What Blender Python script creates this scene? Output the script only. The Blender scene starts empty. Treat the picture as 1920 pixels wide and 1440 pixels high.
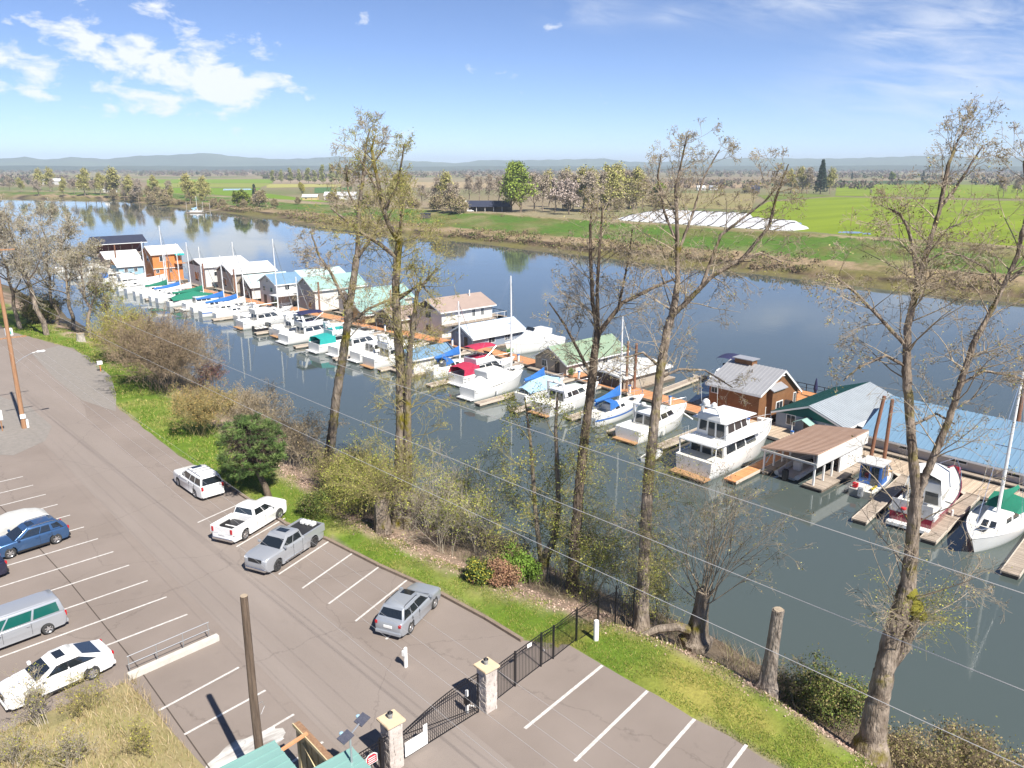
import bpy, bmesh, math, random
import numpy as np
from mathutils import Vector, Matrix, noise as mnoise

R = math.radians
scene = bpy.context.scene
COL = scene.collection

# World axes: X runs across the river towards the far shore, Y runs upstream along it,
# Z is up. The parking lot is z = 0 and the river surface z = WATER.
WATER = -4.8
VIEW_AZ = R(42.08)          # camera heading, measured from +Y towards +X

# ------------------------------------------------------------------ camera
cam_data = bpy.data.cameras.new('camera')
cam = bpy.data.objects.new('camera', cam_data)
COL.objects.link(cam)
cam.location = (0, 0, 25.2)
cam.rotation_euler = (R(90 - 15.41), 0, -VIEW_AZ)
cam_data.sensor_width = 36
cam_data.lens = 36 * 1480 / 1920
cam_data.clip_start = 0.5
cam_data.clip_end = 60000
scene.camera = cam

# ------------------------------------------------------------------ sky and sun
SUN_EL = R(49)
SUN_DIR = Vector((-0.115 * math.cos(SUN_EL), -0.993 * math.cos(SUN_EL), math.sin(SUN_EL)))
world = bpy.data.worlds.new('World')
scene.world = world
world.use_nodes = True
nt = world.node_tree
nt.nodes.clear()


def nd(tree, kind, **kw):
    n = tree.nodes.new(kind)
    for k, v in kw.items():
        if k == 'inp':
            for i, val in v.items():
                n.inputs[i].default_value = val
        else:
            setattr(n, k, v)
    return n


def lk(tree, a, b):
    tree.links.new(a, b)


def math_node(tree, op, a=None, b=None, c=None, clamp=False):
    n = tree.nodes.new('ShaderNodeMath')
    n.operation = op
    n.use_clamp = clamp
    for i, x in enumerate((a, b, c)):
        if x is None:
            continue
        if isinstance(x, (int, float)):
            n.inputs[i].default_value = x
        else:
            tree.links.new(x, n.inputs[i])
    return n.outputs[0]


sky = nd(nt, 'ShaderNodeTexSky', sky_type='NISHITA', sun_disc=False, sun_elevation=SUN_EL,
         sun_rotation=math.atan2(SUN_DIR.x, SUN_DIR.y), altitude=30, air_density=0.5,
         dust_density=0.0, ozone_density=4.0)
tc = nd(nt, 'ShaderNodeTexCoord')
sep = nd(nt, 'ShaderNodeSeparateXYZ')
lk(nt, tc.outputs['Generated'], sep.inputs[0])
az = math_node(nt, 'ARCTAN2', sep.outputs[0], sep.outputs[1])
el = math_node(nt, 'ARCSINE', sep.outputs[2])
# cloud field: noise on a plane overhead, so that clouds flatten towards the horizon
den = math_node(nt, 'ADD', math_node(nt, 'MAXIMUM', sep.outputs[2], 0.0), 0.13)
cx = math_node(nt, 'DIVIDE', sep.outputs[0], den)
cy = math_node(nt, 'DIVIDE', sep.outputs[1], den)
comb = nd(nt, 'ShaderNodeCombineXYZ')
lk(nt, cx, comb.inputs[0]); lk(nt, cy, comb.inputs[1])
n1 = nd(nt, 'ShaderNodeTexNoise', inp={'Scale': 4.2, 'Detail': 9.0, 'Roughness': 0.6, 'Distortion': 0.3})
comb2 = nd(nt, 'ShaderNodeCombineXYZ')
lk(nt, math_node(nt, 'MULTIPLY', az, 5.0), comb2.inputs[0]); lk(nt, math_node(nt, 'MULTIPLY', el, 9.5), comb2.inputs[1])
lk(nt, comb2.outputs[0], n1.inputs['Vector'])
n2 = nd(nt, 'ShaderNodeTexNoise', inp={'Scale': 0.45, 'Detail': 3.0, 'Roughness': 0.5})
lk(nt, comb.outputs[0], n2.inputs['Vector'])
# where banks of cloud stand: (azimuth from the view, elevation, half width, half height, weight) in degrees
BANKS = [(-24.0, 6.4, 7.5, 3.0, 1.25), (-31.5, 6.2, 2.2, 1.0, 0.8), (-31.5, 4.4, 2.8, 0.9, 0.8),
         (-18.5, 4.6, 4.5, 1.7, 1.0), (-30.5, 2.9, 2.2, 0.5, 0.55), (-35.5, 7.5, 2.5, 0.8, 0.5)]
SOFT = [(19.0, 10.0, 6.0, 1.3, 0.9), (24.0, 7.6, 2.2, 0.8, 0.9), (29.5, 8.2, 5.5, 1.8, 1.0), (28.0, 4.6, 8.0, 2.0, 0.9), (31.5, 1.9, 5.0, 0.5, 0.5), (5.5, 9.8, 2.5, 0.9, 0.7), (10.5, 9.4, 1.6, 0.6, 0.5)]


def banks(lst):
    tot = None
    for (da, e, ra, re, w) in lst:
        dx = math_node(nt, 'DIVIDE', math_node(nt, 'SUBTRACT', az, VIEW_AZ + R(da)), R(ra))
        dy = math_node(nt, 'DIVIDE', math_node(nt, 'SUBTRACT', el, R(e)), R(re))
        q = math_node(nt, 'ADD', math_node(nt, 'MULTIPLY', dx, dx), math_node(nt, 'MULTIPLY', dy, dy))
        g_ = math_node(nt, 'MULTIPLY', math_node(nt, 'EXPONENT', math_node(nt, 'MULTIPLY', q, -1.0)), w)
        tot = g_ if tot is None else math_node(nt, 'ADD', tot, g_)
    return tot


bank = banks(BANKS)
# elsewhere in the sky the same scattered banks go on by noise alone
far_bank = math_node(nt, 'MULTIPLY', math_node(nt, 'SUBTRACT', n2.outputs[0], 0.52), 2.6)
away = math_node(nt, 'GREATER_THAN', math_node(nt, 'ABSOLUTE', math_node(nt, 'SUBTRACT', az, VIEW_AZ)), R(42))
high = math_node(nt, 'GREATER_THAN', el, R(14))
elsewhere = math_node(nt, 'MAXIMUM', away, high)
bank = math_node(nt, 'ADD', bank, math_node(nt, 'MULTIPLY', far_bank, elsewhere))
cov = math_node(nt, 'ADD', math_node(nt, 'MULTIPLY', math_node(nt, 'SUBTRACT', n1.outputs[0], 0.5), 5.2),
                math_node(nt, 'SUBTRACT', math_node(nt, 'MULTIPLY', bank, 1.1), 0.84))
cov = math_node(nt, 'MULTIPLY', cov, 1.35, clamp=True)
cov = math_node(nt, 'MULTIPLY', cov, 0.88)
n3 = nd(nt, 'ShaderNodeTexNoise', inp={'Scale': 2.4, 'Detail': 7.0, 'Roughness': 0.62, 'Distortion': 0.5})   # thin streaky cloud
comb3 = nd(nt, 'ShaderNodeCombineXYZ')
lk(nt, math_node(nt, 'MULTIPLY', az, 4.5), comb3.inputs[0]); lk(nt, math_node(nt, 'MULTIPLY', math_node(nt, 'ADD', el, math_node(nt, 'MULTIPLY', az, 0.18)), 22.0), comb3.inputs[1])
lk(nt, comb3.outputs[0], n3.inputs['Vector'])
thin = math_node(nt, 'MULTIPLY', math_node(nt, 'MULTIPLY', math_node(nt, 'SUBTRACT', n3.outputs[0], 0.36), 3.2, clamp=True), math_node(nt, 'MULTIPLY', banks(SOFT), 0.55), clamp=True)
cov = math_node(nt, 'MAXIMUM', cov, thin)
mix = nd(nt, 'ShaderNodeMixRGB', blend_type='MIX')
mix.inputs[2].default_value = (6.6, 6.75, 7.0, 1)
lk(nt, cov, mix.inputs[0])
tint = nd(nt, 'ShaderNodeMixRGB', blend_type='MULTIPLY', inp={0: 1.0, 2: (0.97, 0.945, 1.0, 1)})
lk(nt, sky.outputs[0], tint.inputs[1])
lk(nt, tint.outputs[0], mix.inputs[1])
bg = nd(nt, 'ShaderNodeBackground', inp={'Strength': 0.088})
lk(nt, mix.outputs[0], bg.inputs['Color'])
wo = nd(nt, 'ShaderNodeOutputWorld')
lk(nt, bg.outputs[0], wo.inputs['Surface'])

sun_data = bpy.data.lights.new('sun', 'SUN')
sun_data.energy = 5.0
sun_data.angle = R(0.53)
sun_data.color = (1.0, 0.95, 0.87)
sun = bpy.data.objects.new('sun', sun_data)
COL.objects.link(sun)
sun.rotation_euler = SUN_DIR.to_track_quat('Z', 'Y').to_euler()

scene.view_settings.view_transform = 'Standard'
scene.view_settings.look = 'None'
scene.view_settings.exposure = 0.90
scene.view_settings.gamma = 1.0
scene.view_settings.use_curve_mapping = False

# ------------------------------------------------------------------ materials
MATS = {}


def mat(name, col, col2=None, scale=4.0, rough=0.6, metal=0.0, bump=0.0, bscale=None, coat=0.0,
        detail=5.0, stretch=None, spec=0.5, alpha=None, trans=0.0, ior=1.45, contrast=1.6, space='Object', bdist=0.05):
    if name in MATS:
        return MATS[name]
    m = bpy.data.materials.new(name)
    m.use_nodes = True
    t = m.node_tree
    p = t.nodes['Principled BSDF']
    p.inputs['Roughness'].default_value = rough
    p.inputs['Metallic'].default_value = metal
    p.inputs['Coat Weight'].default_value = coat
    p.inputs['Coat Roughness'].default_value = 0.08
    p.inputs['Specular IOR Level'].default_value = spec
    p.inputs['IOR'].default_value = ior
    p.inputs['Transmission Weight'].default_value = trans
    p.inputs['Base Color'].default_value = (*col, 1)
    if col2 is not None or bump:
        vec = None
        if space == 'Object':
            vec = nd(t, 'ShaderNodeTexCoord').outputs['Object']
        else:
            vec = nd(t, 'ShaderNodeNewGeometry').outputs['Position']
        if stretch:
            mp = nd(t, 'ShaderNodeMapping')
            mp.inputs['Scale'].default_value = stretch
            lk(t, vec, mp.inputs[0])
            vec = mp.outputs[0]
        if col2 is not None:
            nz = nd(t, 'ShaderNodeTexNoise', inp={'Scale': scale, 'Detail': detail, 'Roughness': 0.6})
            lk(t, vec, nz.inputs['Vector'])
            f = math_node(t, 'ADD', math_node(t, 'MULTIPLY', math_node(t, 'SUBTRACT', nz.outputs[0], 0.5), contrast), 0.5, clamp=True)
            mx = nd(t, 'ShaderNodeMixRGB')
            mx.inputs[1].default_value = (*col, 1)
            mx.inputs[2].default_value = (*col2, 1)
            lk(t, f, mx.inputs[0])
            lk(t, mx.outputs[0], p.inputs['Base Color'])
        if bump:
            nb = nd(t, 'ShaderNodeTexNoise', inp={'Scale': bscale or scale * 3, 'Detail': 4.0})
            lk(t, vec, nb.inputs['Vector'])
            bp = nd(t, 'ShaderNodeBump', inp={'Strength': min(1.0, bump), 'Distance': bdist})
            lk(t, nb.outputs[0], bp.inputs['Height'])
            lk(t, bp.outputs[0], p.inputs['Normal'])
    MATS[name] = m
    return m


def attr_mat(name, rough=0.9, scale=1.0, amount=0.5, fine=9.0, bump=0.4, spec=0.2, trans=None):
    """material whose base colour is the mesh's own colour attribute, broken up by noise in world space"""
    if name in MATS:
        return MATS[name]
    m = bpy.data.materials.new(name)
    m.use_nodes = True
    t = m.node_tree
    p = t.nodes['Principled BSDF']
    p.inputs['Roughness'].default_value = rough
    p.inputs['Specular IOR Level'].default_value = spec
    at = nd(t, 'ShaderNodeVertexColor', layer_name='Col')
    pos = nd(t, 'ShaderNodeNewGeometry').outputs['Position']
    a = nd(t, 'ShaderNodeTexNoise', inp={'Scale': scale, 'Detail': 6.0, 'Roughness': 0.65})
    b = nd(t, 'ShaderNodeTexNoise', inp={'Scale': fine, 'Detail': 4.0, 'Roughness': 0.7})
    lk(t, pos, a.inputs['Vector']); lk(t, pos, b.inputs['Vector'])
    s = math_node(t, 'ADD', math_node(t, 'MULTIPLY', math_node(t, 'SUBTRACT', a.outputs[0], 0.5), amount * 2.2),
                  math_node(t, 'MULTIPLY', math_node(t, 'SUBTRACT', b.outputs[0], 0.5), amount * 1.6))
    s = math_node(t, 'ADD', s, 1.0)
    s = math_node(t, 'MAXIMUM', s, 0.25)
    vm = nd(t, 'ShaderNodeVectorMath', operation='SCALE')
    lk(t, at.outputs['Color'], vm.inputs[0]); lk(t, s, vm.inputs['Scale'])
    lk(t, vm.outputs[0], p.inputs['Base Color'])
    if bump:
        bp = nd(t, 'ShaderNodeBump', inp={'Strength': bump, 'Distance': 0.15})
        lk(t, b.outputs[0], bp.inputs['Height'])
        lk(t, bp.outputs[0], p.inputs['Normal'])
    if trans:
        p.inputs['Subsurface Weight'].default_value = 0.0
    MATS[name] = m
    return m


# ------------------------------------------------------------------ mesh building
class MB:
    def __init__(self):
        self.v = []
        self.f = []

    def add(self, vs, fs):
        o = len(self.v)
        self.v.extend(vs)
        self.f.extend([tuple(i + o for i in f) for f in fs])
        return self

    def box(self, x0, x1, y0, y1, z0, z1):
        return self.add([(x0, y0, z0), (x1, y0, z0), (x1, y1, z0), (x0, y1, z0), (x0, y0, z1), (x1, y0, z1), (x1, y1, z1), (x0, y1, z1)],
                        [(0, 3, 2, 1), (4, 5, 6, 7), (0, 1, 5, 4), (1, 2, 6, 5), (2, 3, 7, 6), (3, 0, 4, 7)])

    def bar(self, a, b, w, h=None, up=(0, 0, 1)):
        """square bar from a to b"""
        h = h or w
        a = Vector(a); b = Vector(b)
        d = (b - a).normalized()
        u = Vector(up)
        if abs(d.dot(u)) > 0.95:
            u = Vector((1, 0, 0))
        sx = d.cross(u).normalized() * (w / 2)
        sy = sx.cross(d).normalized() * (h / 2)
        vs = []
        for p in (a, b):
            vs += [p - sx - sy, p + sx - sy, p + sx + sy, p - sx + sy]
        return self.add([tuple(q) for q in vs], [(0, 1, 2, 3), (7, 6, 5, 4), (0, 4, 5, 1), (1, 5, 6, 2), (2, 6, 7, 3), (3, 7, 4, 0)])

    def tube(self, pts, r, n=6, cap=True):
        pts = [Vector(p) for p in pts]
        k = len(pts)
        rs = r if isinstance(r, (list, tuple)) else [r] * k
        rings = []
        prev = None
        for i, p in enumerate(pts):
            d = (pts[min(i + 1, k - 1)] - pts[max(i - 1, 0)])
            if d.length < 1e-9:
                d = Vector((0, 0, 1))
            d.normalize()
            if prev is None:
                u = Vector((0, 0, 1)) if abs(d.z) < 0.9 else Vector((1, 0, 0))
                sx = d.cross(u).normalized()
            else:
                sx = (prev - d * prev.dot(d)).normalized()
            prev = sx
            sy = d.cross(sx)
            rings.append([tuple(p + (sx * math.cos(2 * math.pi * j / n) + sy * math.sin(2 * math.pi * j / n)) * rs[i]) for j in range(n)])
        return self.loft(rings, cap=cap)

    def loft(self, rings, cap=True, closed=True):
        n = len(rings[0])
        vs = [p for r_ in rings for p in r_]
        fs = []
        m = n if closed else n - 1
        for i in range(len(rings) - 1):
            for j in range(m):
                a = i * n + j
                b = i * n + (j + 1) % n
                fs.append((a, b, b + n, a + n))
        if cap and closed:
            fs.append(tuple(range(n - 1, -1, -1)))
            fs.append(tuple(range((len(rings) - 1) * n, len(rings) * n)))
        return self.add(vs, fs)

    def poly(self, pts):
        return self.add([tuple(p) for p in pts], [tuple(range(len(pts)))])

    def prism(self, pts, z0, z1):
        n = len(pts)
        return self.add([(x, y, z0) for x, y in pts] + [(x, y, z1) for x, y in pts],
                        [tuple(range(n - 1, -1, -1)), tuple(range(n, 2 * n))] + [(i, (i + 1) % n, n + (i + 1) % n, n + i) for i in range(n)])

    def extrude(self, pts, vec):
        n = len(pts)
        v = Vector(vec)
        return self.add([tuple(p) for p in pts] + [tuple(Vector(p) + v) for p in pts],
                        [tuple(range(n - 1, -1, -1)), tuple(range(n, 2 * n))] + [(i, (i + 1) % n, n + (i + 1) % n, n + i) for i in range(n)])

    def cyl(self, c, r, h, n=12, r2=None):
        x, y, z = c
        r2 = r if r2 is None else r2
        return self.loft([[(x + rr * math.cos(2 * math.pi * j / n), y + rr * math.sin(2 * math.pi * j / n), zz) for j in range(n)] for rr, zz in ((r, z), (r2, z + h))])

    def lathe(self, c, prof, n=12):
        x, y, z = c
        return self.loft([[(x + r * math.cos(2 * math.pi * j / n), y + r * math.sin(2 * math.pi * j / n), z + h) for j in range(n)] for r, h in prof])

    def build(self, name, m, parent=None, smooth=False, bevel=0.0, fix=False, seg=2):
        me = bpy.data.meshes.new(name)
        me.from_pydata(self.v, [], self.f)
        me.materials.append(m)
        if bevel or fix or smooth:
            bm = bmesh.new()
            bm.from_mesh(me)
            if bevel or fix:
                bmesh.ops.remove_doubles(bm, verts=bm.verts, dist=1e-4)
            bmesh.ops.recalc_face_normals(bm, faces=bm.faces)
            if bevel:
                ed = [e for e in bm.edges if len(e.link_faces) == 2 and e.calc_face_angle(0) > 0.5]
                bmesh.ops.bevel(bm, geom=ed, offset=bevel, segments=seg, affect='EDGES', clamp_overlap=True)
            bm.to_mesh(me)
            bm.free()
        if smooth:
            me.polygons.foreach_set('use_smooth', [True] * len(me.polygons))
            try:
                me.set_sharp_from_angle(angle=R(38))
            except Exception:
                pass
        o = bpy.data.objects.new(name, me)
        COL.objects.link(o)
        if parent is not None:
            o.parent = parent
        return o


def thing(name, label, cat, loc=(0, 0, 0), rz=0.0, group=None):
    o = bpy.data.objects.new(name, None)
    o.empty_display_size = 0.3
    COL.objects.link(o)
    o.location = loc
    o.rotation_euler = (0, 0, rz)
    return tag(o, label, cat, group)


def tag(o, label, cat, group=None):
    o['label'] = label
    o['category'] = cat
    if group:
        o['group'] = group
    return o


def kind(o, k):
    o['kind'] = k
    return o


def copy_tree(o, parent=None):
    c = o.copy()
    COL.objects.link(c)
    c.parent = parent
    for ch in o.children:
        copy_tree(ch, c)
    return c


def colmesh(name, verts, faces, cols, m, parent=None, smooth=False):
    """mesh with a per-vertex colour attribute 'Col'"""
    me = bpy.data.meshes.new(name)
    nv = len(verts)
    me.from_pydata(verts, [], faces) if not isinstance(verts, np.ndarray) else _np_mesh(me, verts, faces)
    ca = me.color_attributes.new('Col', 'FLOAT_COLOR', 'POINT')
    c = np.ones((nv, 4), dtype=np.float32)
    c[:, :3] = np.asarray(cols, dtype=np.float32)
    ca.data.foreach_set('color', c.ravel())
    me.materials.append(m)
    if smooth:
        me.polygons.foreach_set('use_smooth', [True] * len(me.polygons))
    o = bpy.data.objects.new(name, me)
    COL.objects.link(o)
    if parent is not None:
        o.parent = parent
    return o


def _np_mesh(me, v, f):
    """fast path: v (n,3), f (m,k) with equal k"""
    m_, k = f.shape
    me.vertices.add(len(v))
    me.vertices.foreach_set('co', np.ascontiguousarray(v, dtype=np.float32).ravel())
    me.loops.add(m_ * k)
    me.loops.foreach_set('vertex_index', np.ascontiguousarray(f, dtype=np.int32).ravel())
    me.polygons.add(m_)
    me.polygons.foreach_set('loop_start', np.arange(0, m_ * k, k, dtype=np.int32))
    me.polygons.foreach_set('loop_total', np.full(m_, k, dtype=np.int32))
    me.update(calc_edges=True)


def npmesh(name, v, f, m, parent=None, smooth=False):
    me = bpy.data.meshes.new(name)
    _np_mesh(me, v, f)
    me.materials.append(m)
    if smooth:
        me.polygons.foreach_set('use_smooth', [True] * len(me.polygons))
    o = bpy.data.objects.new(name, me)
    COL.objects.link(o)
    if parent is not None:
        o.parent = parent
    return o
# ================================================================== the land
def lin(s, xs, ys):
    return float(np.interp(s, xs, ys))


def fbm(x, y, sc, o=3):
    return mnoise.fractal(Vector((x * sc, y * sc, 3.7)), 1.0, 2.0, o)


LOT_EDGE = ([-60, 13, 26, 26.5, 31, 35, 40, 46, 50, 61, 70, 90, 106, 124, 144, 220], [28, 27.9, 27.6, 26.3, 26, 25.8, 24.9, 24.3, 23.3, 23, 22.6, 23.1, 26.2, 27.4, 23.3, 20])
BANK_TOP = ([-60, 11, 16, 20, 25, 31, 40, 50, 57, 70, 90, 120, 145, 220], [31.3, 31.5, 32.3, 32.7, 31.8, 29.8, 28.0, 27.4, 27.8, 28.5, 30.0, 32.0, 30.0, 28.0])
FAR_EDGE = ([-3000, 400, 450, 800, 918, 1100, 1500, 3000], [200, 203, 214, 226, 165, 60, -300, -1800])
NEAR_EDGE = ([-3000, 700, 900, 1100, 1500, 3000], [40, 40, -20, -130, -500, -2000])


def land(t, s):
    """height and surface colour of the ground at (t, s)"""
    e = lin(s, *LOT_EDGE); b = lin(s, *BANK_TOP)
    nw = lin(s, *NEAR_EDGE) + 1.2 * fbm(t, s, 0.09); fw = lin(s, *FAR_EDGE) + 3.0 * fbm(t, s, 0.03)
    if s > 700:
        sh = lin(s, *NEAR_EDGE) - 40; e += sh; b += sh
    n = fbm(t, s, 0.35); n2 = fbm(t + 50, s, 0.06)
    grass = (0.105, 0.17, 0.018); dry = (0.31, 0.27, 0.10); litter = (0.34, 0.25, 0.19); brush = (0.13, 0.10, 0.065); mud = (0.11, 0.09, 0.06)

    def mixc(a, c, f):
        f = max(0.0, min(1.0, f))
        return tuple(p + (q - p) * f for p, q in zip(a, c))
    if t < e:
        return -0.05, mixc((0.19, 0.16, 0.13), (0.24, 0.20, 0.12), 0.5 + n)
    if t < b:
        f = (t - e) / max(0.5, b - e)
        z = -0.02 + 0.06 * n - 0.35 * f * f
        c = mixc(grass, dry, 0.02 + 0.7 * n + 0.3 * n2)
        c = mixc(c, litter, (f - 0.72) * 3.0 + n * 0.8)
        if s < 27:
            c = mixc(mixc(grass, (0.27, 0.245, 0.06), 0.5 + 0.9 * n), litter, (f - 0.8) * 4 + n)
        return z, c
    if t < nw:
        f = (t - b) / (nw - b)
        z = -0.35 - 4.4 * (f ** 0.8 if s < 27 else f ** 1.15) + 0.22 * n * math.sin(math.pi * f)
        return z, mixc(mixc(litter, brush, 0.2 + 1.5 * f + n), (0.09, 0.12, 0.04), 0.3 * n2 + 0.4 * n)
    if t < fw:
        d = min(t - nw, fw - t)
        return WATER - 0.1 - min(3.5, 0.45 * d), mud
    # far shore: mud shelf, cut bank, rough grass, green levee slope, crest path, fields
    d = t - fw
    ns = fbm(t * 0.5, s * 0.5, 0.12) + 0.5 * fbm(t, s, 0.5)
    prof_d = [0, 4, 7, 8.5, 16, 30, 44, 56, 60, 66, 90, 130]
    prof_z = [-4.85, -4.2, -3.9, -2.7, -2.2, -1.2, 0.6, 2.3, 2.6, 2.4, -1.2, -1.6]
    k = 1.0 if s < 360 else max(0.35, 1.0 - (s - 360) / 260.0)
    z = lin(d, prof_d, prof_z)
    if z > -1.6:
        z = -1.6 + (z + 1.6) * k
    z += 0.25 * ns * (1 if d < 60 else 0.3)
    cg = (0.07, 0.135, 0.016); cb = (0.27, 0.20, 0.12); cd = (0.10, 0.065, 0.04); ct = (0.34, 0.27, 0.17); cs = (0.135, 0.12, 0.04)
    d2 = d + 5.0 * ns
    if d2 < 5.5:
        c = mixc(cs, mud, 0.4 + ns)
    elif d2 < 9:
        c = mixc((0.05, 0.035, 0.022), cb, 0.12 + ns)  # dark band painted into the colour for the shaded undercut
    elif d2 < 24:
        c = mixc(cb, cs, 0.35 + 1.3 * ns)
    elif d2 < 57:
        c = mixc(mixc(cg, cs, 0.12 + 1.1 * ns), cb, fbm(t, s + 40, 0.05) * 0.9)
    elif d2 < 65:
        c = mixc(ct, cs, 0.45 + 0.9 * ns)
    else:
        big = fbm(t * 0.6, s, 0.004)
        c = mixc(mixc((0.22, 0.17, 0.11), (0.13, 0.15, 0.05), 0.5 + 1.4 * big), (0.30, 0.23, 0.16), fbm(t, s + 900, 0.0025) * 1.5)
    return z, c


def grid_lines(spans):
    out = []
    for a, b, st in spans:
        out += list(np.arange(a, b, st))
    return out + [spans[-1][1]]


TL = grid_lines([(-13000, -1000, 2000), (-1000, -60, 100), (-60, 18, 6), (18, 46, 0.7), (46, 60, 4), (60, 190, 13), (190, 285, 2.2), (285, 420, 15), (420, 1500, 90), (1500, 13000, 900)])
SL = grid_lines([(-13000, -1500, 1500), (-1500, -300, 100), (-300, -30, 15), (-30, 150, 1.2), (150, 420, 5), (420, 1200, 14), (1200, 2400, 120), (2400, 13000, 1000)])
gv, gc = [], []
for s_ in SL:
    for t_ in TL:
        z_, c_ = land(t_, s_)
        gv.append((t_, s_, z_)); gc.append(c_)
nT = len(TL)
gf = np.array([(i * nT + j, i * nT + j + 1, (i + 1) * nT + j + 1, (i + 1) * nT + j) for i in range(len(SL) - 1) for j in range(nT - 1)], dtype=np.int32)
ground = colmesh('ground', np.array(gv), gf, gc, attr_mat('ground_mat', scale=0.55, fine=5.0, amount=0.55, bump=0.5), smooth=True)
kind(ground, 'structure')

# river ------------------------------------------------------------------
wm = bpy.data.materials.new('river_water')
wm.use_nodes = True
t = wm.node_tree
p = t.nodes['Principled BSDF']
p.inputs['Base Color'].default_value = (0.066, 0.084, 0.078, 1)
p.inputs['Roughness'].default_value = 0.035
p.inputs['IOR'].default_value = 1.55
pos = nd(t, 'ShaderNodeNewGeometry').outputs['Position']
na = nd(t, 'ShaderNodeTexNoise', inp={'Scale': 1.1, 'Detail': 3.0, 'Roughness': 0.55})
nb_ = nd(t, 'ShaderNodeTexNoise', inp={'Scale': 0.12, 'Detail': 2.0})
lk(t, pos, na.inputs['Vector']); lk(t, pos, nb_.inputs['Vector'])
nw_ = nd(t, 'ShaderNodeTexNoise', inp={'Scale': 0.022, 'Detail': 4.0, 'Roughness': 0.6, 'Distortion': 0.8})
lk(t, pos, nw_.inputs['Vector'])
lk(t, math_node(t, 'ADD', math_node(t, 'MULTIPLY', math_node(t, 'MAXIMUM', math_node(t, 'SUBTRACT', nw_.outputs[0], 0.50), 0.0), 0.35), 0.03), p.inputs['Roughness'])
hh = math_node(t, 'ADD', math_node(t, 'MULTIPLY', na.outputs[0], 0.35), nb_.outputs[0])
bp = nd(t, 'ShaderNodeBump', inp={'Strength': 0.10, 'Distance': 0.12})
lk(t, hh, bp.inputs['Height']); lk(t, bp.outputs[0], p.inputs['Normal'])
mb = MB()
rs = [-3000, -600, -100, 100, 300, 450, 800, 918, 1100, 1500, 3000]
mb.v = [(lin(s, *NEAR_EDGE) - 14, s, WATER) for s in rs] + [(lin(s, *FAR_EDGE) + 12, s, WATER) for s in rs]
mb.f = [(i, i + len(rs), i + 1 + len(rs), i + 1) for i in range(len(rs) - 1)]
kind(mb.build('river', wm), 'structure')

# paving -----------------------------------------------------------------
def sheet(name, pts, z, m, parent=None):
    return MB().poly([(x, y, z) for x, y in pts]).build(name, m, parent)


asphalt = mat('asphalt', (0.185, 0.153, 0.132), (0.265, 0.223, 0.196), scale=0.16, rough=0.92, bump=0.35, bscale=60, detail=9, contrast=1.5, space='World', spec=0.15)
asphalt_road = mat('asphalt_road', (0.205, 0.173, 0.152), (0.268, 0.229, 0.203), scale=0.3, rough=0.9, bump=0.3, bscale=60, detail=9, contrast=1.3, space='World', stretch=(1.6, 0.25, 1), spec=0.15)
gravel_m = mat('gravel', (0.185, 0.17, 0.15), (0.28, 0.25, 0.225), scale=2.2, rough=0.95, bump=0.7, bscale=40, space='World', detail=10)
def stained(m, dark=.55, speck=.22):
    """old pavement: soft oil stains, patches and coarse aggregate over the base colour"""
    t = m.node_tree
    p = t.nodes['Principled BSDF']
    src = p.inputs['Base Color'].links[0].from_socket
    pos = nd(t, 'ShaderNodeNewGeometry').outputs['Position']
    a = nd(t, 'ShaderNodeTexNoise', inp={'Scale': 0.55, 'Detail': 5.0, 'Roughness': 0.7, 'Distortion': 0.6})
    b = nd(t, 'ShaderNodeTexNoise', inp={'Scale': 26.0, 'Detail': 3.0, 'Roughness': 0.8})
    lk(t, pos, a.inputs['Vector']); lk(t, pos, b.inputs['Vector'])
    st = math_node(t, 'MULTIPLY', math_node(t, 'SUBTRACT', a.outputs[0], 0.60), 5.0, clamp=True)
    vc = nd(t, 'ShaderNodeTexVoronoi', feature='DISTANCE_TO_EDGE', inp={'Scale': 0.10, 'Randomness': 1.0})
    wv = nd(t, 'ShaderNodeVectorMath', operation='ADD')
    lk(t, pos, wv.inputs[0]); lk(t, a.outputs['Color'], wv.inputs[1])
    lk(t, wv.outputs[0], vc.inputs['Vector'])
    cr = math_node(t, 'MULTIPLY', math_node(t, 'LESS_THAN', vc.outputs[0], 0.0026), 0.16)
    f = math_node(t, 'SUBTRACT', 1.0, math_node(t, 'MULTIPLY', st, 1 - dark))
    f = math_node(t, 'SUBTRACT', f, cr)
    f = math_node(t, 'ADD', f, math_node(t, 'MULTIPLY', math_node(t, 'SUBTRACT', b.outputs[0], 0.5), speck * 2))
    vm = nd(t, 'ShaderNodeVectorMath', operation='SCALE')
    lk(t, src, vm.inputs[0]); lk(t, f, vm.inputs['Scale']); lk(t, vm.outputs[0], p.inputs['Base Color'])


stained(asphalt, .72); stained(asphalt_road, .85)
paint_m = mat('road_paint', (0.70, 0.68, 0.65), (0.36, 0.33, 0.30), scale=5, rough=0.7, space='World', detail=10, contrast=1.9)
edge_s = [x for x in np.arange(-40, 150.1, 2.0)]
edge = [(lin(x, *LOT_EDGE) + 0.10 * math.sin(x * 1.7) - (0.12 if 26.2 < x < 63 else 0), x) for x in edge_s]
lot = kind(sheet('parking_lot', [(-60, -40)] + edge + [(14.0, 175), (-60, 175)], 0.0, asphalt), 'structure')
road_edge = [(19.3 + 0.06 * math.sin(x), x) for x in np.arange(-30, 88, 4)] + [(20.5, 92), (22, 106), (21, 125), (18, 145)]
kind(sheet('road', [(14.1, -30)] + road_edge + [(13, 160), (12, 110), (14.3, 84)], 0.006, asphalt_road), 'structure')
kind(sheet('gravel_patch', [(11.5, 80), (14.6, 82.5), (16.2, 87), (16.1, 96), (14.5, 103), (10, 106), (5, 96), (8, 84)], 0.012, gravel_m), 'structure')
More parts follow.
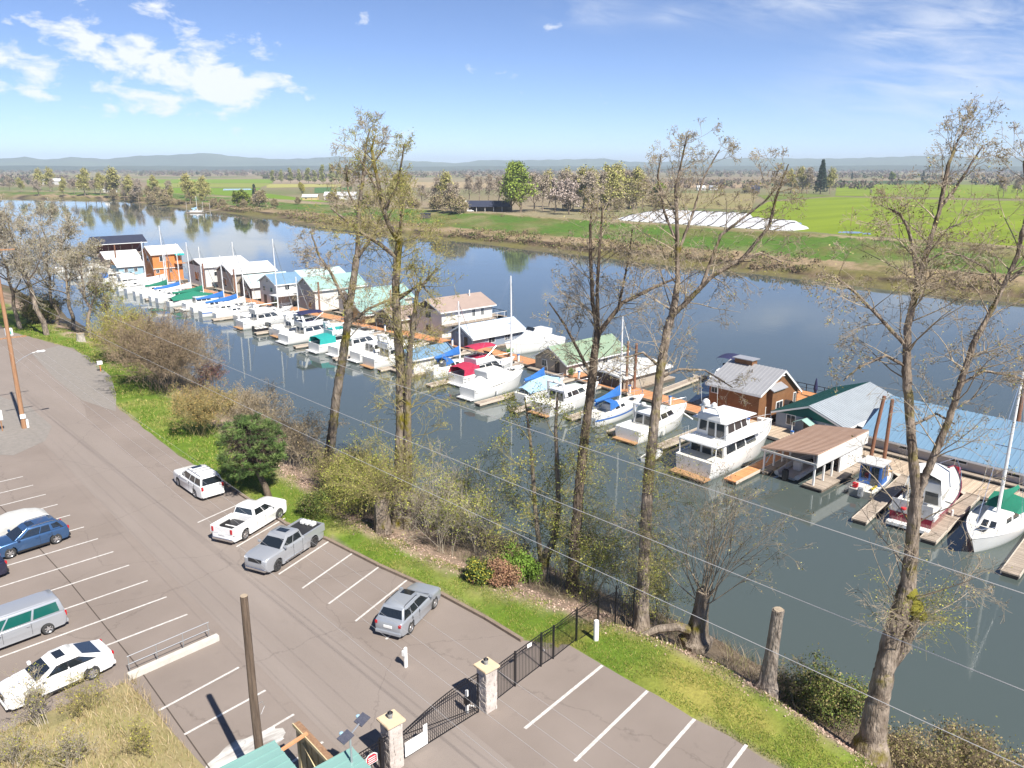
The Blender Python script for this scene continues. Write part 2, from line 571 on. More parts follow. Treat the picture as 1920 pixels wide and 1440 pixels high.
kind(sheet('gravel_shoulder', [(22.5, 88), (24.6, 95), (26.6, 104), (27.6, 118), (26.4, 128), (22.2, 125), (21.2, 108), (21.0, 95)], 0.010, gravel_m), 'structure')
# bay markings on the river side (kerb end, road end), then the bays across the road
STRIPES = [((18.5, 54.9), (23.0, 56.3)), ((19.0, 49.3), (23.6, 51.3)), ((19.4, 43.8), (24.2, 45.8)), ((19.7, 41.2), (24.6, 43.2)),
           ((20.0, 38.5), (24.9, 40.4)), ((20.2, 35.8), (25.1, 37.7)), ((20.5, 33.1), (25.6, 35.1)),
           ((21.3, 22.7), (27.6, 23.5)), ((21.5, 19.7), (27.7, 20.6)), ((21.8, 16.9), (27.7, 17.8)), ((22.0, 14.3), (28.0, 15.2)), ((22.2, 11.7), (28.0, 12.5))]
for s0, t1 in zip([73.7, 71.0, 68.2, 65.4, 62.6, 59.7, 57.0, 54.2, 51.5, 48.6, 45.8, 43.0], [11, 11.2, 11.5, 11.7, 11.9, 12.1, 12.3, 12.5, 12.7, 12.9, 13.1, 13.3]):
    STRIPES.append(((t1 - 9.2, s0 - 0.35), (t1, s0)))
STRIPES += [((9.1, 35.4), (13.4, 36.1)), ((9.4, 32.9), (13.6, 33.4)), ((9.6, 30.3), (13.8, 30.8)), ((8.0, 27.4), (13.9, 28.2))]
for (a, b) in STRIPES:
    a = Vector((*a, 0)); b = Vector((*b, 0)); n = Vector((-(b - a).y, (b - a).x, 0)).normalized() * (0.085 if b.x > 26 else 0.068)
    MB().poly([(*(a - n).xy, 0.010), (*(b - n).xy, 0.010), (*(b + n).xy, 0.010), (*(a + n).xy, 0.010)]).build('parking_stripe', paint_m, lot)
crack = mat('seam', (0.07, 0.055, 0.045), rough=0.95)  # one thin dark line on the paving, lengthwise through the bays
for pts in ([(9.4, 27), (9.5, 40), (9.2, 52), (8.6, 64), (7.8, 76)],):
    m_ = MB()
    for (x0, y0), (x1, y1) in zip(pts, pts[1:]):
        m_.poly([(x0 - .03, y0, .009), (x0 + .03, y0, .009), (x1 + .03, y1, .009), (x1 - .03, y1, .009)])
    m_.build('pavement_line', crack, lot)
# kerb timbers along the river side
kerb_m = mat('kerb_timber', (0.16, 0.12, 0.09), (0.27, 0.21, 0.16), scale=3, rough=0.85, bump=0.4, space='World')
kerb = bpy.data.objects.new('kerb', None); COL.objects.link(kerb); kind(kerb, 'structure')
kp = [(25.95, 27.9), (25.9, 31), (25.55, 35.5), (24.75, 40.4), (24.15, 46), (23.15, 50.2), (23.0, 56), (22.9, 62.5)]
rnd = random.Random(5)
for (a, b) in zip(kp, kp[1:]):
    a = Vector((*a, 0.09)); b = Vector((*b, 0.09)); L = (b - a).length; k = max(1, round(L / 2.5))
    for i in range(k):
        p0 = a.lerp(b, i / k + 0.006); p1 = a.lerp(b, (i + 1) / k - 0.006)
        dz = rnd.uniform(-.012, .012)
        MB().bar((p0.x, p0.y, .085 + dz), (p1.x, p1.y, .085 + dz), 0.22, 0.17).build('kerb_timber', kerb_m, kerb)
# ================================================================== distance: fields, woods, hills, air
FIELD_Z = -1.45
FIELDS = [
    ('young_crop_field', (0.205, 0.268, 0.02), (0.125, 0.17, 0.018), [(317, 177), (300, 20), (310, -300), (1000, -400), (746, 183), (710, 286), (712, 350), (575, 337), (450, 273), (370, 228)]),
    ('young_crop_field', (0.195, 0.255, 0.02), (0.13, 0.175, 0.02), [(738, 363), (795, 195), (1050, -380), (1900, -500), (1412, 349), (1236, 607)]),
    ('pasture', (0.15, 0.19, 0.04), (0.11, 0.14, 0.03), [(593, 348), (736, 365), (786, 424), (697, 420)]),
    ('dark_field', (0.05, 0.085, 0.035), (0.07, 0.10, 0.04), [(1275, 626), (1397, 516), (1656, 612), (1512, 743)]),
    ('young_crop_field', (0.16, 0.25, 0.022), (0.11, 0.18, 0.02), [(262, 560), (290, 480), (318, 560), (382, 836), (465, 1000), (355, 1099), (283, 878)]),
    ('pale_field', (0.25, 0.27, 0.07), (0.19, 0.22, 0.045), [(364, 1128), (477, 1026), (595, 1239), (445, 1376)]),
    ('young_crop_field', (0.18, 0.27, 0.025), (0.125, 0.19, 0.025), [(452, 1397), (605, 1259), (800, 1650), (595, 1836)]),
    ('stubble_field', (0.36, 0.28, 0.17), (0.28, 0.22, 0.13), [(593, 884), (691, 796), (955, 1100), (820, 1221)]),
    ('stubble_field', (0.36, 0.26, 0.17), (0.26, 0.20, 0.12), [(804, 694), (947, 564), (1308, 780), (1110, 959)]),
    ('rough_pasture', (0.20, 0.19, 0.07), (0.27, 0.21, 0.12), [(443, 363), (454, 277), (753, 454), (658, 539)]),
    ('pale_field', (0.36, 0.33, 0.12), (0.28, 0.28, 0.08), [(470, 995), (571, 980), (658, 1129), (571, 1207)]),
    ('dark_field', (0.06, 0.125, 0.045), (0.08, 0.15, 0.05), [(412, 762), (459, 767), (582, 970), (516, 953)]),
]
for i, (nm, c1, c2, pts) in enumerate(FIELDS):
    m = mat('%s_%d' % (nm, i), c1, c2, scale=0.02, rough=0.95, space='World', stretch=(0.35, 2.2, 1), detail=9, contrast=2.2, spec=0.1)
    kind(sheet(nm, pts, FIELD_Z + 0.02 * (i % 3), m), 'structure')
pond_m = mat('pond_water', (0.06, 0.08, 0.08), rough=0.03, ior=1.333)
for pts in ([(380, 918), (414, 916), (438, 972), (408, 983)], [(323, 156), (325, 151), (327, 149), (333, 150), (336, 153), (334, 158), (330, 159)], [(325, 147), (325, 143), (333, 147), (332, 149)], [(356, 195), (360, 192), (370, 198), (367, 201)]):
    kind(sheet('pond', pts, FIELD_Z + 0.07, pond_m), 'structure')

# distant hills -----------------------------------------------------------
RIDGE = [(-60, 0.4), (-25, 0.5), (0, 0.42), (8.5, 0.48), (10.1, 0.43), (11.5, 0.56), (12.5, 0.38), (13.8, 0.57), (15.8, 0.45), (17.6, 0.65), (19.9, 0.73), (21.8, 0.86), (22.8, 0.71), (23.8, 0.61), (26.1, 0.48), (28.2, 0.52), (30.3, 0.67), (32.5, 0.5), (35.4, 0.36), (38.4, 0.22), (39.9, 0.43), (43.6, 0.43), (47.3, 0.5), (48.4, 0.54), (50.2, 0.32), (52, 0.28), (54.2, 0.42), (58, 0.55), (60.8, 0.51), (63.4, 0.5), (65.3, 0.53), (67.7, 0.61), (69, 0.67), (70.4, 0.63), (72, 0.47), (74, 0.55), (76, 0.45), (95, 0.5), (120, 0.4), (140, 0.45)]
forest_hill = attr_mat('hill_forest', scale=0.004, fine=0.03, amount=0.5, bump=0.0)


def ridge(name, r0, r1, r2, el_of, c0, c1, seed, step=0.35):
    vs, fs, cs = [], [], []
    azs = list(np.arange(-60, 140.01, step))
    rows = [0.0, 0.25, 0.5, 0.75, 0.9, 1.0, 1.25, 1.6]
    for a in azs:
        hr = 25.2 + math.tan(R(el_of(a))) * r1
        for k in rows:
            rr = r0 + (r1 - r0) * min(k, 1) + (r2 - r1) * max(0, k - 1) / 0.6
            f = (3 * k * k - 2 * k ** 3) if k <= 1 else max(0.0, 1 - (k - 1) / 0.6)
            x, y = rr * math.sin(R(a)), rr * math.cos(R(a))
            nz = mnoise.fractal(Vector((x * 0.0011 + seed, y * 0.0011, 1.3)), 1.0, 2.0, 5)
            z = -3 + (hr + 3) * f * (1 + 0.35 * nz * (1 - k if k < 1 else 0)) + (2.5 * mnoise.fractal(Vector((x * 0.006, y * 0.006, seed)), 1, 2, 3) if 0.2 < k < 1.3 else 0)
            vs.append((x, y, z))
            g_ = max(0, min(1, 0.5 + nz * 0.9))
            cs.append(tuple(p + (q - p) * g_ for p, q in zip(c0, c1)))
    n = len(rows)
    for i in range(len(azs) - 1):
        for j in range(n - 1):
            fs.append((i * n + j, i * n + j + 1, (i + 1) * n + j + 1, (i + 1) * n + j))
    return kind(colmesh(name, vs, fs, cs, forest_hill, smooth=True), 'structure')


ra, re = zip(*RIDGE)
ridge('hills', 7600, 9400, 11000, lambda a: float(np.interp(a, ra, re)) + 0.02 * math.sin(a * 5.1), (0.045, 0.075, 0.04), (0.10, 0.13, 0.07), 4.0)
ridge('foothills', 5000, 6200, 7200, lambda a: 0.02 + 0.07 * mnoise.fractal(Vector((a * 0.16, 2.2, 0)), 1, 2, 4), (0.03, 0.05, 0.03), (0.07, 0.085, 0.05), 9.0)

# far woods across the plain: one mass of crowns ---------------------------------
rnd = random.Random(11)
def crowd(name, items, m, per=26):
    """items: (x, y, z, rx, rz, colour); one mesh of rough crowns made of many small twiggy faces"""
    rg = np.random.default_rng(3)
    A = np.array([it[:5] for it in items]); Cc = np.array([it[5] for it in items])
    n = len(A)
    d = rg.normal(0, 1, (n, per, 3)); d /= np.linalg.norm(d, axis=2, keepdims=True)
    d *= rg.uniform(0.35, 1.05, (n, per, 1))
    P = A[:, None, :3] + d * np.stack([A[:, 3], A[:, 3], A[:, 4]], 1)[:, None, :]
    a = rg.normal(0, 1, (n, per, 3)); a /= np.linalg.norm(a, axis=2, keepdims=True)
    c = np.cross(a, rg.normal(0, 1, (n, per, 3))); c /= np.linalg.norm(c, axis=2, keepdims=True)
    sz = (np.minimum(A[:, 3], A[:, 4]) * 0.42)[:, None, None] * rg.uniform(0.5, 1.2, (n, per, 1))
    a = a * sz; c = c * sz * 0.6
    V = np.stack([P - a, P + c, P + a, P - c], 2).reshape(-1, 3)
    F = np.arange(len(V), dtype=np.int32).reshape(-1, 4)
    C = np.repeat((Cc[:, None, :] * rg.uniform(0.7, 1.35, (n, per, 1))).reshape(-1, 3), 4, axis=0)
    return kind(colmesh(name, V, F, C, m), 'stuff')


wood_m = attr_mat('far_wood', scale=0.05, fine=0.5, amount=0.5, bump=0.0)
WC = [(0.17, 0.125, 0.105), (0.145, 0.11, 0.085), (0.19, 0.155, 0.12), (0.11, 0.11, 0.055), (0.13, 0.10, 0.09), (0.06, 0.075, 0.04)]
items = []
for (a0, a1, d0, d1, n, h0, h1) in ((2, 82, 1900, 4300, 2600, 7, 12), (6, 18, 1300, 1800, 160, 5, 8), (17, 30, 1650, 2100, 320, 7, 12), (46, 66, 1050, 1500, 360, 5, 8), (62, 82, 1320, 1700, 260, 6, 11), (8, 80, 3800, 5200, 1200, 8, 13)):
    for i in range(n):
        a = R(rnd.uniform(a0, a1)); d = rnd.uniform(d0, d1)
        if mnoise.noise(Vector((math.sin(a) * d * 0.0022, math.cos(a) * d * 0.0022, 5))) < -0.12:
            continue
        h = rnd.uniform(h0, h1)
        items.append((d * math.sin(a), d * math.cos(a), FIELD_Z + h * 0.45, h * rnd.uniform(0.5, 1.1), h * 0.6, rnd.choice(WC)))
crowd('far_woodland', items, wood_m)

# the air: pale haze between here and the hills --------------------------------
hz = bpy.data.materials.new('haze_air')
hz.use_nodes = True
hz.node_tree.nodes.remove(hz.node_tree.nodes['Principled BSDF'])
pv = nd(hz.node_tree, 'ShaderNodeVolumePrincipled', inp={'Density': 0.00012, 'Anisotropy': 0.0, 'Color': (0.74, 0.87, 1.0, 1)})
lk(hz.node_tree, pv.outputs[0], hz.node_tree.nodes['Material Output'].inputs['Volume'])
hb = MB().box(-14000, 14000, -14000, 14000, WATER - 6, 200).build('haze', hz)
kind(hb, 'stuff')
# ================================================================== trees and shrubs
def bark(name, c1, c2, moss=None, mamt=0.0, scale=3.0):
    if name in MATS:
        return MATS[name]
    m = mat(name, c1, c2, scale=scale, rough=0.9, bump=1.0, bscale=7, bdist=0.18, space='World', stretch=(1, 1, 0.3), detail=7, contrast=2.4, spec=0.15)
    if moss:
        t = m.node_tree
        p = t.nodes['Principled BSDF']
        src = p.inputs['Base Color'].links[0].from_socket
        pos = nd(t, 'ShaderNodeNewGeometry').outputs['Position']
        nz = nd(t, 'ShaderNodeTexNoise', inp={'Scale': 0.7, 'Detail': 6.0, 'Roughness': 0.7})
        lk(t, pos, nz.inputs['Vector'])
        f = math_node(t, 'MULTIPLY', math_node(t, 'SUBTRACT', nz.outputs[0], 0.62 - mamt), 7.0, clamp=True)
        mx = nd(t, 'ShaderNodeMixRGB')
        mx.inputs[2].default_value = (*moss, 1)
        lk(t, f, mx.inputs[0]); lk(t, src, mx.inputs[1]); lk(t, mx.outputs[0], p.inputs['Base Color'])
    return m


BARK = bark('bark_grey', (0.085, 0.062, 0.045), (0.37, 0.305, 0.245), (0.15, 0.13, 0.02), 0.085)
BARK_MOSS = bark('bark_mossy', (0.11, 0.085, 0.065), (0.30, 0.25, 0.20), (0.17, 0.145, 0.015), 0.12)
BARK_DARK = bark('bark_dark', (0.065, 0.048, 0.035), (0.21, 0.165, 0.125))
BARK_PALE = bark('bark_pale', (0.27, 0.24, 0.20), (0.48, 0.44, 0.39))
TWIG = mat('twig_grey', (0.21, 0.165, 0.115), (0.43, 0.36, 0.265), scale=0.6, rough=0.9, space='World')
TWIG_PALE = mat('twig_pale', (0.28, 0.24, 0.18), (0.47, 0.42, 0.33), scale=0.5, rough=0.9, space='World')
TWIG_BROWN = mat('twig_brown', (0.17, 0.12, 0.08), (0.33, 0.25, 0.16), scale=0.6, rough=0.9, space='World')
TWIG_OLIVE = mat('twig_olive', (0.22, 0.19, 0.08), (0.36, 0.31, 0.13), scale=0.6, rough=0.9, space='World')
LEAF = attr_mat('leaf', rough=0.7, scale=0.3, fine=3, amount=0.25, bump=0.0, spec=0.3)


def tubes(polys, sides):
    """polys: list of (points, radii); returns one quad mesh as arrays"""
    by = {}
    for p_, r_ in polys:
        by.setdefault(len(p_), []).append((p_, r_))
    V, F, off = [], [], 0
    for k, lst in by.items():
        P = np.array([q[0] for q in lst], dtype=float)
        Q = np.array([q[1] for q in lst], dtype=float)
        T = np.gradient(P, axis=1)
        T /= np.linalg.norm(T, axis=2, keepdims=True) + 1e-9
        ref = np.tile(np.array([0.31, 0.17, 0.93]), (len(lst), k, 1))
        flat = np.abs((T * ref).sum(2)) > 0.93
        ref[flat] = np.array([1.0, 0.1, 0.0])
        U = np.cross(T, ref); U /= np.linalg.norm(U, axis=2, keepdims=True) + 1e-9
        W = np.cross(T, U)
        rings = []
        for j in range(sides):
            a = 2 * math.pi * j / sides
            rings.append(P + (U * math.cos(a) + W * math.sin(a)) * Q[:, :, None])
        A = np.stack(rings, axis=2).reshape(-1, 3)          # (n, k, sides)
        V.append(A)
        n = len(lst)
        base = (np.arange(n)[:, None, None] * k + np.arange(k - 1)[None, :, None]) * sides
        j = np.arange(sides)[None, None, :]
        j2 = (j + 1) % sides
        f = np.stack([base + j, base + j2, base + sides + j2, base + sides + j], axis=3).reshape(-1, 4) + off
        F.append(f)
        off += n * k * sides
    return np.concatenate(V), np.concatenate(F).astype(np.int32)


def leaves(points, rg, size, cols, per=2, spread=0.12, flat=0.6):
    """small leaf faces around the points"""
    P = np.repeat(np.array(points, dtype=float), per, axis=0)
    n = len(P)
    P = P + rg.normal(0, spread, (n, 3))
    a = rg.normal(0, 1, (n, 3)); a /= np.linalg.norm(a, axis=1, keepdims=True)
    c = rg.normal(0, 1, (n, 3)); c -= (c * a).sum(1, keepdims=True) * a; c /= np.linalg.norm(c, axis=1, keepdims=True)
    sz = size * rg.uniform(0.6, 1.3, (n, 1))
    a *= sz; c *= sz * flat
    V = np.stack([P - a, P + c, P + a, P - c], axis=1).reshape(-1, 3)
    F = np.arange(n * 4, dtype=np.int32).reshape(-1, 4)
    cc = np.array(cols)[rg.integers(0, len(cols), n)] * rg.uniform(0.7, 1.25, (n, 1))
    return V, F, np.repeat(cc, 4, axis=0)


def unit(v):
    l = math.sqrt(v[0] * v[0] + v[1] * v[1] + v[2] * v[2]) + 1e-9
    return (v[0] / l, v[1] / l, v[2] / l)


def side_dir(d, ang, rng):
    """a direction leaving d at the angle ang, turned at random round it"""
    D = Vector(d)
    o = D.orthogonal().normalized()
    o.rotate(Matrix.Rotation(rng.uniform(0, 2 * math.pi), 3, D))
    v = D * math.cos(ang) + o * math.sin(ang)
    return (v.x, v.y, v.z)


def sprout(out, tips, p, d, L, r, lvl, cfg, rng):
    """one branch and what grows from it; cfg per level: (children, length ratio, angle, segments, wander, lift)"""
    n_ch, ratio, ang, seg, wan, lift = cfg[lvl]
    pts, rad = [p], [r]
    q, dd = p, d
    dirs = [d]
    for i in range(seg):
        dd = unit((dd[0] + rng.gauss(0, wan), dd[1] + rng.gauss(0, wan), dd[2] + rng.gauss(0, wan) + lift))
        q = (q[0] + dd[0] * L / seg, q[1] + dd[1] * L / seg, q[2] + dd[2] * L / seg)
        pts.append(q); dirs.append(dd)
        rad.append(max(0.0045, r * (1 - 0.75 * (i + 1) / seg)))
    out.append((pts, rad, lvl))
    if lvl + 1 >= len(cfg):
        tips.append(q); tips.append(pts[len(pts) // 2])
        return
    n = n_ch if n_ch >= 1 else (1 if rng.random() < n_ch else 0)
    n = max(0, int(round(n * rng.uniform(0.75, 1.25))))
    for i in range(n):
        f = rng.uniform(0.25, 1.0)
        k = min(seg - 1, int(f * seg)); ff = f * seg - k
        b = tuple(pts[k][c] + (pts[k + 1][c] - pts[k][c]) * ff for c in range(3))
        sprout(out, tips, b, side_dir(dirs[k], R(ang) * rng.uniform(0.6, 1.3), rng), L * ratio * (1.15 - 0.55 * f) * rng.uniform(0.7, 1.25), max(0.0055, rad[k] * 0.52), lvl + 1, cfg, rng)


def make_tree(root, out, tips, seed, bark_m, twig_m, leaf=None, split=1, origin=(0, 0, 0), sides=(8, 3), rmin=0.0, jit=0.0):
    """trunk, twigs and leaves as parts under root; geometry is given relative to origin"""
    rg = np.random.default_rng(seed)
    o = np.array(origin)
    big = [(p_, r_) for p_, r_, l in out if l <= split]
    small = [(p_, [max(q, rmin) for q in r_]) for p_, r_, l in out if l > split]
    if big:
        v, f = tubes(big, sides[0])
        fl = np.sin(v[:, 0] * 17 + 2 * np.sin(v[:, 2] * 1.3)) * np.sin(v[:, 1] * 19 + 1.7 * np.sin(v[:, 2] * 1.7)) * np.sin(v[:, 2] * 4.1 + v[:, 0] * 6)
        v = v + (rg.normal(0, 1, v.shape) * 0.009 + fl[:, None] * np.array([0.035, 0.035, 0.0])) * jit
        npmesh('trunk', v - o, f, bark_m, root, smooth=True)
    if small:
        v, f = tubes(small, sides[1])
        npmesh('crown_twigs', v - o, f, twig_m, root)
    if leaf and tips:
        size, cols, per, spread, frac = leaf
        tp = [q for q in tips if rg.random() < frac]
        v, f, c = leaves(tp, rg, size, cols, per, spread)
        colmesh('crown_leaves', v - o, f, c, LEAF, root)
    return root


GREENISH = [(0.30, 0.30, 0.05), (0.24, 0.27, 0.04), (0.36, 0.33, 0.09), (0.20, 0.24, 0.04)]
CATKIN = [(0.30, 0.26, 0.10), (0.22, 0.17, 0.08), (0.34, 0.31, 0.12), (0.26, 0.25, 0.06)]
# limbs of the big riverside trees: (x, y, z, radius) along each limb, trunk first
HERO = {
 'TG': [
  [(33.5,11.9,-1.0,0.62),(33.6,11.9,1.5,0.508),(33.6,11.8,3.7,0.424),(33.8,11.6,5.9,0.418),(34.0,11.5,7.5,0.316),(33.9,11.6,9.8,0.262),(33.8,11.6,11.6,0.259)],
  [(33.6,11.9,2.8,0.327),(34.1,11.4,4.2,0.274),(34.3,11.2,5.5,0.234),(34.4,11.1,5.9,0.197)],
  [(33.8,11.6,11.5,0.212),(33.5,12.0,14.3,0.184),(33.1,12.3,17.0,0.18),(33.0,12.4,18.8,0.144),(33.2,12.2,20.7,0.12),(33.4,12.0,22.2,0.097),(33.6,11.8,23.4,0.085),(33.8,11.7,25.2,0.063),(34.0,11.5,26.1,0.042),(34.2,11.3,26.6,0.021)],
  [(33.8,11.6,11.5,0.188),(34.1,11.4,13.1,0.151),(34.4,11.1,15.0,0.137),(34.6,11.0,16.6,0.124),(34.7,10.8,18.4,0.111),(35.2,10.4,20.2,0.088),(35.5,10.1,21.9,0.076),(35.5,10.1,23.6,0.064),(35.2,10.4,25.3,0.042),(35.3,10.3,25.8,0.021)],
  [(33.2,12.2,20.4,0.077),(32.9,12.5,22.2,0.065),(32.7,12.7,22.9,0.054),(32.4,12.9,23.4,0.043),(32.1,13.2,23.6,0.021)],
  [(33.7,11.8,23.6,0.064),(34.1,11.4,24.5,0.053),(34.3,11.2,25.1,0.042),(34.7,10.9,26.0,0.021)],
  [(33.0,12.4,18.1,0.078),(32.1,13.2,19.2,0.066),(31.1,14.1,20.4,0.055),(30.4,14.7,21.0,0.044),(30.1,15.0,20.7,0.022)],
  [(33.1,12.3,17.2,0.067),(32.4,12.9,17.7,0.056),(31.7,13.6,17.2,0.034),(31.2,14.0,16.6,0.023)],
  [(35.4,10.2,20.9,0.065),(36.1,9.6,21.5,0.054),(37.0,8.7,21.8,0.032)],
  [(35.3,10.3,20.6,0.055),(34.7,10.8,21.4,0.043),(34.1,11.4,21.8,0.032),(33.6,11.9,22.0,0.022)],
  [(34.6,11.0,16.6,0.056),(35.2,10.4,17.2,0.045),(36.1,9.6,17.0,0.034),(36.8,9.0,16.6,0.023)],
  [(33.4,12.0,14.7,0.057),(34.2,11.3,15.2,0.046),(34.9,10.7,14.7,0.028)],
 ],
 'TE': [
  [(33.7,25.8,-1.5,0.494),(33.7,25.8,2.0,0.355),(33.7,25.8,5.4,0.332),(33.7,25.8,8.0,0.312),(33.8,25.7,10.6,0.276),(33.9,25.6,13.1,0.257),(34.0,25.5,14.9,0.239),(34.2,25.4,16.7,0.222),(34.4,25.2,17.8,0.206),(34.5,25.1,19.3,0.146)],
  [(34.5,25.1,19.1,0.131),(34.4,25.2,20.7,0.115),(34.3,25.3,22.3,0.1),(34.1,25.4,24.2,0.07),(34.3,25.3,25.5,0.042),(34.4,25.2,26.6,0.022)],
  [(34.3,25.3,17.4,0.147),(34.9,24.7,18.4,0.132),(35.7,24.0,19.7,0.116),(36.8,23.0,20.7,0.087),(37.6,22.3,22.3,0.071),(37.7,22.2,23.8,0.057),(38.0,22.0,25.3,0.028)],
  [(35.3,24.3,19.1,0.087),(35.9,23.8,21.8,0.072),(36.7,23.1,22.7,0.057),(37.4,22.5,23.5,0.042),(37.8,22.1,24.3,0.028)],
  [(34.4,25.2,20.7,0.087),(34.9,24.7,22.9,0.057),(35.3,24.4,24.7,0.042),(35.8,23.9,26.0,0.028)],
  [(34.3,25.3,21.5,0.072),(33.8,25.7,22.9,0.057),(33.5,26.0,24.7,0.042),(33.6,25.9,25.8,0.028)],
  [(36.8,23.0,20.7,0.063),(37.5,22.4,20.9,0.052),(38.4,21.6,20.4,0.035)],
  [(34.0,25.6,14.0,0.075),(34.7,24.9,14.6,0.06),(35.7,24.0,14.6,0.045),(36.8,23.0,13.7,0.03)],
  [(34.0,25.5,14.6,0.075),(33.2,26.2,15.5,0.06),(32.5,26.9,15.2,0.036)],
 ],
 'TD': [
  [(33.9,31.7,-2.0,0.433),(34.0,31.6,1.8,0.354),(34.2,31.5,6.2,0.311),(34.4,31.3,9.7,0.271),(34.6,31.1,12.5,0.267),(34.7,31.0,14.4,0.231),(34.8,30.9,15.8,0.197)],
  [(34.8,30.9,15.6,0.131),(34.5,31.1,17.4,0.114),(34.4,31.3,20.2,0.096),(34.3,31.3,22.0,0.063),(34.4,31.3,23.1,0.031)],
  [(34.8,30.9,15.7,0.131),(34.7,31.0,18.3,0.097),(34.7,30.9,21.1,0.079),(34.8,30.9,23.1,0.038)],
  [(34.8,30.9,15.5,0.148),(35.8,29.9,17.4,0.114),(37.4,28.5,18.4,0.081),(38.4,27.6,18.9,0.039)],
  [(35.7,30.1,17.1,0.081),(35.9,29.9,18.6,0.064),(36.1,29.7,20.2,0.048),(36.2,29.6,21.7,0.032)],
  [(34.5,31.1,13.1,0.1),(34.0,31.6,14.4,0.083),(33.3,32.2,16.1,0.065),(32.6,32.8,17.4,0.032)],
 ],
 'TB': [
  [(30.0,46.3,-1.5,0.58),(30.3,46.0,2.8,0.447),(30.5,45.8,7.0,0.379),(30.6,45.7,11.0,0.333),(30.5,45.8,14.8,0.308),(30.5,45.8,17.1,0.266),(30.7,45.7,19.3,0.263),(30.8,45.5,20.5,0.224)],
  [(30.8,45.6,20.5,0.15),(30.9,45.4,21.8,0.093),(30.9,45.4,22.3,0.074)],
  [(30.8,45.6,20.2,0.187),(30.3,46.0,21.4,0.167),(30.0,46.2,22.5,0.148),(29.9,46.4,23.9,0.129),(29.7,46.5,25.3,0.11),(29.6,46.6,26.3,0.073),(29.8,46.5,27.1,0.036)],
  [(30.6,45.7,-1.5,0.373),(30.8,45.6,2.8,0.325),(30.9,45.5,7.0,0.279),(31.0,45.4,9.8,0.236),(31.2,45.2,12.9,0.194),(31.7,44.8,16.9,0.133),(32.1,44.4,17.6,0.095),(32.7,43.8,18.6,0.045)],
  [(30.6,45.7,19.2,0.151),(29.7,46.5,20.2,0.131),(29.1,47.1,20.7,0.112),(28.6,47.6,21.3,0.093),(27.5,48.5,22.5,0.044)],
  [(30.1,46.2,22.3,0.093),(30.8,45.5,23.9,0.074),(31.1,45.3,25.3,0.055),(31.3,45.1,26.6,0.036)],
  [(29.9,46.3,23.5,0.074),(29.4,46.8,24.6,0.055),(28.9,47.3,25.9,0.036)],
  [(30.7,45.7,16.3,0.114),(31.8,44.6,17.5,0.076),(32.5,44.0,16.3,0.038)],
 ],
 'TA': [
  [(32.3,61.1,-2.6,0.501),(32.9,60.6,1.8,0.419),(33.4,60.1,5.8,0.388),(33.9,59.7,8.7,0.384),(34.3,59.3,11.5,0.356),(34.6,59.1,13.8,0.329),(34.9,58.8,15.7,0.304),(35.1,58.5,17.5,0.278),(35.2,58.5,18.0,0.231)],
  [(35.2,58.5,17.8,0.208),(35.4,58.3,20.1,0.184),(35.5,58.2,21.9,0.159),(35.8,57.9,24.0,0.135),(36.0,57.7,25.7,0.112),(36.2,57.6,27.0,0.067),(36.5,57.3,28.2,0.036)],
  [(35.2,58.5,17.7,0.162),(35.9,57.8,19.0,0.138),(36.5,57.3,20.1,0.092),(36.8,57.0,21.2,0.046)],
  [(34.4,59.2,12.2,0.166),(34.2,59.3,14.3,0.141),(33.5,60.0,16.6,0.116),(32.9,60.6,17.9,0.093),(32.5,60.9,19.7,0.055)],
  [(34.3,59.3,11.9,0.152),(35.7,58.0,13.4,0.118),(37.5,56.4,14.4,0.094),(39.5,54.6,15.6,0.047)],
  [(35.5,58.2,21.4,0.091),(34.9,58.7,23.2,0.073),(34.9,58.8,25.3,0.045)],
  [(35.9,57.9,24.4,0.09),(36.7,57.2,25.7,0.067),(37.3,56.6,26.7,0.045)],
 ],
 'TC': [
  [(33.7,34.7,-2.5,0.563),(34.0,34.4,-0.5,0.372),(34.5,34.0,1.1,0.221),(34.7,33.8,3.4,0.164),(34.6,33.9,6.1,0.144),(34.5,34.0,9.0,0.106),(34.5,33.9,11.2,0.063)],
  [(33.9,34.5,-1.1,0.186),(33.6,34.8,2.3,0.147),(33.4,34.9,5.3,0.126),(33.3,35.1,7.9,0.089),(33.0,35.3,10.5,0.042)],
 ],
}
HERO_INFO = {
    'TG': ('tall forked cottonwood with mossy burl, nearest the camera at the water', BARK, TWIG, (0.042, CATKIN, 1, 0.1, 0.26), 1.35),
    'TE': ('tall bare cottonwood with a straight bark trunk beside the fence corner', BARK, TWIG, (0.042, CATKIN, 1, 0.1, 0.26), 1.1),
    'TD': ('slender bare tree with twin upright tops left of the fence corner', BARK_DARK, TWIG, (0.046, CATKIN, 1, 0.12, 0.3), 1.0),
    'TB': ('mossy twin-trunked bare tree behind the pollard stump on the bank', BARK_MOSS, TWIG_OLIVE, (0.05, GREENISH, 1, 0.14, 0.45), 1.0),
    'TA': ('tall bare tree leaning right, in front of the teal-roofed houseboats', BARK_MOSS, TWIG, (0.05, CATKIN, 1, 0.14, 0.4), 1.0),
    'TC': ('leaning mossy tree with a flared rotten foot and thin yellow-green stems', BARK_MOSS, TWIG_OLIVE, (0.06, GREENISH, 2, 0.2, 0.9), 0.8),
}
CFG_LIMB = [(0, 0, 0, 3, 0, 0), (0, 0, 0, 3, 0, 0), (5, 0.55, 48, 4, 0.16, 0.03), (4, 0.55, 45, 3, 0.2, 0.0), (3, 0.6, 40, 3, 0.22, -0.05), (0, 0.6, 40, 2, 0.2, -0.1)]
view_d = (math.sin(VIEW_AZ), math.cos(VIEW_AZ), 0)
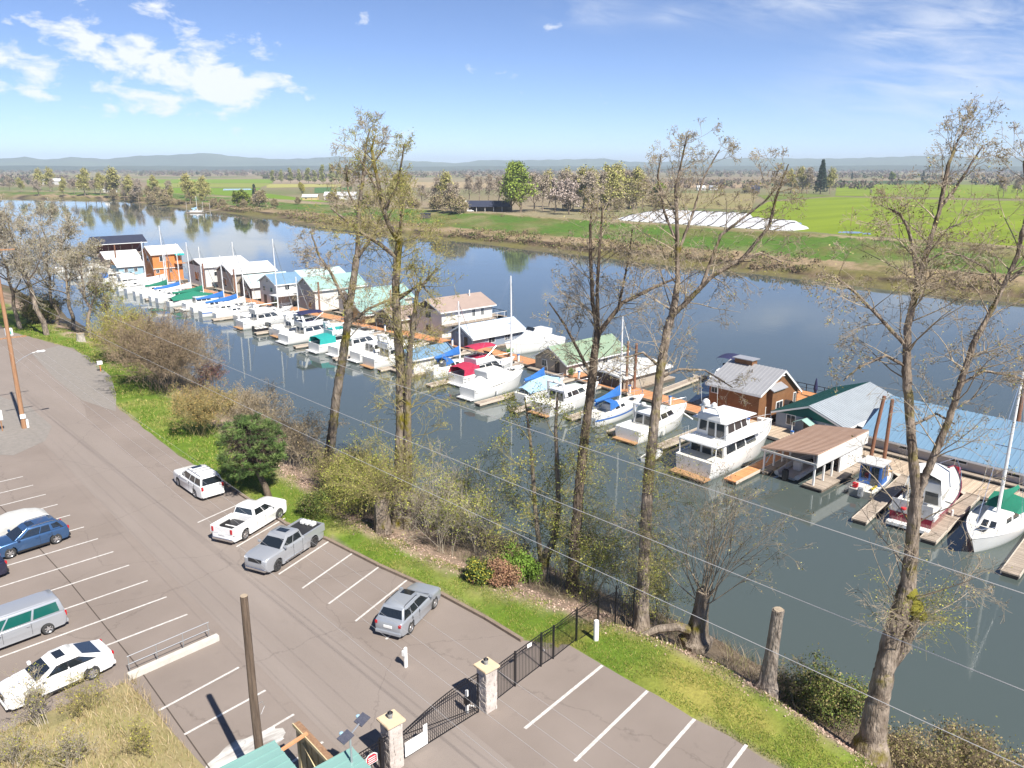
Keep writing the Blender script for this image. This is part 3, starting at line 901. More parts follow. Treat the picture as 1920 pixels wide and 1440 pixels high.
for hk, limbs in HERO.items():
    label, bm_, tm_, lf_, dens = HERO_INFO[hk]
    rng = random.Random(hash(hk) % 1000 if False else sum(map(ord, hk)))
    out, tips = [], []
    bx, by, bz = limbs[0][0][:3]
    placed = []                                      # where each laid point really stands, to hang later limbs on
    for li, L in enumerate(limbs):
        slope = 0 if li == 0 else rng.uniform(-0.35, 0.35)
        base_off = min(placed, key=lambda q: math.dist(q[0], L[0][:3]))[1] if placed else 0.0
        pts = []
        for i, (x, y, z, r_) in enumerate(L):
            f = i / max(1, len(L) - 1)
            off = base_off + slope * f * math.dist(L[0][:3], L[-1][:3]) * 0.6
            if placed or i:
                q0, o0 = prev_
                placed += [(tuple(q0[c] + (L[i][c] - q0[c]) * k / 6 for c in range(3)), o0 + (off - o0) * k / 6) for k in range(1, 7)] if i else []
            prev_ = (L[i][:3], off)
            pts.append((x + view_d[0] * off, y + view_d[1] * off, z))
        rad = [q[3] for q in L]
        # finer points with a little wander
        fp, fr = [], []
        for i in range(len(pts) - 1):
            for k in range(8):
                f = k / 8
                j = 0.07 * rad[i] if k else 0
                fp.append(tuple(pts[i][c] + (pts[i + 1][c] - pts[i][c]) * f + rng.uniform(-j, j) for c in range(3)))
                fr.append((rad[i] + (rad[i + 1] - rad[i]) * f) * rng.uniform(0.975, 1.03))
        fp.append(pts[-1]); fr.append(rad[-1])
        if li == 0:
            fp.insert(0, (fp[0][0], fp[0][1], fp[0][2] - 0.8)); fr.insert(0, fr[0] * 1.5)
            fr[1] *= 1.22
        out.append((fp, fr, 0))
        # side branches along the limb
        ll = math.dist(L[0][:3], L[-1][:3])
        n = int(ll * (0.55 if li == 0 else 2.0) * dens)
        for i in range(n):
            f = rng.uniform(0.45 if li == 0 else 0.12, 1.0)
            k = min(len(fp) - 2, int(f * (len(fp) - 1)))
            d = unit(tuple(fp[k + 1][c] - fp[k][c] for c in range(3)))
            rr = fr[k]
            bl = min(3.6, max(0.9, (0.8 + rr * 16) * rng.uniform(0.6, 1.3)))
            sd = side_dir(d, R(rng.uniform(35, 75)), rng)
            sprout(out, tips, fp[k], unit((sd[0], sd[1], sd[2] + 0.15)), bl, min(rr * 0.42, 0.038), 2, CFG_LIMB, rng)
    root = thing('cottonwood_tree', label, 'tree', (bx, by, bz))
    make_tree(root, out, tips, 7 + len(limbs), bm_, tm_, lf_, split=0, origin=(bx, by, bz), sides=(14, 3), rmin=0.00019 * math.hypot(bx, by), jit=1.0)
    if hk == 'TG':                                   # the moss cushion with its broom of shoots
        m_ = MB()
        for (dx, dz, rr) in ((0.45, 6.3, 0.42), (0.15, 7.0, 0.38), (0.75, 5.9, 0.33)):
            m_.lathe((33.9 - bx + dx * 0.7, 11.5 - by - dx * 0.7, dz - bz - rr), [(0.05, 0), (rr * .8, rr * .4), (rr, rr), (rr * .75, rr * 1.6), (.05, rr * 2)], 9)
        m_.build('moss_cushion', mat('moss', (0.10, 0.095, 0.012), (0.21, 0.19, 0.02), scale=4, rough=0.95, bump=1.0, bscale=18), root, smooth=True)
    if hk in ('TG', 'TE', 'TD'):
        o2, t2 = [], []
        c = (34.2, 11.2, 5.9) if hk == 'TG' else (limbs[0][3][0], limbs[0][3][1], 3.0)
        for i in range(70 if hk == 'TG' else 150):
            p0 = (c[0] + rng.gauss(0, .2), c[1] + rng.gauss(0, .2), c[2] + (rng.gauss(0, .3) if hk == 'TG' else rng.uniform(-3, 7)))
            sprout(o2, t2, p0, unit((rng.gauss(0.3, .7), rng.gauss(-0.3, .7), rng.uniform(-.1, .9))), rng.uniform(0.8, 2.4), 0.012, 4 if hk == 'TG' else 3, CFG_LIMB, rng)
        v, f = tubes([(a, b_) for a, b_, _ in o2], 3)
        npmesh('epicormic_shoots', v - np.array((bx, by, bz)), f, TWIG_OLIVE, root)
        v, f, cc = leaves(t2, np.random.default_rng(4), 0.042, GREENISH, 3 if hk == 'TG' else 1, 0.12)
        colmesh('shoot_leaves', v - np.array((bx, by, bz)), f, cc, LEAF, root)


def gz(x, y):
    return land(x, y)[0]


# free-grown trees: straight trunk with limbs ------------------------------------
def free_tree(seed, h, r, lean=(0, 0), fork=0.3, spread=1.0, n_limb=14, cfg=None, up=0.12):
    rng = random.Random(seed)
    out, tips = [], []
    pts, rad = [(0, 0, -0.5)], [r * 1.5]
    k = 9
    for i in range(k + 1):
        f = i / k
        pts.append((lean[0] * f * h + rng.gauss(0, .012) * h * (f > 0), lean[1] * f * h + rng.gauss(0, .012) * h * (f > 0), h * 0.92 * f))
        rad.append(max(0.02, r * (1.15 - f) if f < 1 else 0.015))
    out.append((pts, rad, 0))
    cfg = cfg or [(0, 0, 0, 3, 0, 0), (7, 0.5, 45, 5, 0.11, up), (5, 0.55, 45, 4, 0.17, 0.03), (4, 0.6, 42, 3, 0.2, 0.0), (0, 0.6, 40, 2, 0.2, 0)]
    for i in range(n_limb):
        f = fork + (1 - fork) * (i + rng.random()) / n_limb
        j = min(k, 1 + int(f * k))
        a = rng.uniform(0, 2 * math.pi)
        el_ = R(rng.uniform(20, 60))
        L = h * 0.42 * spread * (1.15 - 0.75 * f) * rng.uniform(0.7, 1.2)
        sprout(out, tips, pts[j], (math.cos(a) * math.cos(el_), math.sin(a) * math.cos(el_), math.sin(el_)), L, max(0.03, rad[j] * 0.5), 1, cfg, rng)
    return out, tips


LICHEN = [(0.31, 0.27, 0.18), (0.26, 0.23, 0.14), (0.27, 0.25, 0.09), (0.36, 0.33, 0.25)]
cfg_left = [(0, 0, 0, 3, 0, 0), (8, 0.5, 48, 5, 0.13, 0.10), (6.5, 0.52, 48, 4, 0.2, 0.02), (4, 0.6, 45, 3, 0.24, -0.03), (0, 0.6, 40, 2, 0.2, 0)]
for (x, y, h, r, ln, lab) in ((25.0, 146, 19.0, .30, (-.05, -.02), 'pale twiggy riverside tree at the left picture edge, first of the row'),
                              (27.0, 138, 21.0, .38, (-.13, .10), 'stout pale tree leaning left on the grass, its foot nearest the gravel'),
                              (30.9, 149.4, 20.0, .3, (.02, .02), 'pale twiggy tree behind the stout leaning one on the left bank'),
                              (32.5, 145.6, 19.5, .3, (.01, .03), 'straight pale tree left of the cut stump on the left bank'),
                              (32.2, 133.8, 15.5, .30, (-.01, .03), 'pale knobbly tree right of the cut stump on the left bank'),
                              (22.0, 160, 20, .3, (0, 0), 'farthest pale tree in the row at the left picture edge'),
                              (38.2, 146.6, 11.5, .25, (.0, .0), 'dark mossy tree standing at the water behind the yellow-green shrub')):
    dark = lab.startswith('dark')
    z = gz(x, y)
    out, tips = free_tree(int(x * 10 + y), h, r, ln, 0.34, 1.1, 15, cfg_left)
    root = thing('riverside_tree', lab, 'tree', (x, y, z), 0, 'pale trees at the upstream end')
    make_tree(root, out, tips, int(y), BARK_MOSS if dark else BARK, TWIG_OLIVE if dark else TWIG_PALE, (0.085, GREENISH if dark else LICHEN, 1, 0.22, 0.8), split=1, sides=(7, 3), rmin=0.02)
# cut stump, snag, pollard, mossy stump ---------------------------------------------
def rough_post(name, label, cat, x, y, z, h, r0, r1, bm_, lean=(0, 0), seed=1, top=None):
    rng = random.Random(seed)
    root = thing(name, label, cat, (x, y, z))
    rings = []
    n = 16
    ph = [rng.uniform(0, 6.28) for _ in range(4)]
    for k, f in enumerate([-0.12, 0, 0.04, 0.1, 0.2, 0.35, 0.5, 0.65, 0.8, 0.93, 1.0]):
        r = r1 + (r0 - r1) * max(0, 1 - f) ** 3 if f > 0.02 else r0 * 1.25
        ring = []
        for j in range(n):
            a = 2 * math.pi * j / n
            w = 1 + 0.10 * math.sin(3 * a + ph[0]) + 0.06 * math.sin(5 * a + ph[1] + f * 3) + 0.05 * rng.uniform(-1, 1)
            zz = f * h + (rng.uniform(-.05, .06) if f == 1.0 else 0)
            ring.append((lean[0] * max(0, f) * h + r * w * math.cos(a), lean[1] * max(0, f) * h + r * w * math.sin(a), zz))
        rings.append(ring)
    MB().loft(rings).build('trunk', bm_, root, smooth=True)
    cut = mat('cut_wood', (0.42, 0.34, 0.24), (0.28, 0.22, 0.16), scale=5, rough=0.9)
    MB().lathe((lean[0] * h, lean[1] * h, h + 0.03), [(r1 * 0.86, 0), (r1 * 0.8, 0.03), (0.02, 0.035)], 14).build('cut_top', cut, root)
    return root


rough_post('tree_snag', 'tall bare standing snag sawn flat on top at the lawn edge', 'snag', 33.5, 17.3, -0.75, 4.4, .46, .30, bark('bark_snag', (0.16, 0.125, 0.10), (0.37, 0.32, 0.27)), (.03, -.02), 3)
rough_post('tree_stump', 'short pale stump between the trees on the left bank', 'stump', 29.8, 129.8, -0.5, 1.5, .75, .55, BARK_PALE, (0, 0), 5)


def shoots(root, o3, base, n, l0, l1, dirf, seed, twig, leaf, r=0.014, lvl=3, cfg=None):
    rng = random.Random(seed)
    out, tips = [], []
    cfg = cfg or [(0,) * 6, (0,) * 6, (5, 0.5, 40, 4, 0.15, 0.05), (4, 0.5, 40, 4, 0.15, 0.03), (3, 0.5, 40, 3, 0.18, 0), (0, 0, 0, 2, 0.2, 0)]
    for i in range(n):
        p0, d0 = dirf(rng, i)
        sprout(out, tips, p0, unit(d0), rng.uniform(l0, l1), r * rng.uniform(0.8, 1.5), lvl, cfg, rng)
    make_tree(root, out, tips, seed, twig, twig, leaf, split=-1, sides=(5, 3), rmin=0.00013 * math.hypot(*root.location[:2]))
    return root


pol = rough_post('pollard_tree', 'pollarded trunk with a broom of olive shoots on the grass bank', 'tree', 28.2, 45.4, -0.5, 3.0, .62, .52, BARK, (0.02, 0), 9)
shoots(pol, None, None, 90, 2.2, 4.6, lambda g_, i: ((g_.gauss(0, .28), g_.gauss(0, .28), 2.9), (g_.gauss(0, .8), g_.gauss(0, .8), g_.uniform(.35, 1.2))), 21, TWIG_OLIVE, (0.055, GREENISH, 2, 0.15, 0.8))
st = rough_post('mossy_stump_tree', 'broken mossy stump with thin bare stems and a fallen mossy limb', 'tree', 35.2, 22.9, -1.5, 3.1, .75, .40, BARK_MOSS, (0.06, -0.05), 12)
shoots(st, None, None, 26, 4.5, 8.0, lambda g_, i: ((0.2 + g_.gauss(0, .2), -.15 + g_.gauss(0, .2), 2.7 + g_.uniform(-.6, .2)), (g_.gauss(0.05, .38), g_.gauss(-0.05, .38), 1.0)), 23, TWIG, (0.05, CATKIN, 1, 0.12, 0.5), r=0.035, lvl=2)
MB().tube([(0, 0, .5), (-.9, .7, .9), (-1.9, 1.4, 0.85), (-2.9, 2.0, .4)], [.32, .26, .22, .16], 9).build('fallen_limb', BARK_MOSS, st, smooth=True)


# shrubs ------------------------------------------------------------------
def shrub(name, label, cat, x, y, h, w, seed, twig, leaf, n=26, group=None, dens=1.0, z=None):
    z = gz(x, y) if z is None else z
    root = thing(name, label, cat, (x, y, z - 0.05), 0, group)
    cfg = [(0,) * 6, (6 * dens, 0.55, 38, 5, 0.10, 0.05), (5 * dens, 0.52, 42, 4, 0.16, 0.02), (4, 0.55, 42, 3, 0.2, 0), (0, 0, 0, 2, 0.2, 0)]
    shoots(root, None, None, n, h * 0.65, h * 1.05, lambda g_, i: ((g_.gauss(0, .12 * w), g_.gauss(0, .12 * w), 0), (g_.gauss(0, .34 * w / h), g_.gauss(0, .34 * w / h), 1.0)), seed, twig, leaf, r=0.022, lvl=1, cfg=cfg)
    return root


YEL = [(0.40, 0.36, 0.05), (0.34, 0.33, 0.05), (0.28, 0.30, 0.05)]
BRN = [(0.26, 0.20, 0.11), (0.32, 0.25, 0.13), (0.22, 0.18, 0.09)]
ORG = [(0.40, 0.27, 0.08), (0.33, 0.22, 0.09), (0.28, 0.22, 0.08)]
GRN = [(0.085, 0.125, 0.025), (0.12, 0.16, 0.03), (0.06, 0.09, 0.02)]
RED = [(0.30, 0.09, 0.10), (0.24, 0.08, 0.08)]
MIX = [(0.20, 0.20, 0.05), (0.26, 0.22, 0.09), (0.15, 0.15, 0.04)]
SHRUBS = [
    ('shrub', 'tall yellow-green willow shrub left of the big brown thicket', 30.7, 111, 6.5, 5.5, TWIG_OLIVE, (0.065, YEL, 2, 0.3, 0.8), 30, 1.1),
    ('shrub', 'large brown twiggy thicket beside the road bend', 29.5, 93.5, 8.0, 7.5, TWIG_BROWN, (0.05, BRN, 1, 0.25, 0.9), 40, 1.25),
    ('shrub', 'pale brown thicket behind the large brown one at the water', 33.5, 98.5, 6.5, 5.5, TWIG, (0.05, BRN, 1, 0.2, 0.8), 26, 1.15),
    ('shrub', 'thin reddish shrub at the water beyond the brown thicket', 37.0, 99.0, 4.2, 4.0, TWIG_BROWN, (0.06, RED, 1, 0.18, 0.8), 18, 0.8),
    ('shrub', 'orange-tinged shrub up the road from the pine', 26.6, 74.5, 4.2, 4.2, TWIG_OLIVE, (0.05, ORG, 2, 0.22, 0.7), 28, 1.1),
    ('shrub', 'dry tan thicket sloping to the water behind the pine', 31.5, 73.0, 4.6, 6.0, TWIG, (0.06, BRN, 1, 0.2, 0.7), 28, 0.9),
    ('shrub', 'bare grey thicket down the bank right of the pine', 30.2, 62.0, 4.8, 4.6, TWIG, (0.06, BRN, 1, 0.2, 0.7), 24, 0.9),
    ('shrub', 'dark tangled thicket under the tall leaning tree', 30.6, 54.5, 3.6, 5.0, TWIG_BROWN, (0.055, MIX, 2, 0.25, 0.8), 30, 1.1),
    ('shrub', 'olive thicket between the pollard and the leaning tree', 29.2, 49.5, 3.6, 4.6, TWIG_OLIVE, (0.055, GREENISH, 2, 0.24, 0.8), 30, 1.1),
    ('shrub', 'small dark green bush behind the silver pickup', 25.6, 50.6, 1.5, 2.4, TWIG_BROWN, (0.055, GRN + MIX[:1], 3, 0.2, 0.9), 24, 0.9),
    ('shrub', 'crooked bare little tree right of the twin-trunked tree', 30.2, 40.6, 4.4, 3.2, TWIG_PALE, (0.055, GREENISH, 1, 0.15, 0.6), 9, 0.9),
    ('shrub', 'thin yellow-green saplings at the bank foot, mid picture', 33.0, 39.8, 6.0, 3.2, TWIG_PALE, (0.06, GREENISH, 2, 0.2, 0.8), 9, 1.0),
    ('shrub', 'brown bramble heap at the bank foot between saplings and leaning tree', 33.0, 36.8, 2.2, 4.0, TWIG_BROWN, (0.06, MIX, 1, 0.2, 0.7), 30, 0.9),
    ('shrub', 'fresh green bush beside the rotten-footed leaning tree', 32.4, 34.8, 1.6, 1.8, TWIG_OLIVE, (0.09, [(0.13, 0.22, 0.03), (0.17, 0.27, 0.04)], 3, 0.18, 1.0), 18, 0.8),
    ('shrub', 'russet low shrub in the grass strip near the kerb end', 29.6, 34.2, 1.3, 1.9, TWIG_BROWN, (0.06, [(0.27, 0.14, 0.09), (0.33, 0.2, 0.11)], 2, 0.14, 1.0), 22, 0.9),
    ('shrub', 'low green shrub left of the russet one near the kerb end', 28.5, 34.9, 1.1, 1.6, TWIG_OLIVE, (0.07, GRN + YEL[:1], 3, 0.14, 1.0), 18, 0.8),
    ('shrub', 'dark green bramble bush right of the standing snag', 36.0, 15.4, 2.3, 3.6, TWIG_BROWN, (0.06, GRN + MIX[:2] + [(0.16, 0.2, 0.04)], 3, 0.22, 0.8), 30, 1.0),
    ('shrub', 'thin dead bramble between snag and dark green bush', 35.6, 17.2, 1.8, 2.4, TWIG, (0.05, MIX, 1, 0.15, 0.5), 16, 0.8),
    ('shrub', 'olive bramble right of the mossy cottonwood foot', 35.8, 10.6, 1.9, 4.2, TWIG_BROWN, (0.05, MIX + BRN, 1, 0.22, 0.8), 34, 0.9),
    ('shrub', 'brown reedy brush in the bottom right corner at the water', 38.0, 8.6, 2.6, 4.6, TWIG_BROWN, (0.06, MIX + BRN, 1, 0.2, 0.8), 40, 0.9),
    ('shrub', 'reddish brown brush at the right picture edge below the wires', 39.4, 5.6, 2.6, 4.6, TWIG_BROWN, (0.055, BRN, 1, 0.2, 0.7), 36, 0.9),
    ('shrub', 'brown brush on the left bank under the row of pale trees', 30.5, 156, 4.0, 6.0, TWIG_BROWN, (0.08, MIX, 2, 0.25, 0.8), 26, 1.0),
    ('shrub', 'dark brush between the first two pale trees at left', 29.0, 151, 3.0, 5.0, TWIG_BROWN, (0.08, GRN + MIX, 2, 0.25, 0.9), 24, 1.0),
    ('shrub', 'low green brush at the foot of the knobbly pale tree', 34.0, 131.5, 1.8, 4.0, TWIG_OLIVE, (0.09, GRN, 2, 0.2, 0.9), 24, 0.9),
    ('shrub', 'tan scrub along the water between brown thicket and pine', 34.5, 85.0, 2.6, 6.0, TWIG, (0.07, BRN, 1, 0.2, 0.7), 28, 0.9),
    ('shrub', 'yellow-brown thicket round the dark mossy tree at the water', 37.0, 128.0, 5.0, 5.0, TWIG_OLIVE, (0.08, YEL + BRN, 2, 0.25, 0.9), 26, 1.0),
    ('shrub', 'grey thicket at the water below the twin-trunked tree', 34.5, 46.5, 3.4, 4.5, TWIG, (0.06, MIX, 1, 0.2, 0.8), 24, 0.9),
    ('shrub', 'twiggy olive growth round the slender twin-topped tree', 34.5, 31.2, 4.4, 3.6, TWIG_OLIVE, (0.055, GREENISH, 2, 0.2, 0.9), 16, 0.9),
    ('shrub', 'tall thin olive saplings left of the slender twin-topped tree', 35.4, 34.0, 7.0, 3.6, TWIG_OLIVE, (0.05, GREENISH, 2, 0.2, 0.8), 10, 1.0),
    ('shrub', 'fine pale saplings between the slender tree and the fence-corner cottonwood', 35.8, 29.0, 6.5, 4.0, TWIG, (0.05, GREENISH, 1, 0.2, 0.7), 12, 1.0),
    ('shrub', 'wispy olive saplings in front of the white-covered cruiser', 35.0, 42.8, 6.5, 3.6, TWIG_OLIVE, (0.05, GREENISH, 2, 0.2, 0.8), 10, 1.0),
    ('shrub', 'pale drooping whips beside the twin-trunked tree', 31.8, 44.2, 6.0, 4.0, TWIG_PALE, (0.05, GREENISH, 1, 0.2, 0.6), 10, 1.0),
    ('shrub', 'thin olive whips at the water right of the fence corner', 36.0, 26.5, 4.6, 4.0, TWIG_OLIVE, (0.055, GREENISH, 1, 0.2, 0.8), 14, 0.9),
]
for i, (nm, lab, x, y, h, w, tw, lf, n, dn) in enumerate(SHRUBS):
    shrub(nm, lab, 'shrub', x, y, h, w, 40 + i, tw, lf, n, None, dn)

# the pine by the white pickup ----------------------------------------------------
pine = thing('pine_tree', 'round dark green pine leaning over the kerb beside the white pickup', 'tree', (24.6, 56.0, -0.05))
rng = random.Random(8)
ptr = [(0, 0, -.3), (-.15, .25, .8), (-.35, .8, 1.8), (-.5, 1.3, 3.0), (-.5, 1.6, 4.4), (-.45, 1.7, 5.8)]
out, tips = [(ptr, [.3, .24, .2, .16, .1, .03], 0)], []
pc = []
for i in range(420):
    a = rng.uniform(0, 6.283); ph = math.acos(rng.uniform(-0.75, 1)); rr = rng.uniform(0.5, 1.0) ** 0.5
    p1 = (-.5 + 2.75 * rr * math.sin(ph) * math.cos(a), 1.5 + 2.75 * rr * math.sin(ph) * math.sin(a), 3.7 + 2.75 * rr * math.cos(ph))
    lump = mnoise.noise(Vector(p1) * 0.75)
    if lump < -0.26:
        continue
    k = rng.randint(2, 5)
    out.append(([ptr[k], tuple((ptr[k][c] + p1[c]) / 2 + (0.12 if c == 2 else 0) for c in range(3)), p1], [.035, .025, .012], 1))
    pc.append(p1)
v, f = tubes([(a, b_) for a, b_, l in out if l == 0], 8); npmesh('trunk', v, f, BARK_DARK, pine, smooth=True)
v, f = tubes([(a, b_) for a, b_, l in out if l == 1], 4); npmesh('branches', v, f, BARK_DARK, pine)
rg = np.random.default_rng(5)
N = 64
P = np.repeat(np.array(pc), N, axis=0)
d = rg.normal(0, 1, P.shape); d[:, 2] = np.abs(d[:, 2]) * 0.8 - 0.15; d /= np.linalg.norm(d, axis=1, keepdims=True)
Pb = P + d * rg.uniform(0.02, 0.26, (len(P), 1)); Lg = rg.uniform(0.14, 0.30, (len(P), 1))
sd = np.cross(d, rg.normal(0, 1, P.shape)); sd /= np.linalg.norm(sd, axis=1, keepdims=True)
V = np.stack([Pb - sd * .022, Pb + sd * .022, Pb + d * Lg], axis=1).reshape(-1, 3)
cc = np.repeat(np.array([(0.075, 0.125, 0.03), (0.10, 0.16, 0.04), (0.055, 0.095, 0.025), (0.14, 0.19, 0.055)])[rg.integers(0, 4, len(pc))], N, axis=0) * rg.uniform(0.8, 1.3, (len(P), 1))
colmesh('needles', V, np.arange(len(V), dtype=np.int32).reshape(-1, 3), np.repeat(cc, 3, axis=0), LEAF, pine)
# ================================================================== vehicles
GLASS = mat('car_glass', (0.012, 0.016, 0.02), rough=0.04, spec=0.9, coat=0.6)
GLASS_TEAL = mat('tinted_glass', (0.01, 0.10, 0.085), rough=0.05, spec=0.8, coat=0.5)
TYRE = mat('tyre_rubber', (0.025, 0.025, 0.026), (0.05, 0.05, 0.048), scale=9, rough=0.85)
ALLOY = mat('alloy', (0.62, 0.62, 0.63), rough=0.28, metal=0.85)
ALLOY_DARK = mat('dark_alloy', (0.10, 0.10, 0.105), rough=0.35, metal=0.7)
TRIM = mat('black_trim', (0.022, 0.022, 0.024), rough=0.55)
CHROME = mat('chrome', (0.75, 0.76, 0.78), rough=0.12, metal=1.0)
TAIL = mat('tail_lamp', (0.42, 0.012, 0.018), rough=0.12, coat=0.8)
HEAD = mat('head_lamp', (0.72, 0.74, 0.76), rough=0.08, coat=1.0)
PLATE = mat('number_plate', (0.72, 0.72, 0.70), rough=0.5)


def paint(name, c, metal=0.0, rough=0.28):
    return mat('paint_' + name, c, rough=rough, metal=metal, coat=0.9)


def wheel(parent, x, y, r, w, rim_m, spokes=6):
    """wheel with tyre and rim; the axle runs along y"""
    s = 1 if y > 0 else -1
    prof = [(r * 0.62, -w / 2), (r * 0.86, -w / 2), (r * 0.97, -w * 0.36), (r, -w * 0.2), (r, w * 0.2), (r * 0.97, w * 0.36), (r * 0.86, w / 2), (r * 0.62, w / 2)]
    n = 22
    rings = [[(x + q * math.cos(2 * math.pi * j / n), y + o, r + q * math.sin(2 * math.pi * j / n)) for j in range(n)] for q, o in prof]
    ty = MB().loft(rings, cap=False).build('wheel', TYRE, parent, smooth=True)
    m = MB()
    yo = y + s * w * 0.34
    ring2 = [[(x + q * math.cos(2 * math.pi * j / n), y + s * o, r + q * math.sin(2 * math.pi * j / n)) for j in range(n)] for q, o in ((r * 0.66, w * 0.5), (r * 0.6, w * 0.44), (r * 0.57, w * 0.1))]
    m.loft(ring2, cap=False)
    for k in range(spokes):
        a = 2 * math.pi * k / spokes + 0.3
        ca, sa = math.cos(a), math.sin(a)
        h = r * 0.085
        pts = [(x + r * 0.1 * ca - h * sa, yo, r + r * 0.1 * sa + h * ca), (x + r * 0.62 * ca - h * 1.2 * sa, yo + s * .01, r + r * 0.62 * sa + h * 1.2 * ca),
               (x + r * 0.62 * ca + h * 1.2 * sa, yo + s * .01, r + r * 0.62 * sa - h * 1.2 * ca), (x + r * 0.1 * ca + h * sa, yo, r + r * 0.1 * sa - h * ca)]
        m.extrude(pts, (0, -s * 0.05, 0))
    m.extrude([(x + r * 0.17 * math.cos(2 * math.pi * j / 10), yo + s * .02, r + r * 0.17 * math.sin(2 * math.pi * j / 10)) for j in range(10)], (0, -s * .06, 0))
    m.build('rim', rim_m, ty)
    back = MB()
    back.poly([(x + r * 0.6 * math.cos(2 * math.pi * j / n), y + s * w * 0.08, r + r * 0.6 * math.sin(2 * math.pi * j / n)) for j in range(n)])
    back.build('brake_disc', ALLOY_DARK, ty)
    return ty


def car(name, label, x, y, deg, s, body_m):
    """s: dict of dimensions. local x is forward, y is left, z is up"""
    L, W, H = s['L'], s['W'], s['H']
    w = W / 2
    root = thing(name, label, s.get('cat', 'car'), (x, y, 0.012), R(deg))
    r = s.get('r', 0.36)
    xf, xr = s['axles']
    zb, zbelt, zh = s.get('sill', 0.26), s['belt'], s['hood']
    xc = s['cowl']                       # base of the windscreen
    arch = r * 1.16
    tail = s.get('tail', zbelt)
    out = [(L / 2 - .16, zb), (L / 2 - .03, zb + .12), (L / 2, zb + .30), (L / 2 - .03, zh - .20), (L / 2 - .14, zh - .06), (L / 2 - .5, zh), (xc, zbelt)]
    xb = s['bed'] if 'bed' in s else None
    if xb is not None:
        out += [(xb + .02, zbelt), (xb, s['floor']), (-L / 2 + .06, s['floor'])]
    else:
        out += [(s['rear'], zbelt), (-L / 2 + .10, tail), (-L / 2 + .02, tail - .14)]
    out += [(-L / 2, zb + .34), (-L / 2 + .03, zb + .1), (-L / 2 + .14, zb)]
    for xa in (xr, xf):
        a0 = math.asin(max(-1, min(1, (zb - r) / arch)))
        for k in range(9):
            a = math.pi - a0 + (a0 - (math.pi - a0)) * k / 8
            out.append((xa + arch * math.cos(a), r + arch * math.sin(a)))
    zmid = (zb + zbelt) / 2

    def taper(px):
        e = max(0.0, (abs(px) - L * 0.30) / (L * 0.20))
        return 1 - 0.095 * e * e
    rings = []
    for yy, ins in ((-1, 0.13), (-0.985, 0.07), (-0.945, 0.025), (-0.86, 0.0), (-0.45, 0.0), (0, 0.0), (0.45, 0.0), (0.86, 0.0), (0.945, 0.025), (0.985, 0.07), (1, 0.13)):
        cr = 0.035 * (1 - yy * yy)
        rings.append([(px * (1 - ins * 2 / L * 0.9), yy * w * taper(px), pz + (-(ins) if pz > zbelt - .3 else 0.0) + (cr if pz > zbelt - .25 else 0)) for px, pz in out])
    MB().loft(rings, cap=True).build('body', body_m, root, smooth=True, fix=True)
    # cabin
    b0, b1 = s['cab_base']                # rear and front x at the belt
    r0, r1 = s['cab_roof']                # rear and front x at the roof
    wb, wr = w * 0.93, w * s.get('tumble', 0.76)
    zr = H - 0.05
    lo = zbelt - 0.03

    def ring(x0, x1, ww, z, ez=0.0):
        return [(x0, -ww * .96, z), (x0, ww * .96, z), ((x0 * .8 + x1 * .2), ww, z + ez), ((x0 * .2 + x1 * .8), ww, z + ez), (x1, ww * .93, z), (x1, -ww * .93, z), ((x0 * .2 + x1 * .8), -ww, z + ez), ((x0 * .8 + x1 * .2), -ww, z + ez)]
    cabm = MB()
    cabm.loft([ring(b0, b1, wb, lo), ring(r0, r1, wr, zr - .045), ring(r0 + .06, r1 - .09, wr * .93, zr + .01, .01), ring(r0 + .4, r1 - .4, wr * .6, zr + .045, .0)])
    cabm.build('cabin', body_m, root, smooth=True, bevel=.055, seg=3)

    def side(u, v, sg, off=0.014):
        x0 = b0 + (r0 - b0) * v; x1 = b1 + (r1 - b1) * v
        ww = wb + (wr - wb) * v
        f = min(1.0, 0.96 + 0.04 * min(1, u / .2, (1 - u) / .2))
        return (x0 + (x1 - x0) * u, sg * (ww * f + off), lo + (zr - .045 - lo) * v)
    gm = s.get('glass', GLASS)
    for sg in (-1, 1):
        ws_ = s['windows']
        if s.get('surround', True):
            a0, a1 = min(q[0] for q in ws_) - .012, max(q[1] for q in ws_) + .012
            MB().poly([side(a0, .09, sg, .008), side(a1, .09, sg, .008), side(a1 - s.get('rake', 0), .89, sg, .008), side(a0, .89, sg, .008)]).build('window_surround', TRIM, root)
        for (u0, u1, v0, v1) in s['windows']:
            MB().poly([side(u0, v0, sg), side(u1, v0, sg), side(u1 - s.get('rake', 0) * (u1 > .9), v1, sg), side(u0, v1, sg)]).build('side_window', gm, root)
        for u in s.get('seams', ()):
            a = side(u, 0.05, sg)
            MB().box(a[0] - .008, a[0] + .008, sg * (w * taper(a[0]) - .02), sg * (w * taper(a[0]) + .006), zb + .12, zbelt - .06).build('door_seam', TRIM, root)
            MB().box(a[0] + .06, a[0] + .24, sg * (w * taper(a[0]) - .01), sg * (w * taper(a[0]) + .025), zbelt - .20, zbelt - .16).build('door_handle', s.get('handle', body_m), root)
        if 'cladding' in s:
            MB().box(xr + arch, xf - arch, sg * (w - .02), sg * (w + .012), zb - .02, zb + .10).build('sill_trim', s['cladding'], root)
        mx = b1 - .28
        MB().box(mx - .06, mx + .10, sg * (wb + .02), sg * (wb + .24), zbelt + .02, zbelt + .19).build('wing_mirror', s.get('mirror', body_m), root, bevel=.03)
    ws = [(b1 + .012, yy * wb * .86, lo + .06) for yy in (-1, 1)] + [(r1 + .02, yy * wr * .86, zr - .075) for yy in (1, -1)]
    MB().poly(ws).build('windscreen', GLASS, root)
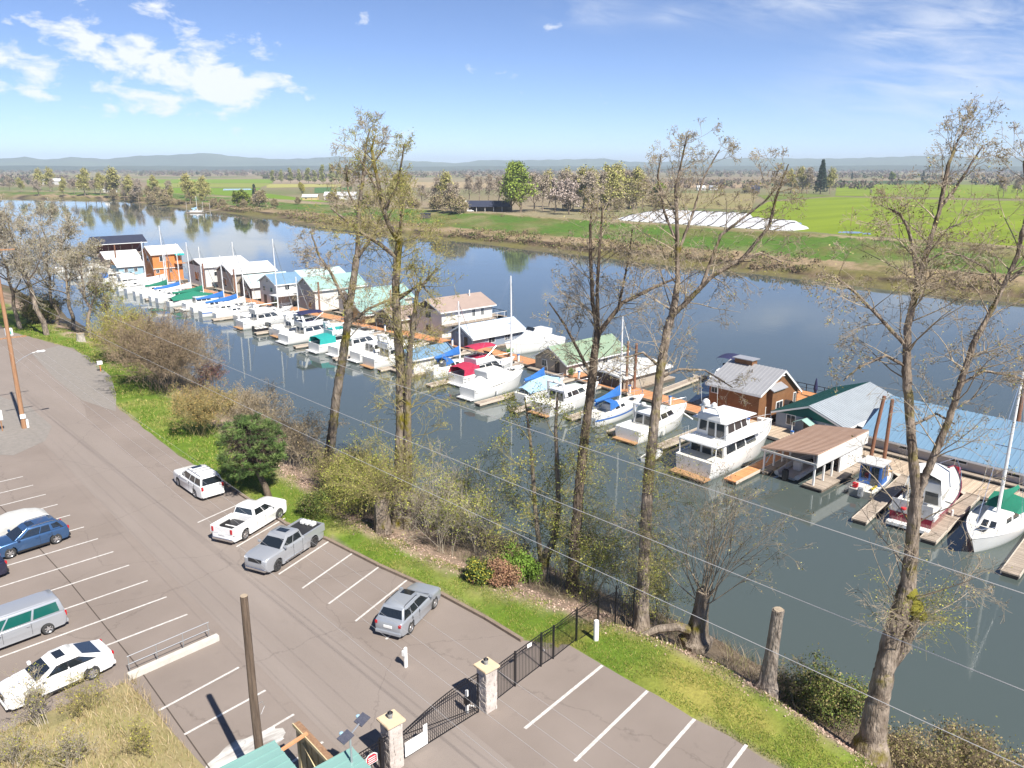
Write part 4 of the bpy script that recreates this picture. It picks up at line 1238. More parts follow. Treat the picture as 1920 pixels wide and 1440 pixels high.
    rw = [(b0 - .014 + (r0 - b0) * s.get('rw0', .22), yy * (wb * .84), lo + (zr - lo) * s.get('rw0', .22)) for yy in (-1, 1)] + [(r0 - .016 + (b0 - r0) * .1, yy * wr * .84, zr - .045 - .1 * (zr - lo)) for yy in (1, -1)]
    MB().poly(rw).build('rear_window', GLASS, root)
    if s.get('sunroof'):
        x0, x1 = s['sunroof']
        MB().box(x0, x1, -wr * .52, wr * .52, zr + .02, zr + .053).build('sunroof', GLASS, root)
    if s.get('rails'):
        for sg in (-1, 1):
            MB().tube([(r0 + .15, sg * wr * .88, zr + .0), (r0 + .3, sg * wr * .88, zr + .06), (r1 - .45, sg * wr * .88, zr + .06), (r1 - .3, sg * wr * .88, zr)], .022, 5).build('roof_rail', s['rails'], root)
    if s.get('ribs'):
        for xx in s['ribs']:
            MB().box(xx - .02, xx + .02, -wr * .86, wr * .86, zr + .02, zr + .062).build('roof_bar', TRIM, root)
    for sg in (-1, 1):
        tf = taper(L / 2)
        MB().box(L / 2 - .34, L / 2 - .025, sg * w * tf * .62, sg * w * tf * .985, zh - .28, zh - .12).build('headlight', HEAD, root, bevel=.05)
        tl = s.get('lamp', (zbelt - .30, zbelt - .05, .10))
        MB().box(-L / 2 - .012, -L / 2 + tl[2] + .10, sg * w * tf * .78, sg * (w * tf * .97), tl[0], tl[1]).build('tail_light', TAIL, root, bevel=.025)
        for xa in (xf, xr):
            wheel(root, xa, sg * (w - .115), r, .235, s.get('rim', ALLOY), s.get('spokes', 6))
            MB().box(xa - arch, xa + arch, sg * (w - .35), sg * (w - .26), zb + .02, zbelt - .2).build('wheel_housing', TRIM, root)
    MB().box(L / 2 - .10, L / 2 + .012, -w * .52, w * .52, zh - .40, zh - .16).build('grille', s.get('grille', TRIM), root, bevel=.02)
    MB().box(L / 2 - .14, L / 2 + .03, -w * .80, w * .80, zb + .02, zb + .20).build('front_bumper', s.get('bumper', TRIM), root, bevel=.03)
    MB().box(-L / 2 - .05, -L / 2 + .12, -w * .86, w * .86, zb + .02, zb + .22).build('rear_bumper', s.get('bumper', TRIM), root, bevel=.03)
    MB().box(-L / 2 - .03, -L / 2 + .02, -.26, .26, zb + .42, zb + .56).build('number_plate', PLATE, root)
    if xb is not None:
        zs = s.get('bedtop', zbelt + .02)
        for sg in (-1, 1):
            MB().extrude([(px * .999, sg * w * .985, pz) for px, pz in [(xb + .01, s['floor'] - .05), (xb + .01, zs), (-L / 2 + .05, zs), (-L / 2 + .03, s['floor'] - .05)]], (0, -sg * .13, 0)).build('bed_side', body_m, root)
        MB().box(-L / 2 + .02, -L / 2 + .11, -w * .86, w * .86, s['floor'] - .05, zs - .01).build('tailgate', body_m, root, bevel=.02)
        MB().box(-L / 2 + .12, xb - .02, -w * .85, w * .85, s['floor'] + .02, s['floor'] + .05).build('bed_liner', TRIM, root)
    return root


WHITE = paint('white', (0.78, 0.78, 0.77))
SILVER = paint('silver', (0.36, 0.375, 0.40), .3, .3)
SILVER2 = paint('silver_light', (0.33, 0.355, 0.39), .3, .3)
BLUE = paint('blue', (0.045, 0.11, 0.24), .5, .3)
DARKC = paint('dark', (0.02, 0.022, 0.05), .3, .3)
SUV_BIG = dict(L=5.6, W=2.04, H=1.90, axles=(1.68, -1.62), r=.40, belt=1.22, hood=1.16, cowl=1.15, rear=-2.62, cab_base=(-2.74, 1.20), cab_roof=(-2.46, .45), windows=((.56, .94, .12, .86), (.30, .535, .12, .86), (.04, .275, .12, .86)), rake=.05, seams=(.55, .29), rails=CHROME, sunroof=(-.2, .25), ribs=(-.55, -1.15), lamp=(.85, 1.18, .05), bumper=WHITE, tail=1.2, rw0=.1, cat='car')
car('sport_utility_vehicle', 'long white utility vehicle parked beside the pine, first along the kerb', 21.0, 61.1, 92, SUV_BIG, WHITE)
PICK = dict(L=5.85, W=2.06, H=1.90, axles=(1.95, -1.78), r=.41, belt=1.27, hood=1.24, cowl=1.42, rear=-2.6, cab_base=(-.72, 1.48), cab_roof=(-.55, .72), windows=((.52, .93, .12, .86), (.10, .49, .12, .86)), rake=.07, seams=(.51, .09), bed=-.80, floor=.82, lamp=(.86, 1.22, .04), cat='pickup', bumper=CHROME, rw0=.2)
p1 = car('pickup_truck', 'white crew-cab pickup with an empty open bed, nose to the kerb', 21.1, 51.5, 25, PICK, WHITE)
P2 = dict(PICK); P2.update(sunroof=(-.1, .38), rim=ALLOY_DARK)
p2 = car('pickup_truck', 'silver crew-cab pickup backed in beside the white one', 21.0, 45.9, 203, P2, SILVER)
MB().box(-2.75, -.85, -.92, .92, 1.18, 1.215).build('bed_cover', TRIM, p2)
for sg in (-1, 1):
    MB().box(-.5, 1.3, sg * .98, sg * 1.10, .36, .42).build('side_step', CHROME, p2)
for k, (bx, by, bw) in enumerate(((-2.35, .45, .34), (-2.35, .02, .30), (-2.35, -.38, .34))):
    j = tag(MB().box(-.22, .22, -bw / 2, bw / 2, 0, .27).build('water_jug', mat('jug_plastic', (0.72, 0.72, 0.70), rough=.4), None, bevel=.06), ('right', 'middle', 'left')[k] + ' one of three white containers on the silver pickup bed cover', 'container', 'white containers on the silver pickup')
    ca, sa = math.cos(R(203)), math.sin(R(203))
    j.location = (21.0 + bx * ca - by * sa, 45.9 + bx * sa + by * ca, 1.236)
    j.rotation_euler = (0, 0, R(203))
X5 = dict(L=4.70, W=1.88, H=1.70, axles=(1.42, -1.40), r=.37, belt=1.06, hood=1.00, cowl=1.02, rear=-2.05, cab_base=(-2.12, 1.10), cab_roof=(-1.72, .18), windows=((.54, .90, .12, .86), (.30, .52, .12, .86), (.06, .28, .14, .84)), rake=.10, seams=(.53, .29), rails=TRIM, sunroof=(-.35, .1), lamp=(.80, .98, .08), bumper=SILVER2, tail=1.04, tumble=.74)
car('estate_car', 'silver sport estate parked alone in the bays near the gate', 22.75, 34.05, 25, X5, SILVER2)
EQ = dict(L=4.72, W=1.85, H=1.70, axles=(1.40, -1.45), r=.37, belt=1.08, hood=1.02, cowl=.98, rear=-2.05, cab_base=(-2.16, 1.08), cab_roof=(-1.72, .20), windows=((.54, .90, .12, .86), (.30, .52, .12, .86), (.05, .24, .25, .84)), rake=.10, seams=(.53, .29), rails=CHROME, sunroof=(-.4, .05), lamp=(.84, 1.06, .10), cladding=TRIM, tail=1.07)
car('crossover_car', 'metallic blue crossover parked next to the covered car', 8.45, 58.75, 186, EQ, BLUE)
XT = dict(L=5.0, W=1.90, H=1.66, axles=(1.45, -1.35), r=.38, belt=1.10, hood=.98, cowl=1.02, rear=-2.2, cab_base=(-2.30, 1.12), cab_roof=(-.95, .15), windows=((.58, .90, .14, .84), (.36, .56, .14, .84), (.17, .34, .18, .72)), rake=.12, seams=(.57, .33), sunroof=(-.42, .02), lamp=(.86, 1.04, .10), tail=1.08, rw0=.28, cladding=TRIM, bumper=WHITE, spokes=8)
car('crossover_car', 'white sloping-back crossover behind the dry weeds, bottom left', 6.05, 40.85, 186, XT, WHITE)
VAN = dict(L=4.9, W=1.84, H=1.94, axles=(1.45, -1.42), r=.33, belt=1.10, hood=1.02, cowl=1.75, rear=-2.3, cab_base=(-2.38, 1.80), cab_roof=(-2.18, 1.05), windows=((.78, .96, .10, .84), (.42, .755, .12, .86), (.06, .39, .12, .86)), rake=.06, seams=(.76, .42), lamp=(.72, 1.02, .06), glass=GLASS_TEAL, surround=False, tail=1.08, rw0=.15, tumble=.84, cat='van', bumper=SILVER)
car('passenger_van', 'silver passenger van with teal side windows at the left edge', 5.35, 46.9, 184, VAN, SILVER)
SED = dict(EQ); SED.update(rails=None, sunroof=None)
car('crossover_car', 'dark car mostly cut off by the left edge, below the blue crossover', 4.15, 55.75, 185, SED, DARKC)

# the covered car
cov = thing('covered_car', 'car under a wrinkled pale grey dust cover, left edge', 'covered car', (8.1, 62.0, 0.0), R(184))
prof = [(-2.35, .55, .80), (-2.2, .98, .86), (-1.7, 1.28, .90), (-1.0, 1.42, .92), (0, 1.45, .93), (.6, 1.38, .93), (1.3, 1.06, .92), (1.9, .98, .90), (2.3, .82, .84), (2.42, .5, .76)]
rng = random.Random(3)
rings = []
for i, (px, pz, pw) in enumerate(prof):
    ring = []
    for k in range(17):
        a = math.pi * k / 16
        ca, sa = math.cos(a), math.sin(a)
        yy = pw * math.copysign(abs(ca) ** 0.45, ca)
        zz = .16 + (pz - .16) * sa ** 0.5
        wr_ = .022 * math.sin(7 * a + i * 1.9) + rng.uniform(-.016, .016)
        ring.append((px + rng.uniform(-.02, .02), yy * (1 + wr_), zz * (1 + wr_)))
    rings.append(ring)
MB().loft(rings, closed=False, cap=False).build('dust_cover', mat('dust_cover', (0.40, 0.40, 0.385), (0.50, 0.50, 0.48), scale=2, rough=.9, bump=.5, bscale=7), cov, smooth=True)
MB().poly(rings[0]).build('cover_end', MATS['dust_cover'], cov); MB().poly(rings[-1]).build('cover_end', MATS['dust_cover'], cov)
for xa in (-1.35, 1.35):
    for sg in (-1, 1):
        wheel(cov, xa, sg * .74, .33, .2, ALLOY)
# ================================================================== gate, fence, poles, wires, shed
IRON = mat('black_iron', (0.018, 0.018, 0.022), rough=.4, metal=.4)
STONE = mat('ledge_stone', (0.36, 0.315, 0.28), (0.62, 0.56, 0.52), scale=1.6, rough=.9, bump=.6, space='World', contrast=2.2)
CAPST = mat('cap_stone', (0.55, 0.42, 0.27), (0.62, 0.50, 0.34), scale=3, rough=.8)
CONC = mat('concrete', (0.42, 0.40, 0.36), (0.58, 0.55, 0.50), scale=2.5, rough=.9, bump=.3, detail=8)
WHITEP = mat('white_plastic', (0.76, 0.76, 0.74), rough=.5)
GALV = mat('galvanised', (0.48, 0.49, 0.50), rough=.45, metal=.7)


def pickets(root, p0, p1, top, z0=.1, gap=.115, finials=True):
    a, b = Vector((*p0, 0)), Vector((*p1, 0))
    L = (b - a).length
    m = MB()
    n = int(L / gap)
    for i in range(1, n):
        q = a.lerp(b, i / n)
        h = top(i / n)
        m.box(q.x - .009, q.x + .009, q.y - .009, q.y + .009, z0 - .04, h)
    kind(m.build('pickets', IRON, root), 'stuff')
    for dz in ((0.0, .035), (-.17, .03)):
        r_ = MB()
        k = 14
        for i in range(k):
            f0, f1 = i / k, (i + 1) / k
            q0, q1 = a.lerp(b, f0), a.lerp(b, f1)
            r_.bar((q0.x, q0.y, top(f0) + dz[0]), (q1.x, q1.y, top(f1) + dz[0]), dz[1])
        r_.build('top_rail', IRON, root)
    MB().bar((a.x, a.y, z0), (b.x, b.y, z0), .035).build('bottom_rail', IRON, root)


def post(root, x, y, h, w=.07, z=-.3):
    MB().box(x - w / 2, x + w / 2, y - w / 2, y + w / 2, z, h).build('post', IRON, root)


G0, G1 = (15.55, 24.75), (20.75, 25.0)
gate = thing('driveway_gate', 'black iron driveway gate with an arched top between two stone pillars', 'gate', (15.9, 24.8, 0))
def gp(p): return (p[0] - 15.9, p[1] - 24.8)
arch_top = lambda f: 1.45 + .75 * math.sin(min(1, f * 1.05) * math.pi * .55)
pickets(gate, gp((15.95, 24.78)), gp((20.38, 24.98)), arch_top)
for x_, y_, h_ in ((15.95, 24.78, 1.45), (20.38, 24.98, 2.15)):
    q = gp((x_, y_)); post(gate, q[0], q[1], h_, .06, .06)
m_ = MB(); a_, b_ = gp((15.98, 24.78)), gp((20.34, 24.98))
m_.bar((a_[0], a_[1] + .02, 1.3), (b_[0], b_[1] + .02, .3), .03)
m_.build('brace', IRON, gate)
sx, sy = gp((16.0, 24.72))
MB().extrude([(sx, sy, .18), (sx + 1.25, sy + .055, .18), (sx + 1.25, sy + .055, 1.25), (sx + 1.02, sy + .045, 1.25), (sx + 1.02, sy + .045, .92), (sx, sy, .92)], (0, -.02, 0)).build('white_panel', WHITEP, gate)
opn = thing('gate_opener', 'pale gate opener arm standing at the right end of the arched gate', 'gate opener', (20.0, 25.35, 0))
MB().box(-.06, .06, -.06, .06, 0, 1.25).build('post', WHITEP, opn)
MB().tube([(0, 0, .65), (.15, -.05, .35), (.42, -.1, .22)], .03, 6).build('arm', WHITEP, opn)
MB().box(-.13, .13, -.1, .1, .5, .95).build('motor_box', IRON, opn, bevel=.02)

side_f = thing('iron_fence', 'short black iron fence with a red notice left of the gate pillar', 'fence', (13.2, 24.6, 0))
pickets(side_f, (0, 0), (2.15, .12), lambda f: 1.75)
post(side_f, 0, 0, 1.85); post(side_f, 1.6, .09, 1.85, .16)
main_f = thing('iron_fence', 'long black iron fence from the gate pillar down to the water', 'fence', (20.95, 25.0, 0))
FP = [(.15, .0), (2.1, .3), (4.2, .6), (5.15, .65), (7.3, 1.0), (9.3, 1.2), (10.7, 1.1), (11.4, .35)]
for a_, b_ in zip(FP, FP[1:]):
    zz = gz(20.95 + b_[0], 25 + b_[1]) if b_[0] > 6 else 0
    pickets(main_f, a_, b_, lambda f: 1.95 + min(0, zz) * .6, z0=.1 + min(0, zz))
for q in FP[1:]:
    post(main_f, q[0], q[1], 2.02, .07, -1.0)
MB().box(3.05, 3.35, .42, .44, 1.7, 1.9).build('notice', WHITEP, main_f)
MB().box(4.3, 4.36, .5, .56, .9, 1.0).build('latch', GALV, main_f)
sg_ = tag(MB().extrude([(-.28, 0, 0), (.28, 0, 0), (.28, 0, .38), (.14, 0, .50), (-.14, 0, .50), (-.28, 0, .38)], (0, .015, 0)).build('notice_board', WHITEP), 'red and white notice hung on the short iron fence left of the pillar', 'sign')
sg_.location = (14.25, 24.58, .95)
MB().extrude([(-.24, -.004, .04), (.24, -.004, .04), (.24, -.004, .36), (.12, -.004, .46), (-.12, -.004, .46), (-.24, -.004, .36)], (0, -.004, 0)).build('red_face', mat('sign_red', (0.52, 0.03, 0.05), rough=.5), sg_)
for k in range(3):
    MB().box(-.18, .18, -.012, -.009, .10 + .10 * k, .14 + .10 * k).build('text_line', WHITEP, sg_)

# stone pillars: a core clad in ledge stones that can each be told apart
bm = bmesh.new(); bmesh.ops.create_cube(bm, size=1.0)
rng = random.Random(2)
for v_ in bm.verts:
    v_.co += Vector((rng.uniform(-.04, .04), rng.uniform(-.05, .05), rng.uniform(-.06, .06)))
STONE_ME = bpy.data.meshes.new('stone'); bm.to_mesh(STONE_ME); bm.free(); STONE_ME.materials.append(STONE)


def pillar(x, y, lab):
    root = thing('gate_pillar', lab, 'pillar', (x, y, 0), 0, 'gate pillars')
    MB().box(-.29, .29, -.29, .29, -.3, 2.28).build('core', mat('mortar', (0.12, 0.10, 0.085), rough=.95), root)
    rng = random.Random(int(x * 10))
    z = 0.0
    while z < 2.2:
        h = min(rng.uniform(.12, .24), 2.27 - z)
        for fc in range(4):
            u = -.335
            while u < .33:
                wd = min(rng.uniform(.16, .34), .335 - u)
                if .335 - u - wd < .09:
                    wd = .335 - u
                dep = rng.uniform(.05, .085)
                o = bpy.data.objects.new('stone', STONE_ME); COL.objects.link(o); o.parent = root
                cx_, cy_ = u + wd / 2, -.29 - dep / 2 + .02
                c4, s4 = math.cos(fc * math.pi / 2), math.sin(fc * math.pi / 2)
                o.location = (cx_ * c4 - cy_ * s4, cx_ * s4 + cy_ * c4, z + h / 2)
                o.rotation_euler = (0, 0, fc * math.pi / 2)
                o.scale = (wd - .012, dep + .03, h - .014)
                u += wd
        z += h
    MB().box(-.46, .46, -.46, .46, 2.28, 2.40).build('cap', CAPST, root, bevel=.02)
    lt = MB().lathe((0, .05, 2.40), [(.10, 0), (.06, .03), (.10, .07), (.12, .16), (.11, .26), (.04, .30)], 10).build('lantern', mat('lantern_glass', (0.30, 0.32, 0.33), rough=.15, metal=.3), root, smooth=True)
    MB().lathe((0, .05, 2.66), [(.13, 0), (.05, .07), (.02, .1)], 10).build('lantern_hat', IRON, lt)
    return root


pillar(15.45, 24.85, 'ledge-stone pillar beside the white panel, left of the arched gate')
pillar(20.95, 25.0, 'ledge-stone pillar between the arched gate and the long fence')


def bollard(x, y, h, lab, flat=False):
    root = thing('bollard', lab, 'bollard', (x, y, 0), R(20))
    if flat:
        MB().box(-.10, .10, -.07, .07, -.2, h).build('post', WHITEP, root, bevel=.03)
        MB().box(-.20, -.09, -.11, .11, h - .42, h - .12).build('keypad_box', WHITEP, root, bevel=.02)
    else:
        MB().lathe((0, 0, -.2), [(.15, 0), (.15, h), (.13, h + .16), (.05, h + .2)], 14).build('post', WHITEP, root, smooth=True)
    return root


bollard(19.9, 30.3, 1.15, 'white keypad post standing alone on the asphalt before the gate', True)
bollard(29.2, 25.4, 1.15, 'white bollard on the lawn beside the long fence')
# retaining wall with railing
wl = thing('retaining_wall', 'low concrete wall end between the two rows of bays', 'wall', (8.8, 38.9, 0), math.atan2(.4, 4.8))
MB().box(0, 4.85, -.16, .16, -.3, .34).build('wall', CONC, wl, bevel=.03)
rl = thing('railing', 'thin grey pipe railing standing along the concrete wall', 'railing', (9.0, 39.25, 0), math.atan2(.35, 4.2))
for k in range(4):
    MB().tube([(k * 1.42, 0, -.1), (k * 1.42, 0, 1.08)], .025, 6).build('post', GALV, rl)
for zz in (.15, .62, 1.08):
    MB().tube([(-.05, 0, zz), (4.32, 0, zz)], .022, 6).build('rail', GALV, rl)

# poles ------------------------------------------------------------------
def timber(name, c1, c2):
    return mat(name, c1, c2, scale=2.5, rough=.9, bump=.6, bscale=12, stretch=(4, 4, .25), detail=8, contrast=2.2)


POLE_D = timber('weathered_pole', (0.045, 0.03, 0.022), (0.19, 0.135, 0.095))
POLE_B = timber('brown_pole', (0.26, 0.125, 0.06), (0.44, 0.26, 0.15))
cp_ = thing('utility_pole', 'dark cut-off timber pole standing beside the green-roofed shed', 'pole', (10.4, 26.75, 0))
MB().tube([(0, 0, -.5), (0, 0, 2), (-.02, .02, 5), (0, 0, 9.45)], [.185, .18, .165, .145], 14).build('shaft', POLE_D, cp_, smooth=True)
MB().lathe((0, 0, 9.45), [(.143, 0), (.13, .012), (.02, .014)], 14).build('cut_top', mat('cut_wood', (0.42, 0.34, 0.24)), cp_)
MB().tube([(.18, .1, 4.5), (.42, .25, 4.4), (.5, .3, 4.1), (.3, .2, 3.9), (.16, .1, 4.0)], .008, 4).build('loose_wire', GALV, cp_)
lp = thing('utility_pole', 'brown timber utility pole with a street light arm, left edge', 'pole', (14.0, 88.2, 0))
MB().tube([(0, 0, -.5), (0, 0, 6), (0, 0, 18.5)], [.23, .20, .14], 14).build('shaft', POLE_B, lp, smooth=True)
MB().tube([(.15, -.02, 6.6), (.9, -.25, 7.15), (1.7, -.5, 7.55), (2.1, -.6, 7.62)], .035, 6).build('lamp_arm', GALV, lp)
MB().box(2.0, 2.75, -.86, -.54, 7.55, 7.72).build('lamp_head', WHITEP, lp, bevel=.05)
MB().box(-.24, .24, -.26, -.22, 1.05, 1.5).build('notice', WHITEP, lp)
MB().box(.22, .42, -.12, .1, 0, .85).build('cable_guard', WHITEP, lp)
for zz, ln in ((17.6, 2.6), (9.2, 2.2)):
    MB().bar((-ln / 2, 0, zz), (ln / 2 + .4, 0, zz), .1, .13).build('crossarm', POLE_B, lp)
bn = thing('banner_sign', 'white banner sign with a pale blue stripe, cut off by the left edge', 'sign', (10.2, 88.6, 0), R(-2))
MB().box(-2.2, 2.2, -.03, .03, 1.15, 2.15).build('board', WHITEP, bn)
MB().box(-1.9, 1.9, -.036, -.031, 1.55, 1.75).build('blue_stripe', mat('sign_blue', (0.25, 0.50, 0.68), rough=.5), bn)
for xx in (-2.0, 2.0):
    MB().box(xx - .05, xx + .05, .03, .13, 0, 2.1).build('post', POLE_B, bn)
kb = thing('meter_box', 'small white meter cabinet on the grass at the left edge', 'cabinet', (22.5, 141.0, 0))
MB().box(-.5, .5, -.4, .4, 0, 1.1).build('cabinet', WHITEP, kb, bevel=.04)
MB().box(-.3, .3, -.42, -.4, .2, .7).build('door', mat('teal_paint', (0.10, 0.36, 0.30), rough=.5), kb)
bb = thing('mail_post', 'small white box on an orange post beside the yellow-green shrub', 'post', (26.4, 107.5, 0))
MB().box(-.06, .06, -.06, .06, -.2, .9).build('post', mat('orange_paint', (0.5, 0.19, 0.07), rough=.6), bb)
MB().box(-.3, .3, -.2, .2, .9, 1.35).build('box', WHITEP, bb, bevel=.03)

# overhead wires, each strung from the brown pole to a pole behind the camera
WIRE = mat('wire', (0.44, 0.43, 0.42), rough=.5, metal=.2)
WIRES = [('lowest of the three riverside wires', (15.2, 88.2, 13.2), (18.9, -40, 13.2), .5), ('middle of the three riverside wires', (15.0, 88.2, 15.4), (17.6, -40, 15.6), .5), ('highest of the three riverside wires', (15.2, 88.2, 17.7), (17.1, -40, 17.7), .5),
         ('rightmost wire over the road, crossing the right pillar top', (14.9, 88.2, 9.3), (15.6, -40, 8.8), .4), ('second wire over the road from the river side', (14.2, 88.2, 9.3), (14.6, -40, 8.8), .5), ('third wire over the road from the river side', (13.4, 88.2, 9.3), (13.8, -40, 8.8), .45),
         ('leftmost wire, over the bays across the road', (13.0, 88.2, 9.0), (12.6, -40, 8.6), .5)]
for nm, a_, b_, sag in WIRES:
    a_, b_ = Vector(a_), Vector(b_)
    o = MB().tube([(a_.lerp(b_, k / 24) - Vector((0, 0, sag * 4 * (k / 24) * (1 - k / 24)))) - a_ for k in range(25)], .0095 if 'riverside' in nm else .0048, 5).build('overhead_wire', WIRE)
    o.location = a_
    tag(o, 'pale overhead wire: ' + nm, 'wire', 'overhead wires')

# the green-roofed shed pair in the foreground, its board screen and the solar lamp
TEAL = mat('teal_roof_metal', (0.165, 0.30, 0.275), (0.20, 0.345, 0.315), scale=1.2, rough=.42, metal=.0, coat=.2)


def panel_roof(root, x0, x1, y0, y1, z0, z1, step=.42):
    """metal roof falling along y, laid in separate panels with raised seams"""
    n = max(1, round((y1 - y0) / step))
    for k in range(n):
        ya, yb = y0 + (y1 - y0) * k / n, y0 + (y1 - y0) * (k + 1) / n
        za, zb_ = z0 + (z1 - z0) * k / n, z0 + (z1 - z0) * (k + 1) / n
        m = MB()
        m.extrude([(x0, ya, za), (x1, ya, za), (x1, yb, zb_), (x0, yb, zb_)], (0, 0, .03))
        m.build('roof_panel', TEAL, root)
        MB().bar((x0, yb - .02, zb_ + .045), (x1, yb - .02, zb_ + .045), .035, .05).build('roof_seam', TEAL, root)


PLY = mat('raw_boards', (0.50, 0.40, 0.22), (0.63, 0.53, 0.33), scale=2, rough=.85, stretch=(5, 5, .5))
BRNW = timber('brown_board', (0.20, 0.11, 0.06), (0.36, 0.22, 0.13))
sh = thing('shelter', 'teal metal roofed shelter in front of the cut-off pole', 'shelter', (10.9, 26.35, 0))
panel_roof(sh, -5.2, 0, -5.5, 0, 2.55, 2.85)
for xx in (-5.0, -.15):
    for yy in (-5.3, -.2):
        MB().box(xx - .06, xx + .06, yy - .06, yy + .06, 0, 2.58).build('post', PLY, sh)
MB().box(-5.0, -.2, -5.35, -5.25, 0, 2.5).build('back_wall', PLY, sh)
sh2 = thing('shelter', 'small teal metal roofed shelter behind the solar lamp', 'shelter', (13.05, 23.95, 0))
panel_roof(sh2, -2.6, 0, -3.4, 0, 2.6, 2.82)
for xx in (-2.45, -.12):
    for yy in (-3.2, -.15):
        MB().box(xx - .06, xx + .06, yy - .06, yy + .06, 0, 2.62).build('post', PLY, sh2)
MB().box(-2.4, -.15, -3.25, -3.15, 0, 2.55).build('back_wall', PLY, sh2)
sc = thing('board_screen', 'raw board screen with a brown cap rail between the two teal roofs', 'screen', (12.1, 24.05, 0))
k = 0
yy = 0.0
while yy < 2.75:
    MB().box(-.02 + (.03 if k % 2 else 0), .02 + (.03 if k % 2 else 0), yy, yy + .24, .05, 2.68).build('board', PLY, sc)
    yy += .262
    k += 1
MB().box(-.14, .16, -.05, 2.85, 2.70, 2.78).build('cap_rail', BRNW, sc)
MB().box(-.16, -.12, -.05, 2.85, 2.66, 2.82).build('cap_edge', PLY, sc)
MB().bar((-.06, .6, 1.3), (-.06, 2.2, 2.2), .09, .05).build('brace', PLY, sc)
bmx = tag(MB().bar((0, 0, 0), (1.25, .15, .05), .14, .09).build('roof_beam', mat('cedar_beam', (0.50, 0.235, 0.11), (0.58, 0.30, 0.15), scale=3, rough=.8)), 'orange cedar beam bridging the teal shelter and the board screen', 'beam')
bmx.location = (10.85, 25.75, 2.80)
sl = thing('solar_lamp', 'grey solar lamp post with twin heads behind the board screen', 'lamp', (12.62, 23.3, 0))
MB().tube([(0, 0, 0), (0, 0, 4.05)], .045, 8).build('post', GALV, sl)
MB().tube([(-.35, -.1, 4.02), (0, 0, 4.05), (.55, .25, 4.12)], .035, 6).build('arm', GALV, sl)
for (xx, yy, rz) in ((-.22, -.05, .2), (.78, .38, .3)):
    pn = MB().box(-.27, .27, -.20, .20, -.02, .02).build('solar_panel', mat('solar_cell', (0.045, 0.05, 0.075), (0.10, 0.10, 0.12), scale=14, rough=.25, coat=.6), sl)
    pn.location = (xx, yy, 4.12); pn.rotation_euler = (R(14), R(-8), rz)
    hd = MB().lathe((xx - .02, yy + .28, 4.06), [(.03, 0), (.085, .03), (.085, .10), (.03, .13)], 10).build('lamp_head', mat('lamp_blue', (0.30, 0.45, 0.55), rough=.3), sl)

# dry verge with weeds at the bottom left, and spilled white paint by the pole
verge_m = mat('dry_verge', (0.34, 0.27, 0.15), (0.22, 0.21, 0.07), scale=.8, rough=.95, bump=.8, bscale=20, space='World', detail=9)
mb = MB()
vp = [(-12, 12), (8.9, 16), (9.3, 30), (9.05, 33.2), (8.85, 37), (8.6, 38.75), (5.2, 38.85), (0, 38.4), (-12, 38)]
n = len(vp)
mb.v = [(x_, y_, .02) for x_, y_ in vp] + [(2 + (x_ - 2) * .8, 28 + (y_ - 28) * .82, .5) for x_, y_ in vp]
mb.f = [(i, (i + 1) % n, n + (i + 1) % n, n + i) for i in range(n)] + [tuple(range(n, 2 * n))]
kind(mb.build('verge', verge_m), 'structure')
sp = mat('spilled_paint', (0.62, 0.61, 0.58), (0.24, 0.21, 0.185), scale=1.1, rough=.8, space='World', stretch=(.5, 2.4, 1), detail=10, contrast=3.2)
pts = []
rng = random.Random(4)
for k in range(26):
    a = 2 * math.pi * k / 26
    pts.append((11.2 + 2.0 * math.cos(a) * rng.uniform(.82, 1.05), 30.0 + .95 * math.sin(a) * rng.uniform(.75, 1.05) + .1 * math.cos(a), .0085))
MB().poly(pts).build('paint_spill', sp, lot)


def blades(name, pts, rg, h0, h1, w, cols, lean=.5):
    """upright grass blades as one mesh"""
    P = np.array(pts); n = len(P)
    h = rg.uniform(h0, h1, (n, 1)); d = rg.normal(0, lean, (n, 2)) * h
    a = rg.uniform(0, math.pi, n)
    sx_ = np.stack([np.cos(a), np.sin(a), np.zeros(n)], 1) * w
    tip = P + np.concatenate([d, h], 1)
    mid = P + np.concatenate([d * .35, h * .55], 1)
    V = np.stack([P - sx_, P + sx_, mid + sx_ * .7, tip, mid - sx_ * .7], 1).reshape(-1, 3)
    b = np.arange(n)[:, None] * 5
    F = np.concatenate([b + np.array([[0, 1, 2, 4]]), b + np.array([[4, 2, 3, 3]])]).astype(np.int32)
    F = np.concatenate([b + np.array([[0, 1, 2]]), b + np.array([[0, 2, 4]]), b + np.array([[4, 2, 3]])]).astype(np.int32)
    c = np.array(cols)[rg.integers(0, len(cols), n)] * rg.uniform(.75, 1.2, (n, 1))
    return kind(colmesh(name, V, F, np.repeat(c, 5, axis=0), LEAF), 'stuff')


